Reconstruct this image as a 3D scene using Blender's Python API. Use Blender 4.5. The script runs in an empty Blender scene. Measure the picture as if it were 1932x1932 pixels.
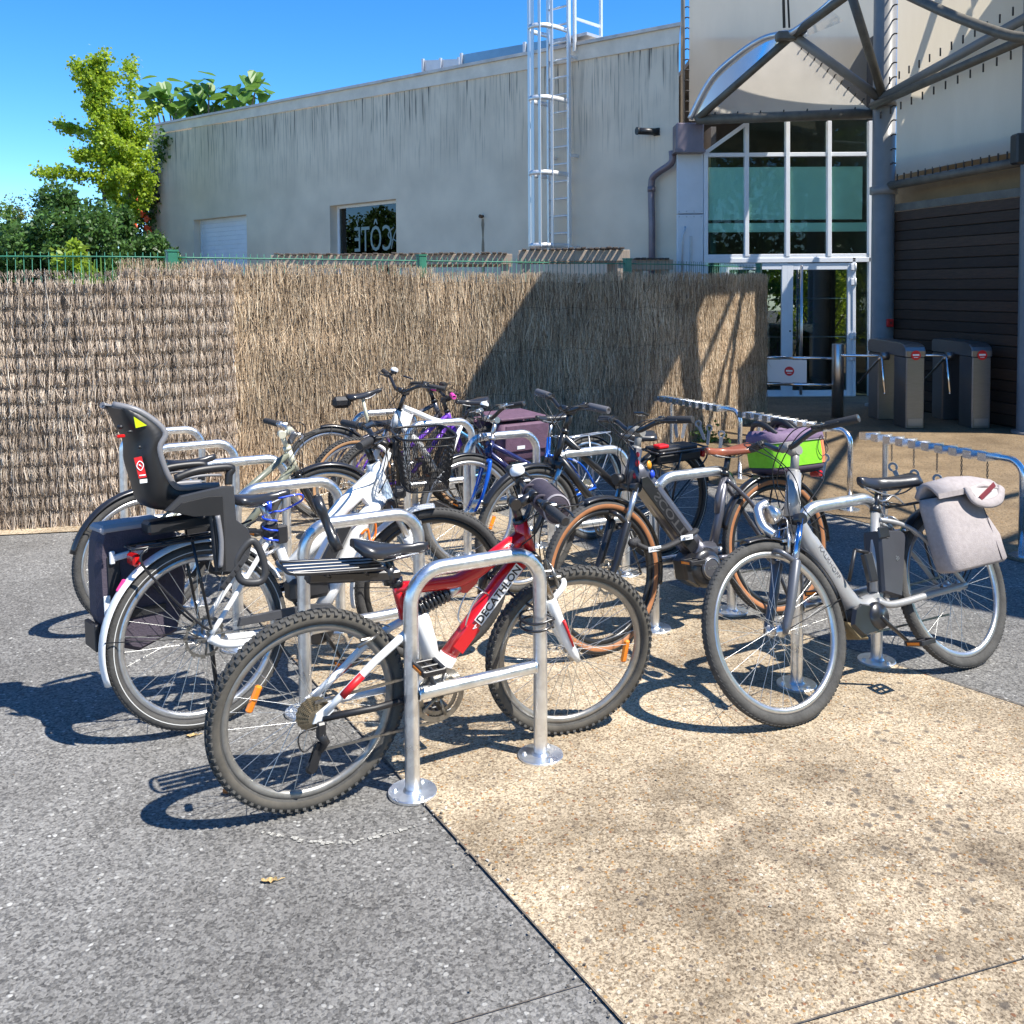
import bpy, math, random
import numpy as np
from math import sin, cos, tan, pi, radians, degrees, hypot, atan2, sqrt
from mathutils import Vector as V, Matrix as M4
random.seed(7); rng = np.random.default_rng(7)
sc = bpy.context.scene; COL = sc.collection

# ------------------------------------------------------------------ camera
# photograph measured on a 1932 x 1932 grid: focal length 1800 px, horizon at row 545, eye 1.7 m
FPX, EYE, PITCH, ROLL, YHOR = 1800.0, 1.7, radians(2.5), radians(0.35), 545.0
PPX, PPY = 966.0, YHOR + FPX * tan(PITCH)
FW = V((0, cos(PITCH), -sin(PITCH))); UP0 = V((0, sin(PITCH), cos(PITCH))); RT0 = V((1, 0, 0))
RT = RT0 * cos(ROLL) - UP0 * sin(ROLL); UP = UP0 * cos(ROLL) + RT0 * sin(ROLL)
cam = bpy.data.cameras.new('camera'); camo = bpy.data.objects.new('camera', cam); COL.objects.link(camo)
cam.sensor_width = 36; cam.lens = 36 * FPX / 1932; cam.shift_y = -(966 - PPY) / 1932; cam.clip_end = 2000; cam.clip_start = .05
camo.matrix_world = M4(((RT.x, UP.x, -FW.x, 0), (RT.y, UP.y, -FW.y, 0), (RT.z, UP.z, -FW.z, EYE), (0, 0, 0, 1)))
sc.camera = camo
# ------------------------------------------------------------------ sky, sun, exposure
SUN_AZ, SUN_EL = radians(-25), radians(56)
SUN = V((cos(SUN_AZ) * cos(SUN_EL), sin(SUN_AZ) * cos(SUN_EL), sin(SUN_EL)))
w = bpy.data.worlds.new('World'); sc.world = w; w.use_nodes = True
nt = w.node_tree; bg = nt.nodes['Background']; sky = nt.nodes.new('ShaderNodeTexSky'); sky.sky_type = 'NISHITA'
sky.sun_disc = False; sky.sun_elevation = SUN_EL; sky.sun_rotation = radians(115)
sky.air_density = 0.85; sky.dust_density = 0.0; sky.ozone_density = 3.5; sky.altitude = 2000
bg.inputs[1].default_value = 0.15
hsv = nt.nodes.new('ShaderNodeHueSaturation'); hsv.inputs['Saturation'].default_value = 1.30; nt.links.new(sky.outputs[0], hsv.inputs['Color']); nt.links.new(hsv.outputs[0], bg.inputs[0])
sl = bpy.data.lights.new('sun', 'SUN'); sl.energy = 5.0; sl.angle = radians(.55); sl.color = (1, .95, .87)
so = bpy.data.objects.new('sun', sl); COL.objects.link(so); so.rotation_euler = (-SUN).to_track_quat('-Z', 'Y').to_euler()
so.location = SUN * 40
vs = sc.view_settings; vs.view_transform = 'Standard'; vs.look = 'None'; vs.exposure = 0.9; vs.gamma = 1; vs.use_curve_mapping = False

# ------------------------------------------------------------------ pixel -> place helpers (1932 grid)
def ray(x, y): return FW + RT * ((x - PPX) / FPX) - UP * ((y - PPY) / FPX)
CAMP = V((0, 0, EYE))
def gnd(x, y, h=0.0):
    r = ray(x, y); return CAMP + r * ((h - EYE) / r.z)
def atY(x, y, Y):
    r = ray(x, y); return CAMP + r * (Y / r.y)
def vpl(x, y, p, q):
    r = ray(x, y); n = V((-(q[1] - p[1]), q[0] - p[0], 0)); d = V((p[0], p[1], 0))
    return CAMP + r * ((d - V((0, 0, 0))).dot(n) / r.dot(n))
UX = V((cos(radians(30)), sin(radians(30)), 0)); VX = V((-sin(radians(30)), cos(radians(30)), 0))

# ------------------------------------------------------------------ materials
_mats = {}
def nodes(m):
    m.use_nodes = True; n = m.node_tree.nodes; return n, m.node_tree.links, n['Principled BSDF']
def mat(name, col=(.5, .5, .5), rough=.5, metal=0., var=.0, vscale=20., bump=0., bscale=60., spec=.5, coat=0., stretch=None, rvar=0., trans=0., sss=0):
    """procedural material: colour with noise variation, roughness variation and fine bump"""
    if name in _mats: return _mats[name]
    m = bpy.data.materials.new(name); _mats[name] = m
    n, l, b = nodes(m)
    b.inputs['Base Color'].default_value = (*col, 1); b.inputs['Roughness'].default_value = rough
    b.inputs['Metallic'].default_value = metal; b.inputs['Specular IOR Level'].default_value = spec
    b.inputs['Coat Weight'].default_value = coat; b.inputs['Coat Roughness'].default_value = .08
    tc = n.new('ShaderNodeTexCoord'); src = tc.outputs['Object']
    if stretch:
        mp = n.new('ShaderNodeMapping'); mp.inputs['Scale'].default_value = stretch; l.new(src, mp.inputs[0]); src = mp.outputs[0]
    nz = n.new('ShaderNodeTexNoise'); nz.inputs['Scale'].default_value = vscale; nz.inputs['Detail'].default_value = 5
    nz.inputs['Roughness'].default_value = .65; l.new(src, nz.inputs['Vector'])
    if var:
        r = n.new('ShaderNodeValToRGB'); r.color_ramp.elements[0].position = .3; r.color_ramp.elements[1].position = .7
        r.color_ramp.elements[0].color = (*[max(0, c * (1 - var)) for c in col], 1)
        r.color_ramp.elements[1].color = (*[min(1, c * (1 + var)) for c in col], 1)
        l.new(nz.outputs[0], r.inputs[0]); l.new(r.outputs[0], b.inputs['Base Color'])
    if rvar:
        mr = n.new('ShaderNodeMapRange'); mr.inputs[3].default_value = max(.02, rough - rvar); mr.inputs[4].default_value = min(1, rough + rvar)
        mr.inputs[1].default_value = .3; mr.inputs[2].default_value = .7
        l.new(nz.outputs[0], mr.inputs[0]); l.new(mr.outputs[0], b.inputs['Roughness'])
    if bump:
        n2 = n.new('ShaderNodeTexNoise'); n2.inputs['Scale'].default_value = bscale; n2.inputs['Detail'].default_value = 4; l.new(src, n2.inputs['Vector'])
        bp = n.new('ShaderNodeBump'); bp.inputs['Strength'].default_value = bump; bp.inputs['Distance'].default_value = .01
        l.new(n2.outputs[0], bp.inputs['Height']); l.new(bp.outputs[0], b.inputs['Normal'])
    if trans: b.inputs['Transmission Weight'].default_value = trans
    return m

def glassmat(name, tint, rough=.02, refl=.12, gcol=(1, 1, 1), ior=1.5):
    if name in _mats: return _mats[name]
    m = bpy.data.materials.new(name); _mats[name] = m; m.use_nodes = True
    n = m.node_tree.nodes; l = m.node_tree.links; n.clear()
    o = n.new('ShaderNodeOutputMaterial'); t = n.new('ShaderNodeBsdfTransparent'); t.inputs[0].default_value = (*tint, 1)
    g = n.new('ShaderNodeBsdfGlossy'); g.inputs[0].default_value = (*gcol, 1); g.inputs['Roughness'].default_value = rough
    fr = n.new('ShaderNodeFresnel'); fr.inputs[0].default_value = ior
    ad = n.new('ShaderNodeMath'); ad.operation = 'ADD'; ad.inputs[1].default_value = refl; ad.use_clamp = True
    mx = n.new('ShaderNodeMixShader'); l.new(fr.outputs[0], ad.inputs[0]); l.new(ad.outputs[0], mx.inputs[0])
    l.new(t.outputs[0], mx.inputs[1]); l.new(g.outputs[0], mx.inputs[2]); l.new(mx.outputs[0], o.inputs[0])
    return m

def leafmat(name, col, var=.35, trans=.35):
    if name in _mats: return _mats[name]
    m = bpy.data.materials.new(name); _mats[name] = m; m.use_nodes = True
    n = m.node_tree.nodes; l = m.node_tree.links; n.clear()
    o = n.new('ShaderNodeOutputMaterial'); d = n.new('ShaderNodeBsdfPrincipled'); t = n.new('ShaderNodeBsdfTranslucent'); mx = n.new('ShaderNodeMixShader')
    geo = n.new('ShaderNodeNewGeometry'); ramp = n.new('ShaderNodeValToRGB')
    ramp.color_ramp.elements[0].color = (*[c * (1 - var) for c in col], 1); ramp.color_ramp.elements[1].color = (*[min(1, c * (1 + var)) for c in col], 1)
    l.new(geo.outputs['Random Per Island'], ramp.inputs[0]); l.new(ramp.outputs[0], d.inputs['Base Color'])
    hs = n.new('ShaderNodeHueSaturation'); hs.inputs['Value'].default_value = 1.5; hs.inputs['Hue'].default_value = .485; l.new(ramp.outputs[0], hs.inputs['Color']); l.new(hs.outputs[0], t.inputs[0])
    d.inputs['Roughness'].default_value = .45; mx.inputs[0].default_value = trans
    l.new(d.outputs[0], mx.inputs[1]); l.new(t.outputs[0], mx.inputs[2]); l.new(mx.outputs[0], o.inputs[0])
    return m

# ------------------------------------------------------------------ mesh builder
def rotm(ax, ang): return M4.Rotation(ang, 4, ax)
def T(x, y, z): return M4.Translation((x, y, z))
def basis(o, ex, ey, ez): return M4(((ex[0], ey[0], ez[0], o[0]), (ex[1], ey[1], ez[1], o[1]), (ex[2], ey[2], ez[2], o[2]), (0, 0, 0, 1)))
def cr(pts, n=6, closed=False):
    """Catmull-Rom through pts"""
    p = [V(q) for q in pts]; out = []; k = len(p)
    for i in range(k if closed else k - 1):
        a = p[i - 1] if (i > 0 or closed) else p[0]; b = p[i]; c = p[(i + 1) % k]; d = p[(i + 2) % k] if (i + 2 < k or closed) else p[-1]
        for j in range(n):
            t = j / n
            out.append(.5 * ((2 * b) + (c - a) * t + (2 * a - 5 * b + 4 * c - d) * t * t + (3 * b - a - 3 * c + d) * t ** 3))
    if not closed: out.append(p[-1].copy())
    return out

class MB:
    def __init__(s): s.v = []; s.f = []; s.m = []; s.s = []
    def add(s, vs, fs, m=0, smooth=False, X=None):
        o = len(s.v)
        if X is not None: vs = [X @ V(p) for p in vs]
        s.v += [tuple(p) for p in vs]; s.f += [tuple(i + o for i in f) for f in fs]
        s.m += [m] * len(fs) if isinstance(m, int) else list(m); s.s += [smooth] * len(fs) if isinstance(smooth, bool) else list(smooth)
        return s
    def box(s, c, size, X=None, m=0, bev=0.):
        hx, hy, hz = [q / 2 for q in size]; cx, cy, cz = c
        if not bev:
            vs = [(cx + a * hx, cy + b * hy, cz + d * hz) for a in (-1, 1) for b in (-1, 1) for d in (-1, 1)]
            fs = [(0, 1, 3, 2), (4, 6, 7, 5), (0, 4, 5, 1), (2, 3, 7, 6), (0, 2, 6, 4), (1, 5, 7, 3)]
            return s.add(vs, fs, m, False, X)
        vs = []; idx = {}
        for a in (-1, 1):
            for b in (-1, 1):
                for d in (-1, 1):
                    for k in range(3):
                        q = [hx, hy, hz]
                        for j in range(3):
                            if j != k: q[j] -= bev
                        idx[(a, b, d, k)] = len(vs); vs.append((cx + a * q[0], cy + b * q[1], cz + d * q[2]))
        fs = []
        for k in range(3):
            for sg in (-1, 1):
                i, j = [q for q in range(3) if q != k]; ring = []
                for (u, v) in ((-1, -1), (1, -1), (1, 1), (-1, 1)):
                    t = [0, 0, 0]; t[k] = sg; t[i] = u; t[j] = v; ring.append(idx[(*t, k)])
                flip = (sg < 0) ^ (k == 1)
                fs.append(ring[::-1] if flip else ring)
        for k in range(3):
            i, j = [q for q in range(3) if q != k]
            for u in (-1, 1):
                for v in (-1, 1):
                    t = [0, 0, 0]; t[i] = u; t[j] = v; t[k] = -1; t2 = list(t); t2[k] = 1
                    fs.append((idx[(*t, i)], idx[(*t, j)], idx[(*t2, j)], idx[(*t2, i)]))
        for a in (-1, 1):
            for b in (-1, 1):
                for d in (-1, 1): fs.append(tuple(idx[(a, b, d, k)] for k in range(3)))
        return s.add(vs, fs, m, False, X)
    def tube(s, pts, r, n=8, closed=False, cap=True, m=0, X=None, sy=1., smooth=True):
        """swept circle (sy squashes the section along its second axis); r scalar or list"""
        p = [V(q) for q in pts]; k = len(p); rr = r if isinstance(r, (list, tuple)) else [r] * k
        tg = []
        for i in range(k):
            a = p[i - 1] if (i > 0 or closed) else p[i]; b = p[(i + 1) % k] if (i < k - 1 or closed) else p[i]
            d = b - a; tg.append(d.normalized() if d.length > 1e-9 else V((0, 0, 1)))
        up = V((0, 0, 1)) if abs(tg[0].z) < .95 else V((1, 0, 0))
        nx = tg[0].cross(up).normalized(); vs = []; 
        for i in range(k):
            nx = (nx - tg[i] * nx.dot(tg[i]));
            nx = nx.normalized() if nx.length > 1e-9 else V((1, 0, 0))
            ny = tg[i].cross(nx)
            for j in range(n):
                a = 2 * pi * j / n; vs.append(p[i] + nx * (cos(a) * rr[i]) + ny * (sin(a) * rr[i] * sy))
        fs = []; sm = []
        for i in range(k if closed else k - 1):
            i2 = (i + 1) % k
            for j in range(n):
                j2 = (j + 1) % n; fs.append((i * n + j, i * n + j2, i2 * n + j2, i2 * n + j)); sm.append(smooth)
        if cap and not closed:
            fs.append(tuple(range(n))[::-1]); fs.append(tuple((k - 1) * n + j for j in range(n))); sm += [False, False]
        return s.add(vs, fs, m, sm, X)
    def cyl(s, a, b, r, r2=None, n=12, m=0, X=None, cap=True): return s.tube([a, b], [r, r if r2 is None else r2], n, False, cap, m, X)
    def lathe(s, prof, n=24, X=None, m=0, smooth=True, closed=False):
        """prof [(radius, z)] revolved about local z; m may be a list per profile segment"""
        k = len(prof); vs = []; fs = []; mm = []
        for (r, z) in prof:
            for j in range(n): vs.append((r * cos(2 * pi * j / n), r * sin(2 * pi * j / n), z))
        for i in range(k if closed else k - 1):
            i2 = (i + 1) % k
            for j in range(n):
                fs.append((i * n + j, i * n + (j + 1) % n, i2 * n + (j + 1) % n, i2 * n + j)); mm.append(m if isinstance(m, int) else m[i])
        return s.add(vs, fs, mm, smooth, X)
    def prism(s, poly, z0, z1, X=None, m=0, bev=0.):
        """polygon in local xy extruded from z0 to z1, optional chamfer"""
        k = len(poly); ar = sum(poly[i][0] * poly[(i + 1) % k][1] - poly[(i + 1) % k][0] * poly[i][1] for i in range(k))
        if ar < 0: poly = poly[::-1]
        if bev:
            c = []
            for i in range(k):
                p0 = V(poly[i - 1]); p1 = V(poly[i]); p2 = V(poly[(i + 1) % k])
                d1 = (p1 - p0).normalized(); d2 = (p2 - p1).normalized(); n1 = V((-d1.y, d1.x)); n2 = V((-d2.y, d2.x)); h = n1 + n2
                h = h / max(.35, h.dot(h) / 2) if h.length > 1e-6 else n1
                c.append(p1 + h * bev * .5 * (1 if True else 0))
            lay = [(c, z0), (poly, z0 + bev), (poly, z1 - bev), (c, z1)]
        else: lay = [(poly, z0), (poly, z1)]
        vs = [(p[0], p[1], z) for (pp, z) in lay for p in pp]; fs = []
        for a in range(len(lay) - 1):
            for i in range(k): fs.append((a * k + i, a * k + (i + 1) % k, (a + 1) * k + (i + 1) % k, (a + 1) * k + i))
        fs.append(tuple(range(k))[::-1]); fs.append(tuple((len(lay) - 1) * k + i for i in range(k)))
        return s.add(vs, fs, m, False, X)
    def loft(s, rings, m=0, X=None, cap=True, closed=False, smooth=True):
        n = len(rings[0]); k = len(rings); vs = [p for r in rings for p in r]; fs = []; sm = []
        for i in range(k if closed else k - 1):
            for j in range(n): fs.append((i * n + j, i * n + (j + 1) % n, ((i + 1) % k) * n + (j + 1) % n, ((i + 1) % k) * n + j)); sm.append(smooth)
        if cap and not closed: fs.append(tuple(range(n))[::-1]); fs.append(tuple((k - 1) * n + j for j in range(n))); sm += [False, False]
        return s.add(vs, fs, m, sm, X)
    def ball(s, c, r, n=12, k=8, m=0, X=None, sz=(1, 1, 1)):
        vs = [(c[0], c[1], c[2] - r * sz[2])]; fs = []
        for i in range(1, k):
            a = -pi / 2 + pi * i / k
            for j in range(n): vs.append((c[0] + r * sz[0] * cos(a) * cos(2 * pi * j / n), c[1] + r * sz[1] * cos(a) * sin(2 * pi * j / n), c[2] + r * sz[2] * sin(a)))
        vs.append((c[0], c[1], c[2] + r * sz[2])); L = len(vs) - 1
        for j in range(n): fs.append((0, 1 + (j + 1) % n, 1 + j)); fs.append((L, 1 + (k - 2) * n + j, 1 + (k - 2) * n + (j + 1) % n))
        for i in range(k - 2):
            for j in range(n): fs.append((1 + i * n + j, 1 + i * n + (j + 1) % n, 1 + (i + 1) * n + (j + 1) % n, 1 + (i + 1) * n + j))
        return s.add(vs, fs, m, True, X)
    def mesh(s, name, mats, xf=None):
        me = bpy.data.meshes.new(name); vs = s.v
        if xf is not None: vs = [tuple(xf @ V(p)) for p in vs]
        me.from_pydata(vs, [], s.f)
        for q in (mats if isinstance(mats, (list, tuple)) else [mats]): me.materials.append(q)
        me.polygons.foreach_set('material_index', s.m); me.polygons.foreach_set('use_smooth', s.s); me.update()
        return me
    def build(s, name, mats, parent=None, xf=None, label=None):
        o = bpy.data.objects.new(name, s.mesh(name, mats, xf)); COL.objects.link(o)
        if parent is not None: o.parent = parent
        if label: o['label'] = label
        return o
def npmesh(name, v, f, mats, parent=None, midx=None, smooth=False):
    """fast mesh from numpy arrays, all faces with the same number of corners"""
    me = bpy.data.meshes.new(name); nv, nf, k = len(v), len(f), f.shape[1]
    me.vertices.add(nv); me.vertices.foreach_set('co', np.asarray(v, np.float32).ravel())
    me.loops.add(nf * k); me.loops.foreach_set('vertex_index', np.asarray(f, np.int32).ravel())
    me.polygons.add(nf); me.polygons.foreach_set('loop_start', np.arange(0, nf * k, k, dtype=np.int32)); 
    if midx is not None: me.polygons.foreach_set('material_index', np.asarray(midx, np.int32))
    if smooth: me.polygons.foreach_set('use_smooth', np.ones(nf, bool))
    for q in (mats if isinstance(mats, (list, tuple)) else [mats]): me.materials.append(q)
    me.update(calc_edges=True); me.validate()
    o = bpy.data.objects.new(name, me); COL.objects.link(o)
    if parent is not None: o.parent = parent
    return o
def thing(name, label, cat, loc=(0, 0, 0), rotz=0., group=None, mw=None):
    o = bpy.data.objects.new(name, None); COL.objects.link(o); o.empty_display_size = .1
    if mw is not None: o.matrix_world = mw
    else: o.location = loc; o.rotation_euler = (0, 0, rotz)
    o['label'] = label; o['category'] = cat
    if group: o['group'] = group
    return o
def tag(o, label, cat, group=None):
    o['label'] = label; o['category'] = cat
    if group: o['group'] = group
    return o
def struct(o): o['kind'] = 'structure'; return o
def stuff(o): o['kind'] = 'stuff'; return o
def copy_tree(o, parent=None):
    c = o.copy(); COL.objects.link(c); c.parent = parent
    for ch in o.children: copy_tree(ch, c)
    return c
def lettering(body, size, mt, parent, X, ext=.0006, name='lettering', bold=0.):
    cu = bpy.data.curves.new('txt', 'FONT'); cu.body = body; cu.size = size; cu.extrude = ext; cu.align_x = 'CENTER'; cu.align_y = 'CENTER'; cu.offset = bold; cu.resolution_u = 3
    t = bpy.data.objects.new('txt', cu); COL.objects.link(t); bpy.context.view_layer.update()
    me = bpy.data.meshes.new_from_object(t.evaluated_get(bpy.context.evaluated_depsgraph_get())); bpy.data.objects.remove(t); bpy.data.curves.remove(cu)
    me.transform(X); me.name = name; me.materials.clear(); me.materials.append(mt)
    o = bpy.data.objects.new(name, me); COL.objects.link(o); o.parent = parent
    return o
# ================================================================== GROUND
def aggregate(name, base, cells, base2, scale, lightfrac, stain, stain_scale, bumpd=.004, stain2=None, fine=(0.85, 1.12), patches=()):
    """washed-aggregate surface: Voronoi stones in a matrix, worn patches; cells = [(pos,col)...] stone colour ramp"""
    m = bpy.data.materials.new(name); n, l, b = nodes(m); tc = n.new('ShaderNodeTexCoord'); src = tc.outputs['Object']
    wob = n.new('ShaderNodeTexNoise'); wob.inputs['Scale'].default_value = scale * .8; l.new(src, wob.inputs['Vector'])
    mixv = n.new('ShaderNodeVectorMath'); mixv.operation = 'MULTIPLY_ADD'; mixv.inputs[1].default_value = (.013,) * 3; l.new(wob.outputs['Color'], mixv.inputs[0]); l.new(src, mixv.inputs[2])
    vo = n.new('ShaderNodeTexVoronoi'); vo.inputs['Scale'].default_value = scale; l.new(mixv.outputs[0], vo.inputs['Vector'])
    sep = n.new('ShaderNodeSeparateColor'); l.new(vo.outputs['Color'], sep.inputs[0])
    ramp = n.new('ShaderNodeValToRGB'); ramp.color_ramp.interpolation = 'CONSTANT'; e = ramp.color_ramp.elements
    while len(e) < len(cells): e.new(.5)
    for i, (p, c) in enumerate(cells): e[i].position = p; e[i].color = (*c, 1)
    l.new(sep.outputs[0], ramp.inputs[0])
    nz = n.new('ShaderNodeTexNoise'); nz.inputs['Scale'].default_value = scale * 2.3; nz.inputs['Detail'].default_value = 6; l.new(src, nz.inputs['Vector'])
    vb = n.new('ShaderNodeTexVoronoi'); vb.inputs['Scale'].default_value = scale * 1.9; l.new(mixv.outputs[0], vb.inputs['Vector']); sb = n.new('ShaderNodeSeparateColor'); l.new(vb.outputs['Color'], sb.inputs[0])
    mb_ = n.new('ShaderNodeMath'); mb_.operation = 'MULTIPLY_ADD'; l.new(sb.outputs[0], mb_.inputs[0]); mb_.inputs[1].default_value = .55; l.new(nz.outputs[0], mb_.inputs[2])
    mr = n.new('ShaderNodeValToRGB'); mr.color_ramp.elements[0].color = (*base, 1); mr.color_ramp.elements[1].color = (*base2, 1); mr.color_ramp.elements[0].position = .42; mr.color_ramp.elements[1].position = 1.0
    l.new(mb_.outputs[0], mr.inputs[0])
    # which cells are stones, and only inside their own middle
    st = n.new('ShaderNodeMath'); st.operation = 'LESS_THAN'; l.new(sep.outputs[1], st.inputs[0]); st.inputs[1].default_value = lightfrac
    ds = n.new('ShaderNodeMapRange'); ds.inputs[1].default_value = .30; ds.inputs[2].default_value = .48; ds.inputs[3].default_value = 1; ds.inputs[4].default_value = 0; l.new(vo.outputs['Distance'], ds.inputs[0])
    mk = n.new('ShaderNodeMath'); mk.operation = 'MULTIPLY'; l.new(st.outputs[0], mk.inputs[0]); l.new(ds.outputs[0], mk.inputs[1])
    mx = n.new('ShaderNodeMixRGB'); l.new(mk.outputs[0], mx.inputs[0]); l.new(mr.outputs[0], mx.inputs[1]); l.new(ramp.outputs[0], mx.inputs[2])
    # broad wear and stains
    n3 = n.new('ShaderNodeTexNoise'); n3.inputs['Scale'].default_value = stain_scale; n3.inputs['Detail'].default_value = 7; n3.inputs['Roughness'].default_value = .7; l.new(src, n3.inputs['Vector'])
    r3 = n.new('ShaderNodeValToRGB'); r3.color_ramp.elements[0].position = .36; r3.color_ramp.elements[1].position = .62
    r3.color_ramp.elements[0].color = (*stain, 1); r3.color_ramp.elements[1].color = (1, 1, 1, 1); l.new(n3.outputs[0], r3.inputs[0])
    mu = n.new('ShaderNodeMixRGB'); mu.blend_type = 'MULTIPLY'; mu.inputs[0].default_value = 1; l.new(mx.outputs[0], mu.inputs[1]); l.new(r3.outputs[0], mu.inputs[2]); out = mu.outputs[0]
    n4 = n.new('ShaderNodeTexNoise'); n4.inputs['Scale'].default_value = .35; n4.inputs['Detail'].default_value = 3; l.new(src, n4.inputs['Vector'])
    r4 = n.new('ShaderNodeMapRange'); r4.inputs[1].default_value = .3; r4.inputs[2].default_value = .7; r4.inputs[3].default_value = fine[0]; r4.inputs[4].default_value = fine[1]; l.new(n4.outputs[0], r4.inputs[0])
    mu2 = n.new('ShaderNodeMixRGB'); mu2.blend_type = 'MULTIPLY'; mu2.inputs[0].default_value = 1; l.new(out, mu2.inputs[1]); l.new(r4.outputs[0], mu2.inputs[2]); out = mu2.outputs[0]
    if stain2:   # black lichen spots, sparse
        v2 = n.new('ShaderNodeTexVoronoi'); v2.inputs['Scale'].default_value = 26; l.new(mixv.outputs[0], v2.inputs['Vector'])
        s2 = n.new('ShaderNodeSeparateColor'); l.new(v2.outputs['Color'], s2.inputs[0])
        n5 = n.new('ShaderNodeTexNoise'); n5.inputs['Scale'].default_value = 1.1; n5.inputs['Detail'].default_value = 2; l.new(src, n5.inputs['Vector'])
        m5 = n.new('ShaderNodeMapRange'); m5.inputs[1].default_value = .52; m5.inputs[2].default_value = .80; m5.inputs[3].default_value = 0; m5.inputs[4].default_value = .55; l.new(n5.outputs[0], m5.inputs[0])
        lt = n.new('ShaderNodeMath'); lt.operation = 'LESS_THAN'; l.new(s2.outputs[0], lt.inputs[0]); l.new(m5.outputs[0], lt.inputs[1])
        d5 = n.new('ShaderNodeMapRange'); d5.inputs[1].default_value = .25; d5.inputs[2].default_value = .45; d5.inputs[3].default_value = .85; d5.inputs[4].default_value = 0; l.new(v2.outputs['Distance'], d5.inputs[0])
        k5 = n.new('ShaderNodeMath'); k5.operation = 'MULTIPLY'; l.new(lt.outputs[0], k5.inputs[0]); l.new(d5.outputs[0], k5.inputs[1])
        mu3 = n.new('ShaderNodeMixRGB'); l.new(k5.outputs[0], mu3.inputs[0]); l.new(out, mu3.inputs[1]); mu3.inputs[2].default_value = (*stain2, 1); out = mu3.outputs[0]
    for (cx, cy, rad, amt) in patches:
        vd = n.new('ShaderNodeVectorMath'); vd.operation = 'DISTANCE'; l.new(src, vd.inputs[0]); vd.inputs[1].default_value = (cx, cy, 0)
        pr = n.new('ShaderNodeMapRange'); pr.inputs[1].default_value = rad * .25; pr.inputs[2].default_value = rad; pr.inputs[3].default_value = amt; pr.inputs[4].default_value = 0; l.new(vd.outputs['Value'], pr.inputs[0])
        pn2 = n.new('ShaderNodeTexNoise'); pn2.inputs['Scale'].default_value = 4.5; pn2.inputs['Detail'].default_value = 8; pn2.inputs['Roughness'].default_value = .75; l.new(src, pn2.inputs['Vector'])
        pm = n.new('ShaderNodeMapRange'); pm.inputs[1].default_value = .42; pm.inputs[2].default_value = .62; l.new(pn2.outputs[0], pm.inputs[0])
        pk = n.new('ShaderNodeMath'); pk.operation = 'MULTIPLY'; l.new(pr.outputs[0], pk.inputs[0]); l.new(pm.outputs[0], pk.inputs[1])
        px = n.new('ShaderNodeMixRGB'); px.blend_type = 'MULTIPLY'; l.new(pk.outputs[0], px.inputs[0]); l.new(out, px.inputs[1]); px.inputs[2].default_value = (.36, .34, .33, 1); out = px.outputs[0]
    l.new(out, b.inputs['Base Color']); b.inputs['Roughness'].default_value = .82; b.inputs['Specular IOR Level'].default_value = .35
    hh = n.new('ShaderNodeMath'); hh.operation = 'MULTIPLY_ADD'; l.new(ds.outputs[0], hh.inputs[0]); hh.inputs[1].default_value = .7; l.new(nz.outputs[0], hh.inputs[2])
    bp = n.new('ShaderNodeBump'); bp.inputs['Strength'].default_value = .55; bp.inputs['Distance'].default_value = bumpd; l.new(hh.outputs[0], bp.inputs['Height']); l.new(bp.outputs[0], b.inputs['Normal'])
    return m
m_asph = aggregate('asphalt', (.062, .060, .057), [(0, (.15, .147, .14)), (.30, (.22, .215, .205)), (.50, (.10, .098, .096)), (.64, (.27, .265, .25)), (.84, (.35, .345, .325)), (.965, (.46, .455, .43))], (.245, .238, .224), 60, .48, (.68, .67, .66), .9, fine=(.84, 1.2))
m_tan = aggregate('tan_aggregate', (.17, .125, .078), [(0, (.40, .21, .07)), (.10, (.46, .31, .15)), (.3, (.22, .155, .095)), (.42, (.52, .43, .30)), (.74, (.30, .14, .07)), (.79, (.15, .12, .10)), (.84, (.62, .56, .45))], (.60, .495, .35), 78, .5, (.50, .48, .46), 1.5, stain2=(.12, .10, .08), fine=(.80, 1.12), patches=[(*gnd(1850, 1740)[:2], 1.1, .6), (*gnd(1500, 1650)[:2], .8, .35), (*gnd(1250, 1560)[:2], .5, .4)])
m_brown = aggregate('brown_aggregate', (.15, .105, .06), [(0, (.20, .12, .05)), (.3, (.10, .07, .04)), (.5, (.27, .20, .12)), (.8, (.07, .055, .04))], (.26, .19, .11), 55, .6, (.62, .60, .58), 1.6)
m_joint = mat('joint_filler', (.10, .085, .07), .95, var=.4, vscale=40)

def sheet(name, pts, z, m, parent=None):
    b = MB(); b.add([(p[0], p[1], z) for p in pts], [tuple(range(len(pts)))]); return b.build(name, m, parent)
g = struct(sheet('ground', [(-90, -40), (110, -40), (110, 160), (-90, 160)], 0, m_asph))
def uv(u, v): q = UX * u + VX * v; return (q.x, q.y)
tan_path = struct(sheet('aggregate_path', [uv(1.28, -4), uv(3.70, -4), uv(3.68, 2.2), uv(3.48, 3.6), uv(3.48, 9.5), uv(1.28, 9.5)], .004, m_tan))
struct(sheet('forecourt_paving', [uv(5.60, -3), uv(22, -3), uv(22, 14), uv(3.48 + .2, 14), uv(3.7, 8.4), uv(5.60, 7.4)], .004, m_brown))
struct(sheet('fence_footing_strip', [(-5.6, 6.2), (-2.85, 6.72), (1.2, 9.62), (1.2, 9.95), (-2.95, 7.1), (-5.6, 6.6)], .008, m_tan))
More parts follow.
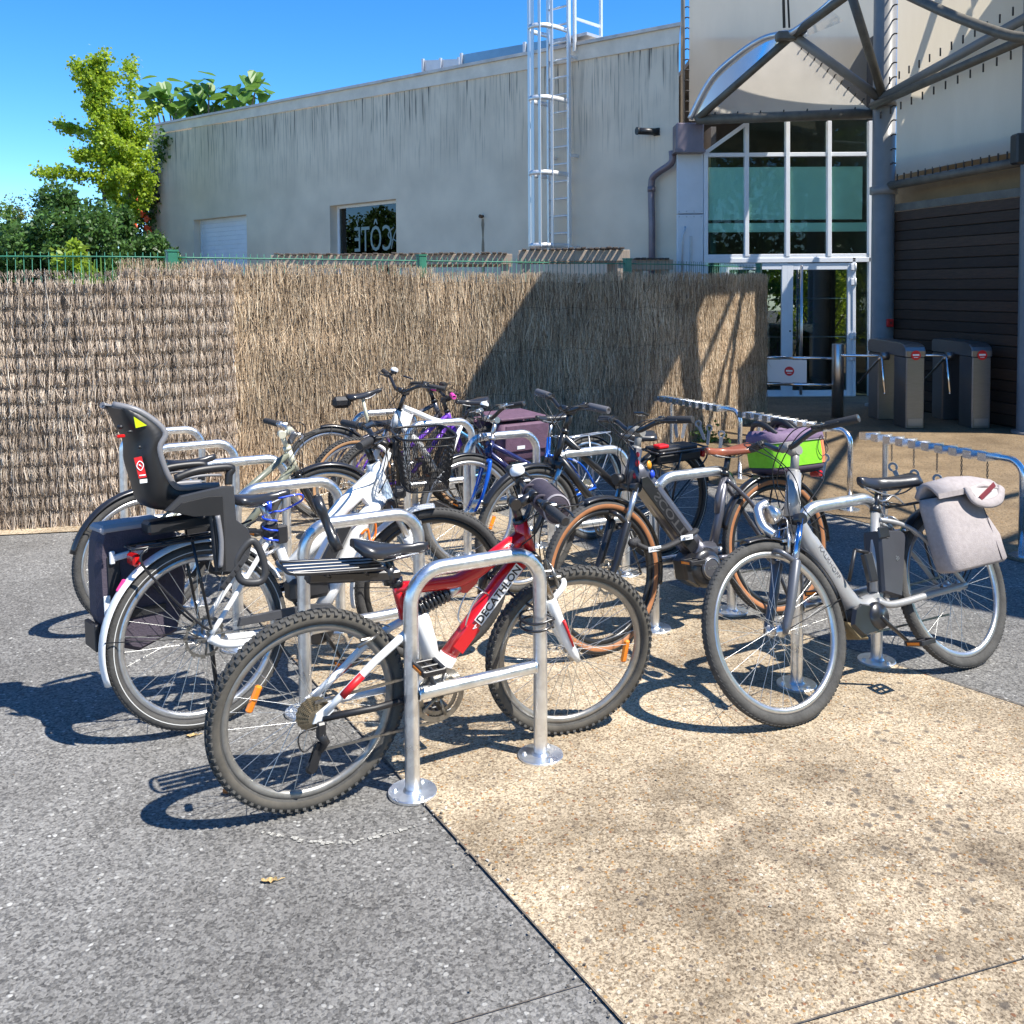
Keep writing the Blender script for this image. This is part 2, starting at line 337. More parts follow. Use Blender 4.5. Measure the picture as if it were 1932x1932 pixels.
def strip(a, b, wd, z, m, name='joint', parent=None):
    a = V((*a, 0)); b = V((*b, 0)); d = (b - a).normalized(); n = V((-d.y, d.x, 0)) * wd / 2; k = 24; mb = MB(); vs = []
    for i in range(k + 1):
        p = a.lerp(b, i / k); e = random.uniform(.6, 1.2); vs += [tuple(p + n * e + V((0, 0, z))), tuple(p - n * e + V((0, 0, z)))]
    mb.add(vs, [(2 * i, 2 * i + 1, 2 * i + 3, 2 * i + 2) for i in range(k)]); return mb.build(name, m, parent)
strip(uv(1.28, -4), uv(1.28, 9), .006, .008, m_joint, parent=tan_path)
ja, jb = gnd(1584, 1914), gnd(1916, 1818); jd = (jb - ja); jd = jd / jd.dot(UX); j0 = ja + jd * (1.285 - ja.dot(UX)); j1 = ja + jd * (3.69 - ja.dot(UX)); strip((j0.x, j0.y), (j1.x, j1.y), .005, .009, m_joint, parent=tan_path)
strip(uv(3.70, -3), uv(3.68, 2.2), .010, .008, m_joint, parent=tan_path)
strip(uv(3.68, 2.2), uv(3.48, 3.6), .010, .0081, m_joint, parent=tan_path)
ja, jb = gnd(961, 1901), gnd(1106, 1858); jd = (jb - ja); jd = jd / jd.dot(UX); j0 = ja + jd * (-3.0 - ja.dot(UX)); j1 = ja + jd * (1.275 - ja.dot(UX)); strip((j0.x, j0.y), (j1.x, j1.y), .004, .004, m_joint, parent=g)
# faint chalk arc scratched on the asphalt
m_chalk = mat('chalk', (.34, .33, .30), .95, var=.5, vscale=90)
b = MB(); vs = []; k = 40
A0, A1, A2 = gnd(490, 1572), gnd(640, 1592), gnd(785, 1560)
arc = cr([A0, A1, A2], 24)
random.seed(3)
for i, p in enumerate(arc[:-1]):
    if random.random() < .35: continue
    q = arc[i + 1]; d = (q - p); n_ = V((-d.y, d.x, 0)).normalized() * random.uniform(.003, .009)
    o = V((random.uniform(-.004, .004), random.uniform(-.006, .006), .0035))
    b.add([p + n_ + o, p - n_ + o, q - n_ + o, q + n_ + o], [(0, 1, 2, 3)])
b.build('chalk_mark', m_chalk, g)

# ================================================================== BRUSHWOOD SCREENS
FP = [V((-6.0, 6.25, 0)), V((-2.9, 7.0, 0)), V((1.95, 10.45, 0)), V((3.36, 12.6, 0))]
FL = [(FP[i + 1] - FP[i]).length for i in range(3)]
def fpos(t):
    """point and direction at distance t along the fence line (rounded corners)"""
    def raw(t):
        t = max(0, min(sum(FL) - 1e-4, t)); i = 0
        while t > FL[i] and i < 2: t -= FL[i]; i += 1
        return FP[i].lerp(FP[i + 1], t / FL[i])
    p = sum((raw(t + d) for d in (-.3, -.15, 0, .15, .3)), V((0, 0, 0))) / 5
    q = sum((raw(t + .05 + d) for d in (-.3, -.15, 0, .15, .3)), V((0, 0, 0))) / 5
    d = (q - p).normalized() if (q - p).length > 1e-6 else (FP[3] - FP[2]).normalized()
    return p, d
def ft_at(px):
    """fence distance whose foot shows at picture column px"""
    best = 0
    for i in range(1600):
        t = i * sum(FL) / 1600; p, d = fpos(t); dd = p - CAMP; x = PPX + FPX * dd.dot(RT) / dd.dot(FW)
        if x >= px: return t
    return sum(FL)
def stickmat(name, ramp):
    m = bpy.data.materials.new(name); n, l, b = nodes(m); geo = n.new('ShaderNodeNewGeometry'); r = n.new('ShaderNodeValToRGB'); e = r.color_ramp.elements
    while len(e) < len(ramp): e.new(.5)
    for i, (p, c) in enumerate(ramp): e[i].position = p; e[i].color = (*c, 1)
    l.new(geo.outputs['Random Per Island'], r.inputs[0])
    tc = n.new('ShaderNodeTexCoord'); nz = n.new('ShaderNodeTexNoise'); nz.inputs['Scale'].default_value = 1.7; nz.inputs['Detail'].default_value = 5; l.new(tc.outputs['Object'], nz.inputs['Vector'])
    mr = n.new('ShaderNodeMapRange'); mr.inputs[1].default_value = .3; mr.inputs[2].default_value = .7; mr.inputs[3].default_value = .72; mr.inputs[4].default_value = 1.2; l.new(nz.outputs[0], mr.inputs[0])
    mu = n.new('ShaderNodeMixRGB'); mu.blend_type = 'MULTIPLY'; mu.inputs[0].default_value = 1; l.new(r.outputs[0], mu.inputs[1]); l.new(mr.outputs[0], mu.inputs[2])
    l.new(mu.outputs[0], b.inputs['Base Color']); b.inputs['Roughness'].default_value = .9; b.inputs['Specular IOR Level'].default_value = .2
    return m
m_st1 = stickmat('brush_grey', [(0, (.20, .15, .115)), (.3, (.49, .39, .30)), (.7, (.68, .56, .44)), (1, (.82, .73, .61))])
m_st2 = stickmat('brush_straw', [(0, (.18, .125, .078)), (.3, (.47, .35, .23)), (.7, (.66, .51, .35)), (1, (.82, .70, .52))])
m_back = mat('brush_core', (.20, .15, .105), .95, var=.5, vscale=30, bump=.6, bscale=50, stretch=(1, 1, .15))
m_tie = mat('tie_wire', (.12, .10, .08), .6, metal=.6)
BW = .064
def brush_screen(label, t0, t1, topf, off, dens, mt, rows, seed, quilt=False):
    """mat of vertical heather stems wired to a fence: bundles, tie rows, ragged top"""
    r_ = np.random.default_rng(seed)
    root = thing('brushwood_screen', label, 'screen', loc=(0, 0, 0), group='brushwood screens along the fence')
    # core
    k = int((t1 - t0) / .12) + 2; b = MB(); vs = []
    for i in range(k):
        t = t0 + (t1 - t0) * i / (k - 1); p, d = fpos(t); n_ = V((d.y, -d.x, 0)); q = p + n_ * (off - .012)
        zt = topf((t - t0) / (t1 - t0)) - .09
        vs += [(q.x, q.y, 0.0), (q.x, q.y, zt), (q.x - n_.x * .03, q.y - n_.y * .03, zt), (q.x - n_.x * .03, q.y - n_.y * .03, 0.0)]
    fs = [(4 * i + a, 4 * i + 4 + a, 4 * i + 4 + (a + 1) % 4, 4 * i + (a + 1) % 4) for i in range(k - 1) for a in range(4)] + [(0, 1, 2, 3), (4 * k - 1, 4 * k - 2, 4 * k - 3, 4 * k - 4)]
    b.add(vs, fs); b.build('core', m_back, root)
    # stems : short curved strands, each tapered 3-sided, three segments
    N = int((t1 - t0) * dens); verts = np.zeros((N, 12, 3)); 
    zr = [0] + list(rows) + [99]
    for i in range(N):
        t = r_.uniform(t0, t1); bund = round(t / BW) * BW; t = t + (bund - t) * r_.uniform(0, .36 if quilt else .22)
        p, d = fpos(t); n_ = V((d.y, -d.x, 0)); zt = topf((t - t0) / (t1 - t0))
        L = r_.uniform(.10, .42); z0 = r_.uniform(-.12, max(.1, zt - L * .55)); z1 = min(z0 + L, zt + r_.normal(.0, .009) ); z0 = max(0.0, z0)
        if quilt and r_.random() < .93:
            k_ = int(r_.integers(0, len(zr) - 1)); z0 = zr[k_] + r_.uniform(-.006, .022); z1 = min((zr[k_ + 1] if k_ < len(zr) - 2 else zt) + r_.uniform(-.024, .006), zt + r_.normal(0, .008)); L = max(.05, z1 - z0); z0 = max(0., z0)
        rad = r_.uniform(.0013, .0036); bul = r_.uniform(.0, .022); lean = r_.normal(0, .045) + (r_.normal(0, .14) if r_.random() < .16 else 0)
        for s in range(4):
            f = s / 3; z = z0 + (z1 - z0) * f
            # pinch in at the tie rows
            dz = min(abs(z - rr) for rr in rows) if rows else 1; pin = min(1, dz / (.04 if quilt else .06))
            # round bundle cross-section
            ph = ((t - bund) / (BW / 2)); bulge = (.022 if quilt else .012) * max(0, 1 - ph * ph) * ((.1 + .9 * pin) if quilt else (.35 + .65 * pin))
            o = off + bul * (.25 + .75 * pin) + bulge + (r_.uniform(.0, .02) if s in (0, 3) else 0) * (r_.random() < .25)
            tt = lean * (f - .5) * L / .35 + r_.normal(0, .0022)
            c = p + d * tt + n_ * o; rr_ = rad * (1 - .45 * f)
            for a in range(3):
                an = 2 * pi * a / 3 + i; verts[i, s * 3 + a] = (c.x + (d.x * cos(an) + n_.x * sin(an)) * rr_, c.y + (d.y * cos(an) + n_.y * sin(an)) * rr_, z)
    fq = np.array([(s * 3 + a, s * 3 + (a + 1) % 3, s * 3 + 3 + (a + 1) % 3, s * 3 + 3 + a) for s in range(3) for a in range(3)])
    faces = (fq[None] + (np.arange(N) * 12)[:, None, None]).reshape(-1, 4)
    o = npmesh('stems', verts.reshape(-1, 3), faces, mt, root); stuff(o)
    for z in rows:
        b = MB(); pts = []
        kk = int((t1 - t0) / .07)
        for i in range(kk + 1):
            t = t0 + (t1 - t0) * i / kk; p, d = fpos(t); n_ = V((d.y, -d.x, 0)); zz = z + .012 * sin(i * .9) + .01 * sin(t * 2.1); q = p + n_ * (off + .030 + .004 * (i % 2)); pts.append((q.x, q.y, zz))
        b.tube(pts, .0012, 4); b.build('tie_wire', m_tie, root)
    return root
tL1 = ft_at(440); tA = ft_at(232); tB = ft_at(815); tE = sum(FL) - .02
brush_screen('greyish brushwood mat with tied rows, leftmost and overlapping the next', 0.0, tL1, lambda f: 1.90 - .05 * sin(pi * max(0, (f - .35) / .65)) + .012 * sin(f * 40), .075, 5600, m_st1, [.12 + .112 * i for i in range(16)], 1, True)
brush_screen('straw-coloured brushwood mat in full sun, between the two outer mats', tA, tB, lambda f: 1.925 + .012 * sin(f * 31) - .02 * f, .02, 5600, m_st2, [.25, .62, 1.0, 1.38, 1.7], 2)
brush_screen('brushwood mat crossed by the dark canopy shadow, ending at the entrance', tB + .005, tE, lambda f: 1.845 + .03 * f + .010 * sin(f * 37), .02, 5200, m_st2, [.3, .7, 1.1, 1.5], 3)

# green welded-wire fence behind the mats
m_green = mat('green_coating', (.03, .16, .10), .45, var=.25, vscale=9)
root = thing('wire_fence', 'green welded wire fence with square posts behind the brushwood mats', 'fence')
def foff(t, o): p, d = fpos(t); return p + V((d.y, -d.x, 0)) * o
posts = [0.3, ft_at(330) + .03, ft_at(800) + .02, ft_at(1190), tE - .06]
for i, t in enumerate(posts):
    p, d = fpos(t); q = foff(t, -.055); b = MB(); X = basis((q.x, q.y, 0), d, (-d.y, d.x, 0), (0, 0, 1))
    b.box((0, 0, 1.0), (.075, .06, 2.0), X, 0, .004); b.box((0, 0, 2.006), (.085, .07, .014), X); b.build('post', m_green, root)
for i in range(4):
    b = MB(); a, c = posts[i] + .05, posts[i + 1] - .05; nw = int((c - a) / .055)
    for j in range(nw + 1):
        t = a + (c - a) * j / nw; q = foff(t, -.05); b.tube([(q.x, q.y, .05), (q.x, q.y, 1.99)], .0026, 4)
    for z in (.1, .6, 1.1, 1.6, 1.955):
        b.tube([tuple(foff(a + (c - a) * j / 30, -.045) + V((0, 0, z))) for j in range(31)], .004 if z < 1.9 else .006, 5)
    b.build('wire_panel', m_green, root)

# ================================================================== STUCCO BUILDING
W0 = V((-10.2, 27.0, 0)); W1 = V((2.62, 15.0, 0)); WD = (W1 - W0).normalized(); WN = V((WD.y, -WD.x, 0)); WLEN = (W1 - W0).length
WN = -WN if WN.y > 0 else WN
WX = basis(W0, WD, -WN, (0, 0, 1))            # local x along wall, y into the building, z up
def wt(px, py):
    q = vpl(px, py, W0, W1); return (q - W0).dot(WD), q.z
ZL, ZR = 6.34, 5.80
def ztop(t): return ZL + (ZR - ZL) * t / WLEN
# stucco with run-off streaks under the coping
m_stucco = bpy.data.materials.new('stucco'); n, l, bs = nodes(m_stucco); tc = n.new('ShaderNodeTexCoord')
mp = n.new('ShaderNodeMapping'); mp.inputs['Scale'].default_value = (5.5, 1, .38); l.new(tc.outputs['Object'], mp.inputs[0])
nz = n.new('ShaderNodeTexNoise'); nz.inputs['Scale'].default_value = 1.9; nz.inputs['Detail'].default_value = 6; nz.inputs['Roughness'].default_value = .62; l.new(mp.outputs[0], nz.inputs['Vector'])
sx = n.new('ShaderNodeSeparateXYZ'); l.new(tc.outputs['Object'], sx.inputs[0])
hg = n.new('ShaderNodeMath'); hg.operation = 'MULTIPLY_ADD'; l.new(sx.outputs[0], hg.inputs[0]); hg.inputs[1].default_value = (ZL - ZR) / WLEN; l.new(sx.outputs[2], hg.inputs[2])   # height corrected for the sloping top
gr = n.new('ShaderNodeMapRange'); gr.inputs[1].default_value = 4.2; gr.inputs[2].default_value = 6.05; gr.inputs[3].default_value = .0; gr.inputs[4].default_value = 1; l.new(hg.outputs[0], gr.inputs[0])
big = n.new('ShaderNodeTexNoise'); big.inputs['Scale'].default_value = .55; big.inputs['Detail'].default_value = 3; l.new(tc.outputs['Object'], big.inputs['Vector'])
th = n.new('ShaderNodeMapRange'); th.inputs[1].default_value = .50; th.inputs[2].default_value = .80; l.new(nz.outputs[0], th.inputs[0])
bm = n.new('ShaderNodeMapRange'); bm.inputs[1].default_value = .35; bm.inputs[2].default_value = .65; bm.inputs[3].default_value = .3; bm.inputs[4].default_value = 1.15; l.new(big.outputs[0], bm.inputs[0])
s1 = n.new('ShaderNodeMath'); s1.operation = 'MULTIPLY'; l.new(th.outputs[0], s1.inputs[0]); l.new(gr.outputs[0], s1.inputs[1])
s2 = n.new('ShaderNodeMath'); s2.operation = 'MULTIPLY'; s2.use_clamp = True; l.new(s1.outputs[0], s2.inputs[0]); l.new(bm.outputs[0], s2.inputs[1])
# narrow dark runs
mp2 = n.new('ShaderNodeMapping'); mp2.inputs['Scale'].default_value = (16, 1, .55); l.new(tc.outputs['Object'], mp2.inputs[0])
nz2 = n.new('ShaderNodeTexNoise'); nz2.inputs['Scale'].default_value = 1.5; nz2.inputs['Detail'].default_value = 3; l.new(mp2.outputs[0], nz2.inputs['Vector'])
t2 = n.new('ShaderNodeMapRange'); t2.inputs[1].default_value = .555; t2.inputs[2].default_value = .66; l.new(nz2.outputs[0], t2.inputs[0])
s3 = n.new('ShaderNodeMath'); s3.operation = 'MULTIPLY'; l.new(t2.outputs[0], s3.inputs[0]); l.new(gr.outputs[0], s3.inputs[1])
mxx = n.new('ShaderNodeMath'); mxx.operation = 'MAXIMUM'; l.new(s2.outputs[0], mxx.inputs[0]); l.new(s3.outputs[0], mxx.inputs[1])
cm = n.new('ShaderNodeMixRGB'); cm.inputs[1].default_value = (.80, .66, .50, 1); cm.inputs[2].default_value = (.085, .08, .075, 1); l.new(mxx.outputs[0], cm.inputs[0])
fi = n.new('ShaderNodeTexNoise'); fi.inputs['Scale'].default_value = 1.1; fi.inputs['Detail'].default_value = 8; l.new(tc.outputs['Object'], fi.inputs['Vector'])
fm = n.new('ShaderNodeMapRange'); fm.inputs[1].default_value = .3; fm.inputs[2].default_value = .7; fm.inputs[3].default_value = .86; fm.inputs[4].default_value = 1.08; l.new(fi.outputs[0], fm.inputs[0])
cm2 = n.new('ShaderNodeMixRGB'); cm2.blend_type = 'MULTIPLY'; cm2.inputs[0].default_value = 1; l.new(cm.outputs[0], cm2.inputs[1]); l.new(fm.outputs[0], cm2.inputs[2]); l.new(cm2.outputs[0], bs.inputs['Base Color'])
bs.inputs['Roughness'].default_value = .9
gb = n.new('ShaderNodeTexNoise'); gb.inputs['Scale'].default_value = 70; gb.inputs['Detail'].default_value = 4; l.new(tc.outputs['Object'], gb.inputs['Vector'])
bp = n.new('ShaderNodeBump'); bp.inputs['Strength'].default_value = .35; bp.inputs['Distance'].default_value = .01; l.new(gb.outputs[0], bp.inputs['Height']); l.new(bp.outputs[0], bs.inputs['Normal'])
m_fascia = mat('fascia', (.80, .69, .56), .75, var=.12, vscale=2.5, bump=.15, bscale=40)
m_coping = mat('coping', (.52, .48, .43), .6, var=.2, vscale=3)
m_whitef = mat('white_frame', (.78, .79, .80), .4, var=.06, vscale=4)
m_blind = mat('roller_blind', (.82, .85, .92), .55, var=.05, vscale=3)
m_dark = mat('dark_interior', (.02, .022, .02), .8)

bld = thing('stucco_building', 'long beige stucco building with dark run-off streaks and a sloping parapet', 'building', mw=WX)
op = []                                       # openings: t0, t1, z0, z1
a0, z_ = wt(365, 412); a1, _ = wt(465, 408); op.append((a0, a1, 1.0, 3.57))
a0, z_ = wt(622, 389); a1, _ = wt(747, 376); op.append((a0, a1, 1.25, 3.56))
cuts = [0, op[0][0], op[0][1], op[1][0], op[1][1], WLEN]
b = MB(); DEP = .26
for i in range(5):
    x0, x1 = cuts[i], cuts[i + 1]; zt0, zt1 = ztop(x0) - .28, ztop(x1) - .31
    if i in (1, 3):
        o_ = op[0] if i == 1 else op[1]
        b.add([(x0, 0, 0), (x1, 0, 0), (x1, 0, o_[2]), (x0, 0, o_[2])], [(0, 1, 2, 3)])
        b.add([(x0, 0, o_[3]), (x1, 0, o_[3]), (x1, 0, zt1), (x0, 0, zt0)], [(0, 1, 2, 3)])
        for (p, q) in (((x0, o_[2]), (x0, o_[3])), ((x0, o_[3]), (x1, o_[3])), ((x1, o_[3]), (x1, o_[2])), ((x1, o_[2]), (x0, o_[2]))):
            b.add([(p[0], 0, p[1]), (q[0], 0, q[1]), (q[0], DEP, q[1]), (p[0], DEP, p[1])], [(0, 1, 2, 3)])
    else: b.add([(x0, 0, 0), (x1, 0, 0), (x1, 0, zt1), (x0, 0, zt0)], [(0, 1, 2, 3)])
b.add([(0, 0, 0), (0, 0, ZL - .28), (0, 9, ZL - .28), (0, 9, 0)], [(0, 1, 2, 3)])
RB = WX.inverted() @ (W1 + V((.04, 6, 0))); b.add([(WLEN, 0, 0), (RB.x, RB.y, 0), (RB.x, RB.y, ZR - .31), (WLEN, 0, ZR - .31)], [(0, 1, 2, 3)])
b.build('wall', m_stucco, bld)
b = MB(); b.add([(0, -.03, ZL - .28), (WLEN + .03, -.03, ZR - .31), (WLEN + .03, -.03, ZR - .06), (0, -.03, ZL - .06), (0, .3, ZL - .28), (WLEN - .22, .3, ZR - .31), (WLEN - .22, .3, ZR - .06), (0, .3, ZL - .06)],
    [(0, 1, 2, 3), (4, 7, 6, 5), (0, 4, 5, 1), (3, 2, 6, 7), (0, 3, 7, 4), (1, 5, 6, 2)]); b.build('fascia', m_fascia, bld)
b = MB(); b.add([(-.04, -.075, ZL - .06), (WLEN + .08, -.075, ZR - .06), (WLEN + .08, -.06, ZR), (-.04, -.06, ZL), (-.04, .35, ZL - .06), (WLEN - .22, .35, ZR - .06), (WLEN - .22, .35, ZR), (-.04, .35, ZL)],
    [(0, 1, 2, 3), (4, 7, 6, 5), (0, 4, 5, 1), (3, 2, 6, 7), (0, 3, 7, 4), (1, 5, 6, 2)]); b.build('coping', m_coping, bld)
b = MB(); b.add([(0, .3, ZL - .5), (WLEN - .3, .3, ZR - .5), (WLEN - 6, 6, ZR - .5), (0, 9, ZL - .5)], [(0, 1, 2, 3)]); b.build('roof', m_fascia, bld)
# opening 1: recessed pale roller shutter ; opening 2: dark picture window with mirrored lettering
o_ = op[0]; wn = MB(); wn.box(((o_[0] + o_[1]) / 2, DEP - .02, (o_[2] + o_[3]) / 2), (o_[1] - o_[0] - .01, .03, o_[3] - o_[2] - .01)); sh = wn.build('shutter', m_blind, bld)
fr = MB()
for zz in np.arange(o_[2] + .1, o_[3], .115): fr.box(((o_[0] + o_[1]) / 2, DEP - .04, zz), (o_[1] - o_[0] - .09, .012, .108), None, 0, .003)
fr.build('shutter_slat', m_blind, sh)
fr = MB(); fr.box((o_[0] + .03, DEP - .05, (o_[2] + o_[3]) / 2), (.05, .05, o_[3] - o_[2])); fr.box((o_[1] - .03, DEP - .05, (o_[2] + o_[3]) / 2), (.05, .05, o_[3] - o_[2])); fr.build('guide_rail', m_whitef, sh)
o_ = op[1]; fr = MB(); cx_, cz_ = (o_[0] + o_[1]) / 2, (o_[2] + o_[3]) / 2; ww, hh_ = o_[1] - o_[0], o_[3] - o_[2]
for sx_ in (-1, 1): fr.box((cx_ + sx_ * (ww / 2 - .035), DEP - .03, cz_), (.07, .06, hh_))
for sz_ in (-1, 1): fr.box((cx_, DEP - .031, cz_ + sz_ * (hh_ / 2 - .03)), (ww - .14, .058, .06))
wf = fr.build('window', m_whitef, bld)
m_wglass = glassmat('window_glass', (.25, .30, .27), .01, .02)
b = MB(); b.box((cx_, DEP - .03, cz_), (ww - .14, .012, hh_ - .12)); b.build('pane', m_wglass, wf)
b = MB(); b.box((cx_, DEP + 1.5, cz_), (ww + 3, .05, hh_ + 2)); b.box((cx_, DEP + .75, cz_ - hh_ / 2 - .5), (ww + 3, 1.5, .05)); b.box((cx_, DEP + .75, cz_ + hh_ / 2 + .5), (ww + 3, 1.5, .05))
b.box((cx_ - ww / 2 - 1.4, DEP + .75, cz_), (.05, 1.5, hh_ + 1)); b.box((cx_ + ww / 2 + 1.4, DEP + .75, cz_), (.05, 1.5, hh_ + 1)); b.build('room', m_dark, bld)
m_neon = mat('window_lettering', (.25, .32, .30), .5)
XL = M4(((-1, 0, 0, 0), (0, 0, 1, 0), (0, 1, 0, 0), (0, 0, 0, 1)))      # mirrored, upright in the wall plane
for body, x, z, s_ in (('CÔTÉ', cx_ + .10, cz_ + .36, .62), ('COUR', cx_ + .02, cz_ - .30, .62)):
    lettering(body, s_, m_neon, wf, T(x, DEP - .045, z) @ XL @ M4.Diagonal((.8, 1.25, 1, 1)), .002)
b = MB()
for (q0, q1, q2) in (((.72, .15), (.80, .40), (.95, .62)), ((.80, .35), (.98, .28), (1.0, .48)), ((.78, .3), (.62, .45), (.80, .6))):
    b.tube([(cx_ + q[0], DEP - .05, cz_ + q[1]) for q in cr([(*q0, 0), (*q1, 0), (*q2, 0)], 5)], .014, 5)
b.build('leaf_emblem', m_neon, wf)
# rooftop units seen over the parapet
m_blue = mat('blue_metal', (.13, .26, .38), .35, metal=.4, var=.15, vscale=2); m_galv0 = mat('grey_sheet', (.50, .52, .55), .45, metal=.5, var=.1, vscale=3)
def roof_box(name, label, cat, x0, y0, x1, y1, mt, back=2.0):
    p = W0 - WN * back; q = W1 - WN * back; a = vpl(x0, y0, p, q); c = vpl(x1, y1, p, q)
    la = (a - W0).dot(WD); lc = (c - W0).dot(WD)
    r = thing(name, label, cat, mw=WX); bb = MB(); dz = 0.0
    zb = ztop((la + lc) / 2) - .52; tops = (a.z, c.z)
    bb.add([(la, back, zb), (lc, back, zb), (lc, back, tops[1]), (la, back, tops[0]), (la, back + .9, zb), (lc, back + .9, zb), (lc, back + .9, tops[1]), (la, back + .9, tops[0])],
        [(0, 1, 2, 3), (4, 7, 6, 5), (0, 4, 5, 1), (3, 2, 6, 7), (0, 3, 7, 4), (1, 5, 6, 2)]); bb.build('casing', mt, r)
    bb = MB()
    for f in ((.02, .62, .985) if lc - la > 2 else (.02, .5, .98)):
        x = la + (lc - la) * f; bb.box((x, back - .02, (zb + tops[0] + (tops[1] - tops[0]) * f) / 2 + .03), (.06, .05, tops[0] + (tops[1] - tops[0]) * f - zb))
    bb.build('rib', m_galv0, r); return r
roof_box('roof_duct', 'long blue metal roof unit showing above the parapet', 'roof unit', 868, 104, 1075, 68, m_blue)
roof_box('roof_duct', 'small pale grey box on the roof left of the blue unit', 'roof unit', 798, 114, 868, 111, m_galv0, 2.2)

# caged ladder
m_alu = mat('bright_aluminium', (.78, .78, .78), .38, metal=.55, rvar=.08, vscale=12)
lad = thing('caged_ladder', 'aluminium ladder with round safety cage on the stucco wall', 'ladder', mw=WX)
tl, _ = wt(1047, 460); tr, _ = wt(1095, 460); tm = (tl + tr) / 2; hw = .225
y0 = -.22
for sx_ in (-1, 1):
    b = MB(); b.box((tm + sx_ * hw, y0, 4.75), (.045, .07, 5.2), None, 0, .004); b.build('stringer', m_alu, lad)
for i in range(17):
    b = MB(); z = 2.35 + .293 * i; b.cyl((tm - hw, y0, z), (tm + hw, y0, z), .019, n=8); b.build('rung', m_alu, lad)
hz_ = [2.42, 3.62, 4.85, 6.02, 7.2]
def hoop(z): 
    pts = []
    for i in range(17):
        a = pi * i / 16; pts.append((tm - cos(a) * (hw + .08 * sin(a)) , y0 - .05 - .62 * sin(a) ** .75, z))
    return pts
for z in hz_:
    b = MB(); pts = hoop(z)
    for i in range(16):
        p, q = V(pts[i]), V(pts[i + 1]); d = (q - p); nn = V((-d.y, d.x, 0)).normalized() * .004
        b.add([p + nn + V((0, 0, -.04)), q + nn + V((0, 0, -.04)), q + nn + V((0, 0, .04)), p + nn + V((0, 0, .04)), p - nn + V((0, 0, -.04)), q - nn + V((0, 0, -.04)), q - nn + V((0, 0, .04)), p - nn + V((0, 0, .04))],
            [(0, 1, 2, 3), (4, 7, 6, 5), (0, 4, 5, 1), (3, 2, 6, 7)], 0, True)
    b.build('cage_hoop', m_alu, lad)
for i in (3, 6, 8, 10, 13):
    p = hoop(0)[i]; b = MB(); b.box((p[0], p[1] + .008, (2.4 + 7.3) / 2), (.055, .012, 4.9)); b.build('cage_bar', m_alu, lad)
for z in (3.95, 5.6, 2.4):
    for sx_ in (-1, 1): b = MB(); b.box((tm + sx_ * (hw + .02), -.11, z), (.03, .21, .05)); b.build('wall_bracket', m_alu, lad)
for (x, yy) in ((tm + hw + .03, -.10), (tm + hw + .03, .62)):
    b = MB(); b.box((x, yy, 6.55), (.045, .05, 1.7)); b.build('guard_post', m_alu, lad)
for z in (6.25, 6.8, 7.3): b = MB(); b.box((tm + hw + .03, .26, z), (.03, .68, .045)); b.build('guard_rail', m_alu, lad)
b = MB(); b.box((tm + .1, .35, ztop(tm) + .10), (.75, .8, .05)); b.build('landing_step', m_galv0, lad)

# downpipe and gutter box, wall lamps, spout
m_mauve = mat('mauve_zinc', (.20, .165, .19), .4, metal=.35, var=.12, vscale=5)
dp = thing('downpipe', 'mauve zinc downpipe with hopper box at the corner of the stucco wall', 'downpipe')
def onw(px, py, off): 
    q = vpl(px, py, W0 + WN * off, W1 + WN * off); return q
pth = [onw(1268, 285, .15), onw(1266, 308, .15), onw(1236, 330, .12), onw(1229, 350, .10), onw(1230, 420, .10)]
b = MB(); b.tube(cr(pth, 6) + [V((pth[-1].x, pth[-1].y, .05))], .055, 10); b.build('pipe', m_mauve, dp)
b = MB(); b.tube([pth[3] - V((0, 0, .02)), pth[3] - V((0, 0, .10))], .064, 10); b.build('collar', m_mauve, dp)
q = onw(1292, 262, .18); b = MB(); b.box((q.x + .05, q.y, q.z), (.42, .34, .44), None, 0, .02); b.box((q.x + .05, q.y, q.z - .2), (.46, .38, .05)); b.build('hopper', m_mauve, dp)
m_black = mat('black_plastic', (.018, .018, .02), .42, var=.3, vscale=15)
m_blk2 = mat('black_satin', (.02, .021, .024), .3, var=.2, vscale=20, coat=.2)
q = onw(1240, 249, .0); b = MB(); X = basis(q, WD, WN, (0, 0, 1)); b.cyl((0, .02, 0), (-.16, .30, .0), .055, n=12, X=X); b.box((0, .015, 0), (.1, .03, .12), X); b.cyl((-.16, .30, 0), (-.17, .32, .0), .062, n=12, X=X)
tag(b.build('wall_lamp', m_black), 'black cylindrical wall lamp near the right end of the stucco wall', 'lamp')
q = onw(300, 372, .0); b = MB(); X = basis(q, WD, WN, (0, 0, 1)); b.box((0, .2, .02), (.16, .4, .12), X, 0, .02); b.box((0, .015, -.05), (.14, .03, .2), X); b.box((-.02, .36, .06), (.17, .14, .10), X, 1, .02)
tag(b.build('wall_lamp', [m_black, m_whitef]), 'black and white lamp at the left corner of the stucco wall', 'lamp')
q = onw(911, 408, .0); b = MB(); X = basis(q, WD, WN, (0, 0, 1)); b.cyl((0, 0, 0), (0, .09, -.01), .028, n=10, X=X); b.cyl((0, .05, 0), (0, .06, -.01), .045, n=10, X=X)
tag(b.build('overflow_spout', mat('rusty_iron', (.16, .10, .06), .8, var=.4, vscale=30)), 'short rusty overflow spout in the middle of the stucco wall', 'spout')
m_rust = mat('rust_run', (.28, .22, .15), .9, var=.35, vscale=12, stretch=(3, 3, .4))
b = MB(); vs_ = []; fs_ = []
for i in range(12):
    z = -.05 - .115 * i; w_ = .028 + .012 * sin(i * 1.7); vs_ += [(-w_, .004, z), (w_, .004, z)]
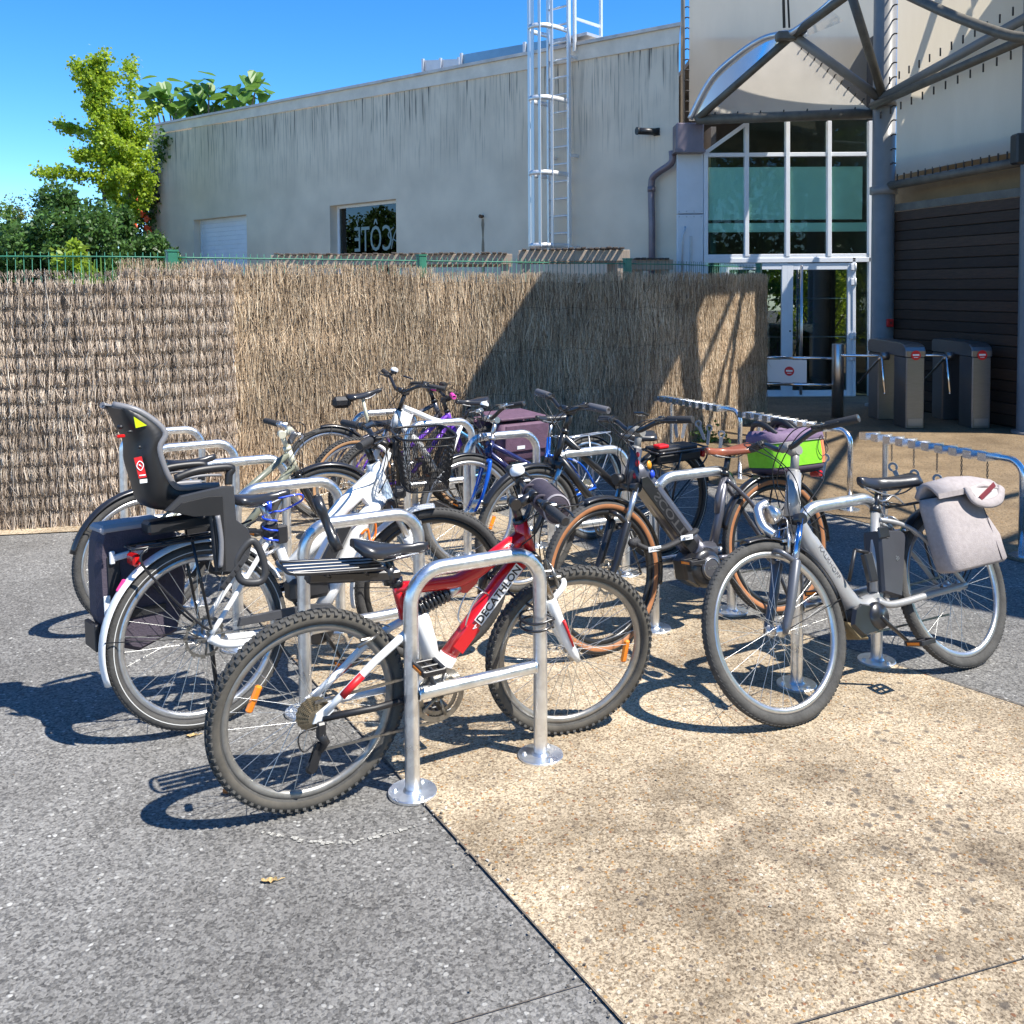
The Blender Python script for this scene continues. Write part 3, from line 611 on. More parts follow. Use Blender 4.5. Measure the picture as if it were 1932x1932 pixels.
b.add(vs_, [(2 * i, 2 * i + 1, 2 * i + 3, 2 * i + 2) for i in range(11)], 0, False, X); tmp = b.build('rust_stain', m_rust, bld); tmp.matrix_parent_inverse = WX.inverted()
# ================================================================== GLAZED ENTRANCE
YG = 14.8
def eg(px, py): return atY(px, py, YG)
m_tint = glassmat('tinted_glass', (.74, .90, .85), .008, .0, ior=1.30)
m_door = glassmat('door_glass', (.62, .72, .68), .008, .10)
m_frame = mat('white_door_frame', (.72, .74, .77), .35, var=.06, vscale=3)
ent = thing('glazed_entrance', 'tall glazed entrance front with white mullions and double doors', 'entrance', loc=(eg(1486, 748).x, YG, 0))
EO = V(ent.location)
def ebar(px0, py0, px1, py1, wd=.06, dp=.10, name='mullion', dy=0.):
    a = eg(px0, py0) - EO; c = eg(px1, py1) - EO; d = c - a; L = d.length; d.normalize(); s_ = V((0, 1, 0)).cross(d)
    b = MB(); b.box((L / 2, 0, 0), (L, wd, dp), basis(a + V((0, dy, 0)), d, s_, d.cross(s_)), 0, .004); return b.build(name, m_frame, ent)
XS = [1331, 1408, 1485, 1563.5, 1641]
for i, x in enumerate(XS): ebar(x, 484, x, 229 if i > 1 else (229 if i == 1 else 286), .062)
for y in (292.8, 484): ebar(1331, y, 1641, y - 2, .06, .09, 'transom', .012)
ebar(1331, 288, 1410, 232, .06, .09, 'sloping_rail', -.012)
ebar(1331, 484, 1331, 752, .06); ebar(1641, 484, 1641, 750, .06)
def epane(px0, py0, px1, py1, mt, dy=.03, name='pane', parent=None, poly=None):
    b = MB(); pts = poly or [(px0, py1), (px1, py1), (px1, py0), (px0, py0)]; q = [eg(*p) - EO for p in pts]
    b.prism([(p.x, p.z) for p in q], 0, .012, basis((0, dy, 0), (1, 0, 0), (0, 0, 1), (0, 1, 0))); return b.build(name, mt, parent or ent)
for i in range(4):
    epane(XS[i] + 3, 296, XS[i + 1] - 3, 481, m_tint)
    if i == 0: epane(0, 0, 0, 0, m_tint, poly=[(XS[0] + 4, 290), (XS[1] - 3, 290), (XS[1] - 3, 236)])
    else: epane(XS[i] + 3, 226, XS[i + 1] - 3, 290, m_tint)
# doors
def leaf(x0, x1, name='door'):
    b = MB(); q0 = eg(x0, 497) - EO; q1 = eg(x1, 750) - EO; z0, z1 = q1.z + .01, q0.z; X0, X1 = q0.x, q1.x; st = .09
    b.box(((X0 + st / 2), 0, (z0 + z1) / 2), (st, .07, z1 - z0), None, 0, .005); b.box(((X1 - st / 2), 0, (z0 + z1) / 2), (st, .07, z1 - z0), None, 0, .005)
    b.box(((X0 + X1) / 2, .001, z1 - .05), (X1 - X0 - 2 * st, .066, .10), None, 0, .004); b.box(((X0 + X1) / 2, .001, z0 + .055), (X1 - X0 - 2 * st, .066, .11), None, 0, .004)
    d = b.build(name, m_frame, ent)
    b = MB(); b.box(((X0 + X1) / 2, 0, (z0 + z1) / 2 + .005), (X1 - X0 - 2 * st, .01, z1 - z0 - .21)); b.build('pane', m_door, d)
    return d, X0, X1, z0, z1
dl, lx0, lx1, z0, z1 = leaf(1364, 1483.5); dr, rx0, rx1, z0, z1 = leaf(1484.5, 1607)
m_steel = mat('brushed_steel', (.55, .55, .56), .3, metal=1., var=.08, vscale=8, stretch=(1, 1, 30))
for (d, xx) in ((dr, rx0 + .20),):
    b = MB(); b.cyl((xx, -.10, z0 + .05), (xx, -.10, z1 - .03), .022, n=12)
    for zz in (z0 + .25, z1 - .25): b.cyl((xx, -.10, zz), (xx, -.03, zz), .012, n=8)
    b.build('pull_handle', m_steel, d)
for zz in (.30, .46, .86, .97): b = MB(); b.box((rx1 - .03, -.055, z0 + (z1 - z0) * zz), (.05, .04, .10), None, 0, .006); b.cyl((rx1 + .02, -.06, z0 + (z1 - z0) * zz - .06), (rx1 + .02, -.06, z0 + (z1 - z0) * zz + .06), .014, n=8); b.build('hinge', m_frame, dr)
b = MB(); b.cyl((rx0 + .045, -.037, 1.02), (rx0 + .045, -.045, 1.02), .014, n=10); b.build('lock_cylinder', m_black, dr)
ebar(1361, 497, 1361, 750, .05, .1); ebar(1609.5, 486, 1609.5, 750, .05, .1); ebar(1331, 492, 1641, 490, .07, .1, 'door_head')
epane(1613, 495, 1638, 748, m_tint, .02); epane(1334, 495, 1358, 748, m_tint, .02)
b = MB(); b.box(((lx0 + rx1) / 2, -.06, .006), (rx1 - lx0, .10, .012)); b.build('threshold', m_steel, ent)
# lobby behind the glass: floor, walls, ceiling, pale fascia band, rails, counter
lob = mat('lobby_wall', (.13, .12, .11), .8, var=.2, vscale=1.5); m_lfl = mat('lobby_floor', (.10, .09, .08), .4, var=.2, vscale=3)
b = MB(); xa, xb = lx0 - .12, rx1 + .4; b.box(((xa + xb) / 2, 5.0, 2.8), (xb - xa, .1, 5.6)); b.box((xa, 2.55, 2.1), (.08, 4.8, 4.2)); b.box((xb, 2.55, 2.8), (.08, 4.8, 5.6)); b.box(((xa + xb) / 2, 2.75, 5.62), (xb - xa + .1, 4.4, .08)); b.build('lobby_shell', lob, ent)
b = MB(); b.box(((xa + xb) / 2, 2.55, -.02), (xb - xa, 4.8, .06)); b.build('lobby_floor', m_lfl, ent)
m_band = mat('white_fascia_board', (.86, .87, .86), .6, var=.04, vscale=2)
p0 = eg(1339, 315) - EO; p1 = eg(1629, 413) - EO; b = MB(); b.box(((p0.x + p1.x) / 2, .085, (p0.z + p1.z) / 2), (p1.x - p0.x, .06, p0.z - p1.z)); b.build('fascia_board', m_band, ent)
p0 = eg(1334, 421) - EO; p1 = eg(1638, 436) - EO; b = MB(); b.box(((p0.x + p1.x) / 2, .082, (p0.z + p1.z) / 2), (p1.x - p0.x, .06, p0.z - p1.z)); b.build('floor_beam', m_band, ent)
for zz in (.92, 1.52): b = MB(); b.cyl((lx0, .12, zz), (rx1, .12, zz), .013, n=8); b.build('inner_rail', m_steel, ent)
m_leaf = leafmat('leaf_mid', (.09, .17, .03)); m_leafd = leafmat('leaf_dark', (.065, .14, .03), .5); m_leafy = leafmat('leaf_yellow', (.22, .32, .03), .3, .45); m_leafb = leafmat('leaf_broad', (.10, .21, .035), .25, .4)
m_bark = mat('bark', (.14, .12, .10), .9, var=.4, vscale=14, bump=.4, bscale=30, stretch=(1, 1, .3))
def leaf_cloud(name, pts, size, mt, parent, jit=.35, seed=0, aspect=.55):
    """diamond leaves, one folded quad each, at the given points"""
    r_ = np.random.default_rng(seed); pts = np.asarray(pts, float); N = len(pts)
    d = r_.normal(size=(N, 3)); d[:, 2] -= .25; d /= np.linalg.norm(d, axis=1)[:, None]
    e = np.cross(d, r_.normal(size=(N, 3))); e /= np.linalg.norm(e, axis=1)[:, None]; n_ = np.cross(d, e)
    s = size * (1 + jit * r_.uniform(-1, 1, N))[:, None]
    v = np.stack([pts, pts + d * s * .5 + e * s * aspect * .5 + n_ * s * .08, pts + d * s, pts + d * s * .5 - e * s * aspect * .5 + n_ * s * .08], 1).reshape(-1, 3)
    f = np.arange(4 * N).reshape(-1, 4)
    return npmesh(name, v, f, mt, parent)
# indoor palm seen through the door glass
pl = thing('potted_palm', 'tall leafy plant in a pot just inside the right glass door', 'plant', loc=(EO.x + .25, YG + 1.3, .01))
b = MB(); b.lathe([(.16, 0), (.2, .02), (.24, .42), (.22, .43), (.2, .38), (0, .38)], 20); b.build('pot', m_black, pl)
stems = []; lp = []; random.seed(5)
for i in range(9):
    a = random.uniform(0, 6.28); h = random.uniform(1.3, 2.1); r0 = random.uniform(.1, .4); q = [V((.05 * cos(a), .05 * sin(a), .38)), V((r0 * .5 * cos(a), r0 * .5 * sin(a), h * .6)), V((r0 * cos(a), r0 * sin(a), h))]
    stems.append(cr(q, 6))
    for p in cr(q, 30)[25:]: lp += [tuple(p + V((random.gauss(0, .10), random.gauss(0, .10), random.gauss(0, .05)))) for _ in range(7)]
b = MB()
for s_ in stems: b.tube(s_, .008, 5)
b.build('stem', m_bark, pl); leaf_cloud('foliage', lp, .16, m_leaf, pl, seed=4, aspect=.28)

# white metal cladding between stucco wall and glazing
m_clad = mat('white_cladding', (.66, .68, .72), .45, metal=.2, var=.06, vscale=2)
cl = thing('cladding_panel', 'pale metal cladding strip left of the glazed entrance', 'cladding', loc=(eg(1300, 748).x, YG, 0))
CO = V(cl.location); a = eg(1277, 505) - CO; c = eg(1327, 258) - CO; sm_ = (eg(1300, 404) - CO).z
for (za, zb) in ((0, sm_ - .006), (sm_ + .006, c.z)):
    b = MB(); b.box(((a.x + c.x) / 2, .02, (za + zb) / 2), (c.x - a.x, .08, zb - za), None, 0, .006); b.build('sheet', m_clad, cl)
b = MB()
for f in (.08, .36, .64, .92):
    for zz in (sm_ + .04, sm_ - .04, 2.1, 4.0): b.cyl((a.x + (c.x - a.x) * f, -.02, zz), (a.x + (c.x - a.x) * f, -.028, zz), .012, n=6)
b.build('screw_heads', m_galv0, cl)
b = MB(); q = eg(1303, 440) - CO; b.box((q.x, -.035, 1.95), (.035, .03, 1.1)); q = eg(1288, 440) - CO; b.tube([(q.x + .03, -.03, q.z + .1), (q.x + .03, -.08, q.z + .06), (q.x - .02, -.08, q.z - .05), (q.x - .02, -.08, 1.6)], .014, 8); b.build('vertical_rail', m_galv0, cl)

# ================================================================== TENSILE CANOPY
m_fab = mat('canvas', (.52, .48, .41), .85, var=.14, vscale=1.6, bump=.06, bscale=8, stretch=(1, 1, .3))
_n = m_fab.node_tree.nodes; _l = m_fab.node_tree.links; _t = _n.new('ShaderNodeBsdfTranslucent'); _t.inputs[0].default_value = (.78, .68, .52, 1); _mx = _n.new('ShaderNodeMixShader'); _mx.inputs[0].default_value = .5
_l.new(_n['Principled BSDF'].outputs[0], _mx.inputs[1]); _l.new(_t.outputs[0], _mx.inputs[2]); _l.new(_mx.outputs[0], _n['Material Output'].inputs[0])
m_grey = mat('grey_paint', (.22, .215, .205), .4, var=.12, vscale=3, rvar=.1)
m_dgrey = mat('weathered_steel', (.115, .105, .085), .5, var=.3, vscale=6)
m_lace = mat('lacing', (.06, .055, .05), .8)
m_clear = glassmat('clear_vinyl', (.80, .86, .92), .03, .22)
C1 = V((5.24, 13.5, 0)); C2 = V((5.97, 10.9, 0))
can = thing('tensile_canopy', 'tensile canvas canopy on grey columns with laced edges over the entrance', 'canopy', loc=C1)
def cb(): return MB()
def fin(b, name, m): return b.build(name, m, can, T(*(-C1)))
b = cb(); b.lathe([(.22, 0), (.22, .03), (.155, .035), (.155, 9)], 28, T(*C1)); fin(b, 'column', m_grey)
b = cb(); b.lathe([(.22, 0), (.22, .03), (.165, .035), (.165, 9)], 28, T(*C2)); fin(b, 'column', m_grey)
for z in (4.28, 3.05): b = cb(); b.lathe([(.157, -.06), (.185, -.05), (.185, .05), (.157, .06)], 28, T(C1.x, C1.y, z)); fin(b, 'collar', m_grey)
N1 = atY(1496, 66, 13.2); A1_ = atY(1314, 226, 14.35); B1_ = atY(1648, 214, 13.72); C1j = V((C1.x - .12, C1.y - .1, 4.33))
def tubeP(pts, r, name, mt, nn=10): b = cb(); b.tube(pts, r, nn); return fin(b, name, mt)
def fabric(pts_grid, name='fabric_panel', mt=None):
    """grid of points -> smooth sheet with a little thickness"""
    R_ = len(pts_grid); Cn = len(pts_grid[0]); b = cb(); vs = [p for r in pts_grid for p in r]
    fs = [(i * Cn + j, i * Cn + j + 1, (i + 1) * Cn + j + 1, (i + 1) * Cn + j) for i in range(R_ - 1) for j in range(Cn - 1)]
    b.add(vs, fs, 0, True); return fin(b, name, mt or m_fab)
def tri_fabric(A, B, C, sag=.0, nrm=(0, 0, 0), k=10):
    g_ = []
    for i in range(k + 1):
        f = i / k; p = A.lerp(C, f); q = B.lerp(C, f * .999)
        g_.append([p.lerp(q, j / k) + V(nrm) * (sag * 4 * (j / k) * (1 - j / k) * (1 - f)) for j in range(k + 1)])
    return fabric(g_)
def lacing(P0, P1, off, step=.16, name='lacing'):
    b = cb(); d = P1 - P0; nst = int(d.length / step)
    for i in range(nst):
        p = P0.lerp(P1, (i + .5) / nst); b.tube([p, p + off * .5 + V((0, 0, .015)), p + off], .011, 5)
    return stuff(fin(b, name, m_lace))
# back wall of canvas, rising out of the picture
bw0 = atY(1300, 226, 15.3); bw1 = atY(1660, 226, 15.3)
fabric([[V((bw0.x + (bw1.x - bw0.x) * j / 8, 15.3 - .10 * sin(pi * j / 8), 4.35 + (9.2 - 4.35) * i / 8)) for j in range(9)] for i in range(9)])
lacing(V((bw0.x, 15.28, 4.4)), V((bw0.x, 15.28, 9.0)), V((-.07, 0, 0)))
b = cb(); b.cyl((bw0.x - .10, 15.3, 4.2), (bw0.x - .10, 15.3, 9.2), .035, n=10); fin(b, 'edge_tube', m_grey)
# gable triangle of canvas between foot tube and front node
fa = A1_.lerp(B1_, .03) + V((0, -.06, .05)); fb = A1_.lerp(B1_, .97) + V((0, -.06, .05)); fn = atY(1492, 76, 15.0)
tri_fabric(fa, fb, fn, .10, (0, .6, -.4))
tubeP([A1_, B1_], .075, 'foot_tube', m_dgrey); lacing(A1_.lerp(B1_, .04), A1_.lerp(B1_, .96), V((0, -.05, .09)), .3)
tubeP([N1, A1_], .055, 'strut', m_dgrey); tubeP([N1, C1j], .065, 'strut', m_grey); lacing(fn.lerp(fb, .1), fn.lerp(fb, .95), (C1j - fb).normalized() * .09, .17)
tubeP([N1, atY(1640, -40, 11.6)], .06, 'strut', m_dgrey); tubeP([atY(1600, -30, 12.6), C1j + V((.1, 0, -.1))], .06, 'strut', m_dgrey)
arch = [atY(1302, 224, 14.4)] + [atY(*p, 14.4 - 1.2 * f) for p, f in (((1341, 151), .2), ((1394, 102), .45), ((1440, 73), .7), ((1478, 63), .95), ((1500, 58), 1.1), ((1555, 15), 1.5), ((1620, -45), 2.0))]
tubeP(cr(arch, 8), .045, 'arch_tube', mat('arch_alu', (.62, .65, .70), .3, metal=.7, var=.1, vscale=6))
# clear vinyl lights between arch and strut
ap = cr(arch[:6], 8); b = cb(); vs_ = [p + V((0, .03, 0)) for p in ap] + [N1.lerp(A1_, i / 40) + V((0, .03, 0)) for i in range(len(ap))][:0]
Ln = len(ap); st_ = [A1_.lerp(N1, i / (Ln - 1)) + V((0, .03, .02)) for i in range(Ln)]
b.add([p + V((0, .03, 0)) for p in ap] + st_, [(i, i + 1, Ln + i + 1, Ln + i) for i in range(Ln - 1)], 0, True); fin(b, 'clear_panel', m_clear)
b = cb(); q0, q1, q2 = N1 + V((.1, .05, -.05)), atY(1592, 40, 13.0), atY(1560, 10, 13.0); b.add([q0, q1, q2, atY(1520, 40, 13.1)], [(0, 1, 2, 3)]); fin(b, 'clear_panel', m_clear)
b = cb(); b.ball(N1, .085, 12, 8); b.box(N1 + V((-.1, 0, -.02)), (.26, .16, .12), None, 0, .02); b.cyl(N1 + V((.1, -.1, .05)), N1 + V((.1, .1, .05)), .07, n=12); fin(b, 'node_bracket', m_dgrey)
tubeP([N1 + V((-.12, 0, .1)), N1 + V((-.14, .1, 1.6))], .02, 'hanger_cable', m_lace, 6); tubeP([N1 + V((-.05, 0, .1)), N1 + V((-.10, .1, 1.6))], .014, 'hanger_cable', m_lace, 6)
# side wall of canvas from column to column, laced
sd = (C2 - C1).normalized(); sn = V((sd.y, -sd.x, 0)); sn = -sn if sn.x > 0 else sn
def sp(px, py, off=.0): return vpl(px, py, C1 + sn * off, C2 + sn * off)
SL = (C2 - C1).length; e0 = .26; e1 = SL - .20
def sgrid(z0f, z1f, k=8):
    return [[C1 + sd * (e0 + (e1 - e0) * j / k) + sn * (.04 * sin(pi * j / k)) + V((0, 0, z0f(j / k) + (z1f(j / k) - z0f(j / k)) * i / k)) for j in range(k + 1)] for i in range(k + 1)]
fabric(sgrid(lambda f: 3.22 + .04 * f, lambda f: 9.0))
lacing(C1 + sd * e0 + V((0, 0, 3.3)), C1 + sd * e0 + V((0, 0, 9)), -sd * .12, .19)
lacing(C1 + sd * e0 + V((0, 0, 3.24)) + sn * .03, C1 + sd * e1 + V((0, 0, 3.28)) + sn * .03, V((0, 0, -.09)), .14)
tubeP([C1 + V((0, 0, 3.10)), C2 + V((0, 0, 3.14))], .06, 'edge_tube', m_dgrey)
tubeP([C1 + sn * .12 + V((0, 0, 4.3)), sp(1960, 20, .18)], .06, 'strut', m_grey); tubeP([C1 + sn * .2 + V((0, 0, 4.22)), sp(1960, 62, .22)], .055, 'strut', m_dgrey)
p0_, p1_ = C1 + sn * .14 + V((0, 0, 4.42)), sp(1950, 8, .16); lacing(p0_, p1_, V((0, 0, .1)), .2); lacing(p0_ - V((0, 0, .3)), p1_ - V((0, 0, .4)), V((0, 0, -.1)), .2)
tubeP(cr([sp(1715, -8, 1.2), sp(1800, 30, 1.2), sp(1900, 66, 1.1), sp(1960, 72, 1.0)], 6), .055, 'strut', m_dgrey)
# canopy sheets overhead, out of the picture; they throw the broad shadow on screen and paving
out_ = [(2.62, 8.7), (2.5, 7.4), (3.5, 5.72), (4.1, 4.2), (4.85, 4.15), (5.3, 3.84), (6.0, 3.26), (10.5, .4)]
in_ = [(4.55, 10.0), (4.6, 8.0), (4.95, 6.4), (5.1, 5.6), (5.5, 5.35), (5.9, 5.0), (6.6, 4.6), (11.5, 2.6)]
m_roof = mat('canopy_membrane', (.45, .43, .40), .8, var=.12, vscale=2)
fabric([[V((*a, 5.5)).lerp(V((*c, 5.6)), i / 3) for a, c in zip(out_, in_)] for i in range(4)], mt=m_roof)
tubeP([V((*a, 5.5)) for a in out_], .05, 'edge_tube', m_grey); tubeP([V((*a, 5.6)) for a in in_], .05, 'edge_tube', m_grey)
rear = [[V((5.75 + .45 * i, 10.2 + 1.1 * i, 5.6 + .25 * i)), V((7.6, 9.5 + 1.25 * i, 5.8 + .25 * i)), V((12, 9.0 + 1.3 * i, 5.8 + .25 * i))] for i in range(4)]
fabric(rear, mt=m_roof); tubeP(rear[0], .05, 'edge_tube', m_grey)
for a, c in ((in_[2], rear[0][1]), (in_[4], rear[0][1]), (in_[6], rear[0][2]), (in_[5], rear[0][2])): tubeP([V((*a, 5.6)), c], .05, 'strut', m_grey, 8)
tubeP([V((3.0, 9.5, 5.6)), V((6.4, 8.75, 5.6))], .17, 'strut', m_grey, 10); tubeP([V((6.0, 11.7, 5.8)), V((4.4, 9.45, 5.6))], .11, 'strut', m_grey, 8)  # unseen thick tubes added to throw shade bands across the sunlit mat
tubeP([V((*in_[2], 5.6)), C2 + V((0, 0, 7))], .04, 'strut', m_grey, 8); tubeP([V((*in_[6], 5.6)), C2 + V((0, 0, 7))], .04, 'strut', m_grey, 8); tubeP([V((*in_[0], 5.6)), C1 + V((0, 0, 7.5))], .04, 'strut', m_grey, 8)

for (za, zb, da_, db_) in ((3.0, 6.6, .2, 2.2), (3.0, 6.0, .6, 2.6), (5.3, 4.9, .1, 2.6)): tubeP([C1 + sd * da_ - sn * 1.1 + V((0, 0, za + 1.2)), C1 + sd * db_ - sn * 1.1 + V((0, 0, zb + 1.2))], .075, 'strut', m_grey, 8)  # unseen tubes added outside the canvas wall to cast diagonal shadows on it
# speaker box on the near column, red alarm box on the far column
b = MB(); q = C2 + sn * .02 + V((-.16, -.12, 0)); b.box((q.x - .09, q.y, 2.98 + .25), (.14, .16, .34), None, 0, .02); b.box((q.x + .02, q.y, 3.23), (.08, .05, .06))
tag(b.build('loudspeaker', m_black), 'small black loudspeaker box on the column at the right edge', 'loudspeaker')
q = vpl(1678, 609, (C1.x, C1.y - .16), (C1.x + 1, C1.y - .16)); b = MB(); b.box((q.x, q.y - .02, q.z), (.09, .05, .11), None, 0, .008); b.box((q.x, q.y - .048, q.z), (.06, .01, .07), None, 1)
b.cyl((q.x, q.y - .053, q.z), (q.x, q.y - .058, q.z), .014, n=10, m=2)
tag(b.build('alarm_box', [mat('signal_red', (.55, .02, .02), .4), mat('signal_red_dark', (.4, .015, .015), .35), m_black]), 'small red alarm call point on the grey entrance column', 'alarm')

# ================================================================== TIMBER WALL
m_wood = [mat('dark_board_%s' % k, c, .7, var=.3, vscale=6, bump=.25, bscale=40, stretch=(1, 1, 8)) for k, c in (('a', (.040, .022, .012)), ('b', (.055, .031, .018)), ('c', (.030, .017, .010)))]
tw = thing('timber_wall', 'dark horizontal board wall between the two grey columns', 'wall', loc=C1)
X_ = basis(C1 - sn * .12, sd, sn * -1, (0, 0, 1)); meshes = []
for k in range(3):
    b = MB(); b.box((SL / 2, 0, 0), (SL + .5, .03, .128), None, 0, .006); meshes.append(b.mesh('board', m_wood[k]))
for i in range(20):
    o = bpy.data.objects.new('board', meshes[(i * 7) % 3]); COL.objects.link(o); o.parent = tw; o.matrix_local = T(*(-C1)) @ X_ @ T(0, random.uniform(-.004, .004), .09 + i * .136) @ rotm('Y', random.uniform(-.0012, .0012))
b = MB(); b.box((SL / 2, .05, 1.36), (SL + .4, .05, 2.72), T(*(-C1)) @ X_); b.build('backing', m_dark, tw)
b = MB(); b.box((SL / 2, .02, 2.80), (SL + .4, .10, .10), T(*(-C1)) @ X_); b.build('cap_rail', m_dgrey, tw)
m_ochre = mat('ochre_soffit', (.26, .18, .10), .8, var=.15, vscale=3)
b = MB(); b.box((SL / 2, .35, 3.1), (SL + 1.6, .04, .7), T(*(-C1)) @ X_); b.build('upper_panel', m_ochre, tw)

# ================================================================== TURNSTILES AND BARRIER
m_ts = mat('turnstile_steel', (.24, .24, .245), .38, metal=.85, var=.1, vscale=10, stretch=(1, 1, 20)); m_red = mat('sign_red', (.62, .015, .02), .45); m_wht = mat('sign_white', (.80, .80, .80), .45); m_chr = mat('chrome', (.75, .76, .78), .12, metal=1.)
def noentry(b, X, r):
    """round no-entry sticker: red disc, white bar"""
    b.lathe([(0, 0), (r, 0), (r, .002), (0, .002)], 28, X, 0, False); b.box((0, .08 * r, .0026), (1.35 * r, .36 * r, .0012), X, 1)
    b.box((0, -.42 * r, .0026), (.85 * r, .12 * r, .0012), X, 1)
def turnstile(rear, front, label):
    d = (front - rear); d.z = 0; L = d.length; d.normalize(); s_ = V((-d.y, d.x, 0)); r = thing('turnstile', label, 'turnstile', mw=basis(rear, d, s_, (0, 0, 1)), group='tripod turnstiles at the entrance')
    wd = .225; L0, L1 = -.14, L + .14
    b = MB(); b.box((L0 + .15, 0, .43), (.30, wd, .86), None, 0, .012); b.build('leg', m_ts, r)
    b = MB(); b.box((L1 - .17, 0, .43), (.34, wd, .86), None, 0, .012); b.build('leg', m_ts, r)
    b = MB(); b.prism([(L0, .862), (L1, .862), (L1 + .004, .93), (L1 - .02, .975), (L1 - .07, 1.005), (L1 - .16, 1.022), (L0 + .10, 1.03), (L0 + .03, 1.02), (L0 - .002, .985)], -wd / 2 - .01, wd / 2 + .01, basis((0, 0, 0), (1, 0, 0), (0, 0, 1), (0, -1, 0)), 0, .012); h = b.build('housing', m_ts, r)
    b = MB(); noentry(b, basis((L1 + .004, 0, .88 - .0), (0, 1, 0), (0, 0, 1), (1, 0, 0)), .058); b.build('no_entry_sticker', [m_red, m_wht], r)
    b = MB(); b.box((L1 + .003, 0, .08), (.006, .17, .085)); b.build('plate', mat('rating_plate', (.3, .31, .32), .3, metal=.6), r)
    c = V((L * .55, -wd / 2 - .03, .84)); b = MB(); b.cyl((c.x, -wd / 2, c.z), (c.x, c.y - .06, c.z), .055, .045, 16); b.build('hub', m_ts, r)
    for e in (V((0, -1, .02)), V((-.62, -.32, -.72)), V((.45, -.12, -.88))):
        b = MB(); e.normalize(); p = c + V((0, -.05, 0)); b.tube([p, p + e * .06, p + e * .5], .017, 10); b.ball(p + e * .5, .017, 8, 6); b.build('arm', m_chr, r)
    return r
turnstile(gnd(1662, 789), gnd(1716, 806), 'tripod turnstile left of its twin, next to the barrier post')
turnstile(gnd(1783, 789), gnd(1840, 806), 'tripod turnstile right of its twin, against the dark boards')
bp_ = gnd(1580, 788); br = thing('barrier', 'steel barrier with a white no-entry panel beside the turnstiles', 'barrier', loc=bp_)
b = MB(); b.lathe([(0, 0), (.075, 0), (.075, .955), (.07, .962), (0, .962)], 24); b.build('post', m_steel, br)
e_ = V((3.36, 12.62, 0)) - bp_; e_.z = 0
for zz in (.77, .42): b = MB(); b.cyl((0, 0, zz), tuple(e_ + V((0, 0, zz))), .020, n=10); b.build('rail', m_chr, br)
ed = e_.normalized(); X = basis(ed * (e_.length * .72) + V((0, 0, .585)), -ed, (0, 0, 1), V((0, 0, 1)).cross(ed) * 1)
zt_ = (-ed).cross(V((0, 0, 1))); X = basis(ed * (e_.length * .70) + V((0, 0, .595)), -ed, (0, 0, 1), zt_)
b = MB(); b.box((0, 0, 0), (.50, .30, .012), X, 0, .002); pn = b.build('sign_panel', m_wht, br)
b = MB(); noentry(b, X @ T(.03, .0, .008), .062); b.build('no_entry_sign', [m_red, m_wht], pn)
# ================================================================== WOODEN PERGOLA BEHIND THE SCREEN
m_pale = mat('pale_timber', (.42, .33, .25), .8, var=.2, vscale=5, stretch=(8, 8, 1), bump=.15, bscale=50); m_oldw = mat('old_timber', (.10, .08, .065), .85, var=.3, vscale=6)
def pergola(label, px0, px1, Y, ztop, depth, nsl, tilt=0.):
    a = atY(px0, 500, Y).x; c = atY(px1, 500, Y).x; r = thing('wooden_pergola', label, 'pergola', loc=(a, Y, 0)); L = c - a
    for x in (.06, L - .06):
        for y in (0, depth):
            b = MB(); b.box((x, y, ztop / 2 - .07), (.12, .12, ztop - .14), None, 0, .006); b.build('post', m_pale, r)
    for y in (0, depth): b = MB(); b.box((L / 2, y - .075 * (1 if y == 0 else -1), ztop - .10), (L + .1, .03, .15), None, 0, .004); b.build('beam', m_pale, r)
    b = MB(); b.box((0, 0, 0), (.06, depth + .3, .022), None, 0, .003); me = b.mesh('slat', m_oldw)
    for i in range(nsl):
        o = bpy.data.objects.new('slat', me); COL.objects.link(o); o.parent = r; o.location = (L * (i + .5) / nsl, depth / 2, ztop - .012 + tilt * i / nsl); o.rotation_euler = (random.uniform(-.01, .01), tilt * .1, random.uniform(-.02, .02))
    return r
pergola('low wooden pergola with pale beam behind the mats, in front of the dark window', 520, 960, 14.2, 2.24, 1.6, 40)
pergola('low wooden pergola with grey weathered beam behind the mats, below the ladder', 985, 1180, 13.2, 2.25, 1.3, 16, .02)
pergola('small wooden pergola behind the mats beside the downpipe', 1196, 1262, 14.0, 2.14, .5, 6)

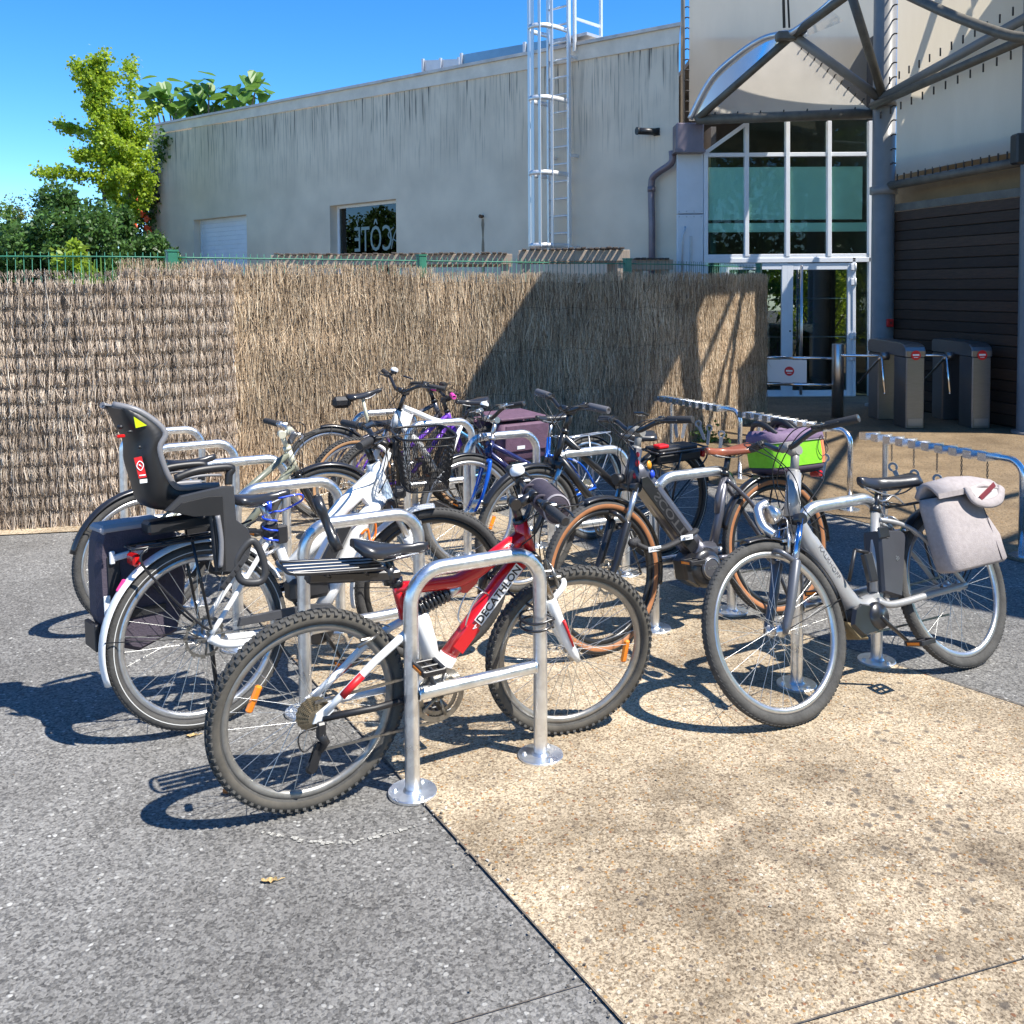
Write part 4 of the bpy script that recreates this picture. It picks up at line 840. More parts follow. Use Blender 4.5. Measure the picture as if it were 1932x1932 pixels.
# ================================================================== TREES AND SHRUBS BEYOND THE FENCE
def branch_pts(p0, d, L, bend, k=8):
    pts = [V(p0)]; dd = V(d).normalized()
    for i in range(k): dd = (dd + V(bend) / k + V((random.gauss(0, .05), random.gauss(0, .05), random.gauss(0, .03)))).normalized(); pts.append(pts[-1] + dd * (L / k))
    return pts
def ginkgo(Y, label, seed, trunk, limbs, mt):
    """slender tree: trunk and limbs laid out from the picture at distance Y, small leaves in tufts along them"""
    random.seed(seed); base = atY(trunk[0][0], 545, Y); base.z = 0; r = thing('ginkgo_tree', label, 'tree', loc=base); b = MB(); lp = []; brs = []
    tp = cr([V((0, 0, 0))] + [atY(*p, Y) - base for p in trunk], 8); b.tube(tp, [.07 * (1 - .88 * i / (len(tp) - 1)) for i in range(len(tp))], 7); brs.append((tp[int(len(tp) * .50):], 1.0))
    for lm in limbs:
        dy = random.uniform(-.7, .7); q = cr([atY(*p, Y + dy * i / (len(lm) - 1)) - base for i, p in enumerate(lm)], 6); b.tube(q, [.026 * (1 - .8 * i / (len(q) - 1)) for i in range(len(q))], 5); brs.append((q, .85))
    b.build('trunk', m_bark, r)
    for q, k in brs:
        fine = cr(q, 3)
        for i, p in enumerate(fine):
            if random.random() < .12: continue
            rad = (.075 * (1 - .4 * i / len(fine)) + .028) * k; c = p + V((random.gauss(0, .07), random.gauss(0, .10), random.gauss(0, .04)))
            for _ in range(32): lp.append(tuple(c + V((random.gauss(0, rad), random.gauss(0, rad * 1.5), random.gauss(0, .07)))))
    leaf_cloud('crown', lp, .08, mt, r, seed=seed, aspect=.9); return r
m_gink = leafmat('leaf_ginkgo', (.27, .38, .03), .35, .5)
ginkgo(23.5, 'slender bright green ginkgo with a forked top, left of its neighbour', 11, [(203, 500), (198, 400), (194, 320), (190, 250), (184, 190), (178, 112)],
    [[(187, 200), (166, 160), (148, 122)], [(187, 190), (200, 165), (207, 142)], [(191, 262), (150, 246), (108, 238)], [(194, 332), (130, 327), (78, 322)], [(192, 290), (165, 292), (148, 296)], [(191, 250), (222, 272), (246, 285)], [(195, 350), (220, 335), (238, 325)], [(182, 170), (188, 140), (190, 105)], [(188, 215), (176, 185), (172, 150)], [(192, 300), (215, 300), (235, 312)]], m_gink)
ginkgo(24.3, 'slender yellow-green ginkgo with a single spire, beside the building corner', 12, [(247, 500), (246, 400), (245, 310), (245, 220), (246, 118)],
    [[(245, 310), (222, 250), (205, 208)], [(246, 280), (268, 255), (284, 205)], [(245, 340), (220, 312), (205, 296)], [(247, 360), (268, 335), (280, 285)], [(246, 410), (222, 385), (212, 360)], [(245, 250), (232, 225), (218, 214)], [(246, 400), (268, 380), (282, 340)], [(245, 330), (258, 300), (262, 262)], [(246, 290), (232, 270), (228, 240)]], m_gink)
def shrub(px, py_top, Y, wx, hz, label, mt, size, nleaf, seed, name='shrub', wy=None, cat='shrub', clumps=26, z0=.2):
    random.seed(seed); c = atY(px, py_top, Y); zt = c.z; r = thing(name, label, cat, loc=(c.x, Y, 0)); lp = []; wy = wy or wx * .7
    cl = []
    for _ in range(clumps):
        u = random.uniform(-1, 1); v = random.uniform(-1, 1); h = random.random() ** .7 * (1 - .55 * (u * u + v * v) / 2); cl.append((u * wx / 2, v * wy / 2, z0 + (zt - z0) * h, random.uniform(.35, .6) * wx * .36))
    cl.append((0, 0, zt - wx * .06, wx * .09))
    b = MB()
    for q in cl[::2]: b.tube(cr([(q[0] * .15, q[1] * .15, 0), (q[0] * .6, q[1] * .6, q[2] * .5), q[:3]], 4), [.03, .028, .025, .022, .018, .015, .012, .01, .006], 5)
    b.build('trunk', m_bark, r)
    for i in range(nleaf):
        q = cl[i % len(cl)]; e = V((random.gauss(0, 1), random.gauss(0, 1), random.gauss(0, .7))); e = e.normalized() * q[3] * random.uniform(.55, 1.05); lp.append((q[0] + e.x, q[1] + e.y, max(.05, q[2] + e.z)))
    leaf_cloud('crown', lp, size, mt, r, seed=seed, aspect=.55); return r
shrub(125, 372, 21, 2.6, 4, 'dense dark green shrub behind the wire fence', m_leafd, .11, 30000, 21)
shrub(235, 395, 22.5, 2.0, 4, 'dark green bush at the foot of the ginkgos by the building corner', m_leafd, .10, 18000, 26)
shrub(28, 392, 24, 2.6, 4, 'pale yellowish feathery tree at the far left edge', leafmat('leaf_pale', (.20, .24, .06), .3, .4), .075, 11000, 22, 'feathery_tree', cat='tree')
shrub(-60, 380, 23, 3.2, 4, 'green tree cut by the left picture edge', m_leaf, .15, 6000, 23, 'broad_tree', cat='tree')
shrub(140, 455, 18.5, 1.0, 2.5, 'small yellow-green shrub in front of the dark shrub', m_leafy, .12, 1500, 24)
# trumpet vine with orange flowers on the building corner
random.seed(31); vp = W0 + WD * .15 + WN * .12; vine = thing('trumpet_vine', 'climbing vine with orange flowers on the left building corner', 'vine', loc=(vp.x, vp.y, 0)); lp = []; b = MB()
for k in range(9):
    x0 = random.uniform(-.9, .1); pts = cr([V((x0 * .5, -.1, 0)), V((x0 * .8, -.1 * k * .3, 1.8)), V((x0 + random.uniform(-.2, .2), -.2, 3.4)), V((x0 * .6 + .1, -.1, random.uniform(4.2, 5.0)))], 8); b.tube(pts, .014, 5)
    for p in pts: lp += [tuple(p + V((random.gauss(0, .20), random.gauss(0, .2), random.gauss(0, .12)))) for _ in range(22)]
up = cr([V((.0, 0, 3.6)), V((.25, -.28, 4.6)), V((.55, -.55, 5.4)), V((.75, -.72, 5.9))], 10); b.tube(up, .012, 5)
for p in up: lp += [tuple(p + V((random.gauss(0, .13), random.gauss(0, .1), random.gauss(0, .10)))) for _ in range(14)]
b.build('stems', m_bark, vine); leaf_cloud('foliage', lp, .14, m_leaf, vine, seed=33)
m_fl = mat('orange_petal', (.75, .09, .02), .5, var=.25, vscale=20)
fb_ = MB(); fb_.lathe([(.012, 0), (.02, .06), (.045, .10), (.085, .12), (.03, .115), (.01, .06)], 8); fme = fb_.mesh('flower', m_fl)
for (px, py) in ((270, 345), (262, 378), (258, 398), (250, 425), (285, 413), (262, 432), (285, 428), (250, 440), (264, 497), (290, 442), (275, 402), (255, 362)):
    q = atY(px, py, vp.y - .55); o = bpy.data.objects.new('flower', fme); COL.objects.link(o); o.parent = vine; o.location = q - V((vp.x, vp.y, 0)); o.rotation_euler = (random.uniform(.9, 1.9), random.uniform(-.5, .5), random.uniform(-.6, .6)); o.scale = (1.3,) * 3
# broad-leaved tree behind the roof: every big leaf its own part
random.seed(41); q = atY(380, 190, 32); big_ = thing('catalpa_tree', 'broad-leaved tree showing above the roof edge', 'tree', loc=(q.x, 32, 0)); b = MB(); tips = []
for px, py in ((285, 175), (300, 190), (320, 185), (345, 178), (352, 195), (375, 168), (385, 185), (395, 160), (420, 175), (432, 190), (445, 165), (455, 180), (470, 168), (488, 160), (498, 178), (330, 205), (405, 200), (465, 195), (310, 170), (365, 205)):
    t_ = atY(px, py, 32 + random.uniform(-.8, .8)) - V((q.x, 32, 0)); b.tube(cr([V((0, 0, 0)), V((t_.x * .5, t_.y * .5, 4.5)), V((t_.x * .9, t_.y, t_.z - .5)), t_], 5), [.11, .1, .09, .08, .07, .06, .05, .045, .04, .035, .03, .025, .02, .015, .01, .008], 5); tips.append(t_)
b.build('trunk', m_bark, big_)
b = MB(); pr = [(0, 0), (.10, .05), (.22, .0), (.26, -.14), (.20, -.28), (.10, -.40), (0, -.50)]
vs_ = [(x, y, -.25 * x * x * 4 - .5 * y * y) for x, y in pr] + [(-x, y, -.25 * x * x * 4 - .5 * y * y) for x, y in pr[1:-1][::-1]]
mid = [(0, -.12 * i, -.5 * (.12 * i) ** 2 + .03) for i in range(1, 4)]
b.add(vs_, [tuple(range(0, 7)) + (), ], 0, True); b.f = []; b.m = []; b.s = []; b.v = []
b.add([(x, y, .12 * abs(x) - 1.2 * y * y * .5) for x, y in pr], [tuple(range(7))], 0, False); b.add([(-x, y, .12 * abs(x) - 1.2 * y * y * .5) for x, y in pr], [tuple(range(7))[::-1]], 0, False)
lme = b.mesh('leaf', m_leafb)
for t_ in tips:
    for k in range(6):
        o = bpy.data.objects.new('leaf', lme); COL.objects.link(o); o.parent = big_; o.location = t_ + V((random.gauss(0, .2), random.gauss(0, .2), random.gauss(.0, .18))); o.rotation_euler = (random.uniform(-.2, 1.1), random.uniform(-.4, .4), random.uniform(-1.6, 1.6)); s_ = random.uniform(.75, 1.15); o.scale = (s_,) * 3
# strap-leaved plant behind the wire fence
random.seed(51); q = gnd(205, 690); q = atY(205, 500, 8.3); iris = thing('strap_leaf_plant', 'clump of strap-like green leaves behind the wire fence', 'plant', loc=(q.x, 8.3, 0)); b = MB()
for i in range(26):
    x = random.uniform(-.26, .26); h = random.uniform(1.85, 2.02); w_ = .014; ln = random.uniform(-.16, .16); vs_ = []
    for k in range(8): f = k / 7; vs_ += [(x + ln * f * f - w_ * (1 - f * .8), .12 * sin(i), 1.2 + (h - 1.2) * f - (.06 * f ** 3 if abs(ln) > .1 else 0)), (x + ln * f * f + w_ * (1 - f * .8), .12 * sin(i) + .01, 1.2 + (h - 1.2) * f - (.06 * f ** 3 if abs(ln) > .1 else 0))]
    b.add(vs_, [(2 * k, 2 * k + 1, 2 * k + 3, 2 * k + 2) for k in range(7)], 0, True)
b.build('leaves', m_leaf, iris); b = MB(); b.lathe([(0, 0), (.2, 0), (.32, 1.15), (.33, 1.22), (.29, 1.22), (.27, 1.1), (0, 1.1)], 18); b.build('planter', m_oldw, iris)
# a weathered timber edge behind the fence at the left
b = MB(); a_ = atY(-20, 505, 8.4); c_ = atY(230, 512, 8.9); d_ = (c_ - a_); b.box(((a_.x + c_.x) / 2, (a_.y + c_.y) / 2, .86), (d_.length, .05, 1.72), basis((0, 0, 0), (1, 0, 0), (0, 1, 0), (0, 0, 1))); tag(b.build('timber_edging', m_oldw), 'weathered timber boarding just behind the fence at the left', 'boarding')
# small weed at the foot of the screen
random.seed(61); q = fpos(ft_at(1312))[0] + V((.12, -.18, 0)); wd_ = thing('weed', 'small green weed growing at the foot of the shaded brushwood mat', 'weed', loc=q); leaf_cloud('foliage', [(random.gauss(0, .09), random.gauss(0, .06), abs(random.gauss(.04, .07))) for _ in range(140)], .055, m_leaf, wd_, seed=62)
# clipped laurel bushes beside the viewer, mirrored in the doors
for i, (x, y) in enumerate(((8.6, 3.2), (9.4, .6), (11.0, 5.0), (10.4, -2.0))):
    random.seed(90 + i); r = thing('laurel_bush', ['laurel bush mirrored in the doors, nearest the column', 'laurel bush mirrored in the doors, beside the nearest one', 'laurel bush mirrored in the doors, farthest right', 'laurel bush mirrored in the doors, behind the viewer'][i], 'bush', loc=(x, y, 0)); b = MB(); lp = []
    for k in range(16): e = V((random.gauss(0, .5), random.gauss(0, .5), random.uniform(.4, 2.3))); b.tube([V((0, 0, 0)), e * .6, e], [.03, .02, .008], 5); lp += [tuple(e + V((random.gauss(0, .3), random.gauss(0, .3), random.gauss(0, .25)))) for _ in range(130)]
    b.build('trunk', m_bark, r); leaf_cloud('crown', lp, .13, m_gink, r, seed=91 + i)
# trees behind the viewer, mirrored in the glass
for i, (x, y, h, s_) in enumerate(((12, -7, 10, 71), (17, -12, 13, 72), (18, -3, 11, 73), (-22, 12, 9, 74), (9, -14, 12, 75), (23, -8, 13, 76))):
    random.seed(s_); r = thing('street_tree', ['leafy tree mirrored in the entrance doors, nearest', 'tallest leafy tree mirrored in the entrance glass', 'leafy tree mirrored in the right door leaf', 'leafy tree mirrored in the dark window', 'leafy tree mirrored in the left door leaf', 'leafy tree mirrored in the upper entrance panes'][i], 'tree', loc=(x, y, 0)); b = MB(); lp = []
    b.tube(cr([V((0, 0, 0)), V((.1, 0, h * .3)), V((0, .1, h * .8))], 5), [.16, .15, .14, .13, .12, .11, .1, .08, .06, .05, .03], 8)
    for k in range(34):
        e = V((random.gauss(0, h * .19), random.gauss(0, h * .19), h * random.uniform(.12, 1))); b.tube([V((0, 0, e.z * .7)), e], [.05, .012], 5)
        for _ in range(130): lp.append(tuple(e + V((random.gauss(0, h * .07), random.gauss(0, h * .07), random.gauss(0, h * .05)))))
    b.build('trunk', m_bark, r); leaf_cloud('crown', lp, .42, m_leaf, r, seed=s_)
# ================================================================== HOOP RACKS
def galv(name, base, rough):
    m = bpy.data.materials.new(name); _mats[name] = m; n, l, b = nodes(m); tc = n.new('ShaderNodeTexCoord')
    vo = n.new('ShaderNodeTexVoronoi'); vo.inputs['Scale'].default_value = 55; l.new(tc.outputs['Object'], vo.inputs['Vector']); s_ = n.new('ShaderNodeSeparateColor'); l.new(vo.outputs['Color'], s_.inputs[0])
    nz = n.new('ShaderNodeTexNoise'); nz.inputs['Scale'].default_value = 9; nz.inputs['Detail'].default_value = 6; l.new(tc.outputs['Object'], nz.inputs['Vector'])
    ad = n.new('ShaderNodeMath'); ad.operation = 'MULTIPLY_ADD'; l.new(s_.outputs[0], ad.inputs[0]); ad.inputs[1].default_value = .22; l.new(nz.outputs[0], ad.inputs[2])
    r = n.new('ShaderNodeMapRange'); r.inputs[1].default_value = .3; r.inputs[2].default_value = 1.1; r.inputs[3].default_value = rough - .08; r.inputs[4].default_value = rough + .10; l.new(ad.outputs[0], r.inputs[0]); l.new(r.outputs[0], b.inputs['Roughness'])
    c = n.new('ShaderNodeValToRGB'); c.color_ramp.elements[0].color = (*[x * .82 for x in base], 1); c.color_ramp.elements[1].color = (*[min(1, x * 1.18) for x in base], 1); c.color_ramp.elements[0].position = .35; c.color_ramp.elements[1].position = .95; l.new(ad.outputs[0], c.inputs[0]); l.new(c.outputs[0], b.inputs['Base Color'])
    b.inputs['Metallic'].default_value = .93; return m
m_galv = galv('galvanised', (.82, .84, .86), .33)
RW, RH_, RR = .505, .755, .0255
def make_rack():
    r = thing('bike_rack', 'x', 'bike rack'); b = MB(); bend = .115; pts = [V((0, 0, .008))]
    pts.append(V((0, 0, RH_ - bend)))
    for i in range(1, 9): a = pi / 2 * i / 8; pts.append(V((bend - bend * cos(a), 0, RH_ - bend + bend * sin(a))))
    for i in range(9): a = pi / 2 * i / 8; pts.append(V((RW - bend + bend * sin(a), 0, RH_ - bend + bend * cos(a))))
    pts.append(V((RW, 0, .008))); b.tube(pts, RR, 20, cap=False); b.build('hoop', m_galv, r)
    b = MB(); b.cyl((RR * .9, 0, .335), (RW - RR * .9, 0, .335), .0225, n=18, cap=False)
    for x in (RR * .99, RW - RR * .99): b.lathe([(.0230, -.004), (.0265, 0), (.0230, .004)], 18, T(x, 0, .335) @ rotm('Y', pi / 2))
    b.build('crossbar', m_galv, r)
    for x in (0, RW):
        b = MB(); X = T(x, 0, 0); b.lathe([(0, .0), (.083, .0), (.083, .008), (.081, .010), (0, .010)], 32, X, 0, False); b.lathe([(RR + .008, .010), (RR + .001, .018)], 20, X); f = b.build('base_plate', m_galv, r)
        for k in range(3):
            b = MB(); a = 2 * pi * k / 3 + .6; q = (x + .06 * cos(a), .06 * sin(a)); b.lathe([(.011, .010), (.011, .0125), (.0075, .013), (.0075, .019), (0, .0195)], 6, T(q[0], q[1], 0), 0, False); b.build('bolt', m_galv, f)
    return r
RACKS = [((-.345, 3.15), 29.5, 'galvanised hoop rack nearest the viewer, in front of the red mountain bike'),
 ((-.84, 3.77), 30, 'galvanised hoop rack just behind the red mountain bike'),
 ((-1.31, 4.47), 29, 'galvanised hoop rack right behind the child-seat bike'),
 ((-1.73, 5.12), 28, 'galvanised hoop rack beside the olive bicycle, mid left row'),
 ((-2.17, 5.66), 30, 'galvanised hoop rack second from the screen in the left row'),
 ((-2.58, 6.27), 28, 'galvanised hoop rack in the left row nearest the brushwood screen'),
 ((1.205, 4.0), 30, 'galvanised hoop rack that the light grey e-bike leans on'),
 ((.70, 4.68), 29, 'galvanised hoop rack that the dark e-bike with brown saddle leans on'),
 ((.22, 5.36), 28, 'galvanised hoop rack in front of the black city bike'),
 ((-.29, 5.99), 28, 'galvanised hoop rack behind the blue-forked bicycle'),
 ((-.735, 6.57), 29, 'galvanised hoop rack behind the wire basket, by the white mountain bike'),
 ((-1.21, 7.17), 29, 'galvanised hoop rack in the right row nearest the brushwood screen')]
proto = make_rack()
for i, (p, a, lb) in enumerate(RACKS):
    r = proto if i == 0 else copy_tree(proto)
    r.location = (p[0], p[1], .004 if i > 5 else .002); r.rotation_euler = (0, 0, radians(a)); r['label'] = lb; r['group'] = 'galvanised hoop racks in two rows'

# ================================================================== LOW RACKS WITH WHEEL PLATES AND CHAINED KEYS
m_bgal = galv('galvanised_rail', (.86, .90, .95), .24)  # blue sky reflection put into the base colour as a tint
m_chain = mat('chain_steel', (.16, .15, .14), .5, metal=.8, var=.3, vscale=60); m_key = mat('key_plate', (.42, .43, .44), .5, metal=.25, var=.15, vscale=20)
def scooter_rack(p_right, label, L=1.12, H=.60, sd=1):
    d = V((-.447, .894, 0)); s_ = V((-d.y, d.x, 0)); r = thing('scooter_rack', label, 'scooter rack', mw=basis(V((*p_right, .004)), d, s_, (0, 0, 1)), group='low racks with plates and chained keys')
    b = MB(); bend = .10; pts = [V((0, 0, .008)), V((0, 0, H - bend))] + [V((bend - bend * cos(pi / 2 * i / 8), 0, H - bend + bend * sin(pi / 2 * i / 8))) for i in range(1, 9)] + [V((L, 0, H))]; b.tube(pts, .0215, 14); b.build('rail', m_bgal, r)
    b = MB(); b.cyl((L - .10, 0, .008), (L - .10, 0, H), .0205, n=14, cap=False); b.build('post', m_bgal, r)
    for x in (0, L - .10): b = MB(); b.lathe([(0, 0), (.075, 0), (.075, .009), (0, .010)], 24, T(x, 0, 0), 0, False); b.build('base_plate', m_bgal, r)
    for i in range(10):
        x = .17 + (L - .20) * i / 9; b = MB(); w_ = .085; b.box((x, .05, H + .012 - .004), (.004, .15, .05)); b.box((x + .03, .122, H + .008), (.062, .004, .05)); b.box((x + .03, .05, H - .018), (.058, .14, .004)); b.build('wheel_plate', m_bgal, r)
    random.seed(int(p_right[0] * 100)); 
    for i in range(5):
        x = .25 + (L - .35) * i / 4.3; b = MB(); z = H - .03; n_ = random.randint(7, 10)
        for k in range(n_):
            X = T(x, .0, z - .017 * k) @ rotm('Z', pi / 2 * (k % 2) + .3); b.tube([X @ V((.006 * cos(t * pi / 4), 0, .012 * sin(t * pi / 4))) for t in range(8)], .0022, 4, True)
        b.build('chain', m_chain, r)
        X = T(x, 0, z - .017 * n_ - .02) @ rotm('Z', .68 + random.uniform(-.4, .4)) @ rotm('Y', random.uniform(-.55, .55)); b = MB(); n2 = 14; ring = [(.034 * cos(-pi / 2 + .5 + (2 * pi - 1.0) * k / n2), .034 * sin(-pi / 2 + .5 + (2 * pi - 1.0) * k / n2)) for k in range(n2 + 1)]
        inn = [(.018 * cos(-pi / 2 + .5 + (2 * pi - 1.0) * k / n2), .018 * sin(-pi / 2 + .5 + (2 * pi - 1.0) * k / n2)) for k in range(n2 + 1)]
        Y = X @ basis((0, 0, -.02), (1, 0, 0), (0, 0, 1), (0, -1, 0))
        for k in range(n2): b.prism([ring[k], ring[k + 1], inn[k + 1], inn[k]], 0, .004, Y)
        b.prism([(-.017, -.026), (.017, -.026), (.015, -.155), (0, -.17), (-.015, -.155)], 0, .004, Y, 0, .001); b.build('key', m_key, r)
    return r
scooter_rack((3.19, 5.92), 'low plate rack with hanging keys, nearest of three at the right edge', 1.18)
scooter_rack((2.56, 7.19), 'low plate rack behind the green and purple bag, middle of three', 1.12)
scooter_rack((2.02, 8.43), 'low plate rack nearest the brushwood screen, farthest of three', 1.12)
# ================================================================== BICYCLES
m_tyre = mat('tyre_rubber', (.045, .044, .043), .78, var=.3, vscale=25, bump=.2, bscale=120)
m_tyreg = mat('dusty_tyre', (.060, .058, .054), .9, var=.3, vscale=18, bump=.25, bscale=100)
m_tyred = mat('dirty_sidewall', (.085, .077, .064), .92, var=.3, vscale=14)
m_tanw = mat('tan_sidewall', (.34, .14, .055), .7, var=.15, vscale=20); m_gum = mat('gum_sidewall', (.42, .24, .12), .7, var=.15, vscale=20)
m_refl = mat('reflective_stripe', (.55, .55, .53), .5)
m_rim = mat('silver_rim', (.60, .60, .60), .3, metal=.9, var=.1, vscale=30); m_rimb = mat('black_rim', (.02, .02, .02), .3); m_rimg = mat('grey_rim', (.30, .29, .27), .4, metal=.7, var=.2, vscale=20)
m_spk = mat('spoke_steel', (.62, .62, .60), .3, metal=.9); m_spkb = mat('black_spoke', (.05, .05, .05), .35, metal=.6)
m_drv = mat('drive_steel', (.26, .25, .23), .4, metal=.9, var=.3, vscale=60); m_cass = mat('cassette_brass', (.34, .29, .21), .4, metal=.9, var=.3, vscale=50)
m_sil = mat('silver_alloy', (.62, .62, .62), .28, metal=.9); m_org = mat('orange_reflector', (.85, .23, .01), .22, coat=.5, var=.15, vscale=40); m_grip = mat('rubber_grip', (.025, .025, .027), .7, bump=.3, bscale=200)
m_cable = mat('cable_black', (.015, .015, .016), .4); m_sadd = mat('saddle_black', (.02, .021, .026), .33, var=.2, vscale=15, coat=.25)
m_redl = mat('tail_lamp', (.55, .01, .01), .2, coat=.5); m_lens = mat('lamp_lens', (.75, .78, .8), .1, coat=.5)
def wheel(root, c, r, tw, X, tyre=None, side=None, rim=None, spk=None, knob=False, stripe=False, n=28, disc=None, cass=False, refl=(), rimw=.023, hubr=.018, name='wheel', rimd=.022):
    tyre = tyre or m_tyre; side = side or tyre; rim = rim or m_rim; spk = spk or m_spk; CX = T(*c) @ rotm('X', -pi / 2)     # local z -> bike +y
    ro = r - tw * (1.0 if not knob else .96); rt = r - tw / 2
    b = MB(); h = rimw / 2; b.lathe([(ro + .004, -h), (ro + .004, h), (ro - rimd * .55, h), (ro - rimd, h * .35), (ro - rimd, -h * .35), (ro - rimd * .55, -h)], 72, CX, 0, True, True); W = b.build(name, rim, root, X)
    b = MB(); k = 14; prof = []; mm = []
    for i in range(k): a = 2 * pi * i / k; prof.append((rt + cos(a) * tw / 2, sin(a) * tw / 2 * .98))
    for i in range(k):
        a = 2 * pi * (i + .5) / k; ca = cos(a); mm.append(0 if ca > (.30 if side in (m_tanw, m_gum) else .45) else (1 if ca > (-.55 if side in (m_tanw, m_gum) else -.75) else 0))
    b.lathe(prof, 80, CX, mm, True, True)
    if stripe:
        for sg in (-1, 1): b.lathe([(rt - tw * .05 + .001, sg * (tw / 2 * .99 + .0006)), (rt - tw * .05 - .0022, sg * (tw / 2 * .985 + .0006))], 80, CX, 2)
    if knob:
        K = 76
        for j in range(K):
            for (lat, sh) in ((-.38, 0), (-.14, .5), (.14, 0), (.38, .5)):
                a = 2 * pi * (j + sh) / K; yy = lat * tw; rr_ = rt + sqrt(max(0, (tw / 2) ** 2 - yy * yy)) * .98
                b.box((0, 0, 0), (.0085, .013 if abs(lat) < .2 else .011, .016), CX @ rotm('Z', a) @ T(rr_, 0, yy) @ rotm('Y', -lat * 1.5) @ M4.Identity(4))
    elif tyre is not m_rim:
        K = 110                                   # shallow tread blocks
        for j in range(K):
            for lat in (-.22, .22):
                a = 2 * pi * (j + (.5 if lat > 0 else 0)) / K; yy = lat * tw; rr_ = rt + sqrt((tw / 2) ** 2 - yy * yy)
                b.box((0, 0, 0), (.0022, .012, .013), CX @ rotm('Z', a) @ T(rr_ - .0002, 0, yy) @ rotm('Y', -lat * 1.5) @ rotm('X', .35 if lat > 0 else -.35))
    b.build('tyre', [tyre, side, m_refl], W, X)
    b = MB(); fl = .030
    for j in range(n):
        sd = 1 if j % 2 else -1; a = 2 * pi * j / n; kk = (1 if (j // 2) % 2 else -1) * radians(62); q = (ro - rimd + .004)
        b.tube([(hubr * 1.25 * cos(a + kk), hubr * 1.25 * sin(a + kk), sd * fl), (q * cos(a), q * sin(a), sd * .003)], .00115, 4, X=CX, cap=False)
    b.build('spokes', spk, W, X)
    b = MB(); b.lathe([(0, -.055), (.009, -.055), (.009, -.034), (hubr * 1.4, -.033), (hubr * 1.4, -.027), (hubr * .75, -.02), (hubr * .75, .02), (hubr * 1.4, .027), (hubr * 1.4, .033), (.009, .034), (.009, .055), (0, .055)], 16, CX); b.build('hub', m_sil if spk is m_spk else m_black, W, X)
    if disc:
        b = MB(); z = disc * .042; R1, R0 = .082, .066
        for j in range(24):
            a = 2 * pi * j / 24; a2 = a + 2 * pi / 24; w0 = .006 * (j % 2); b.prism([(R0 * cos(a), R0 * sin(a)), ((R1 - w0) * cos(a), (R1 - w0) * sin(a)), ((R1 - w0) * cos(a2 - .03), (R1 - w0) * sin(a2 - .03)), (R0 * cos(a2), R0 * sin(a2))], z - .001, z + .001, CX)
        for j in range(6): a = 2 * pi * j / 6; b.tube([(.018 * cos(a), .018 * sin(a), z), (.068 * cos(a + .5), .068 * sin(a + .5), z)], .0045, 4, X=CX)
        b.build('brake_disc', m_drv, W, X)
    if cass:
        b = MB()
        for j in range(8):
            R_ = .055 - .0044 * j; z = -.026 - .0042 * j; nt = 36
            ring = [((R_ + (.003 if q % 2 else -.0005)) * cos(2 * pi * q / nt), (R_ + (.003 if q % 2 else -.0005)) * sin(2 * pi * q / nt)) for q in range(nt)]; b.prism(ring, z - .001, z + .001, CX)
        b.build('cassette', m_cass, W, X)
    for (a, rr_) in refl:
        b = MB(); b.box((0, 0, 0), (.024, .090, .016), CX @ rotm('Z', a) @ T(rr_, 0, 0), 0, .006); b.build('wheel_reflector', m_org, W, X)
    return W
def mudguard(root, c, r, w_, a0, a1, m, X, th=.0, name='mudguard', depth=.014):
    b = MB(); N = 36; K = 7; ring = []
    for i in range(N + 1):
        a = a0 + (a1 - a0) * i / N; row = []
        for j in range(K): t = -1 + 2 * j / (K - 1); row.append((c[0] + (r - depth * t * t) * cos(a), t * w_ / 2, c[2] + (r - depth * t * t) * sin(a)))
        for j in range(K)[::-1]: t = -1 + 2 * j / (K - 1); row.append((c[0] + (r - .0025 - depth * t * t) * cos(a), t * (w_ / 2 - .001), c[2] + (r - .0025 - depth * t * t) * sin(a)))
        ring.append(row)
    b.loft(ring); o = b.build(name, m, root, X)
    b = MB(); a = a0 + (a1 - a0) * (.12 if a0 > a1 else .88)
    for sg in (-1, 1):
        for aa in (a0 + (a1 - a0) * .85,): b.tube([(c[0], sg * .06, c[2]), (c[0] + (r - .012) * cos(aa), sg * w_ * .5, c[2] + (r - .012) * sin(aa))], .0022, 5)
    b.build('stay', m_cable if m is not m_sil else m_sil, o, X); return o
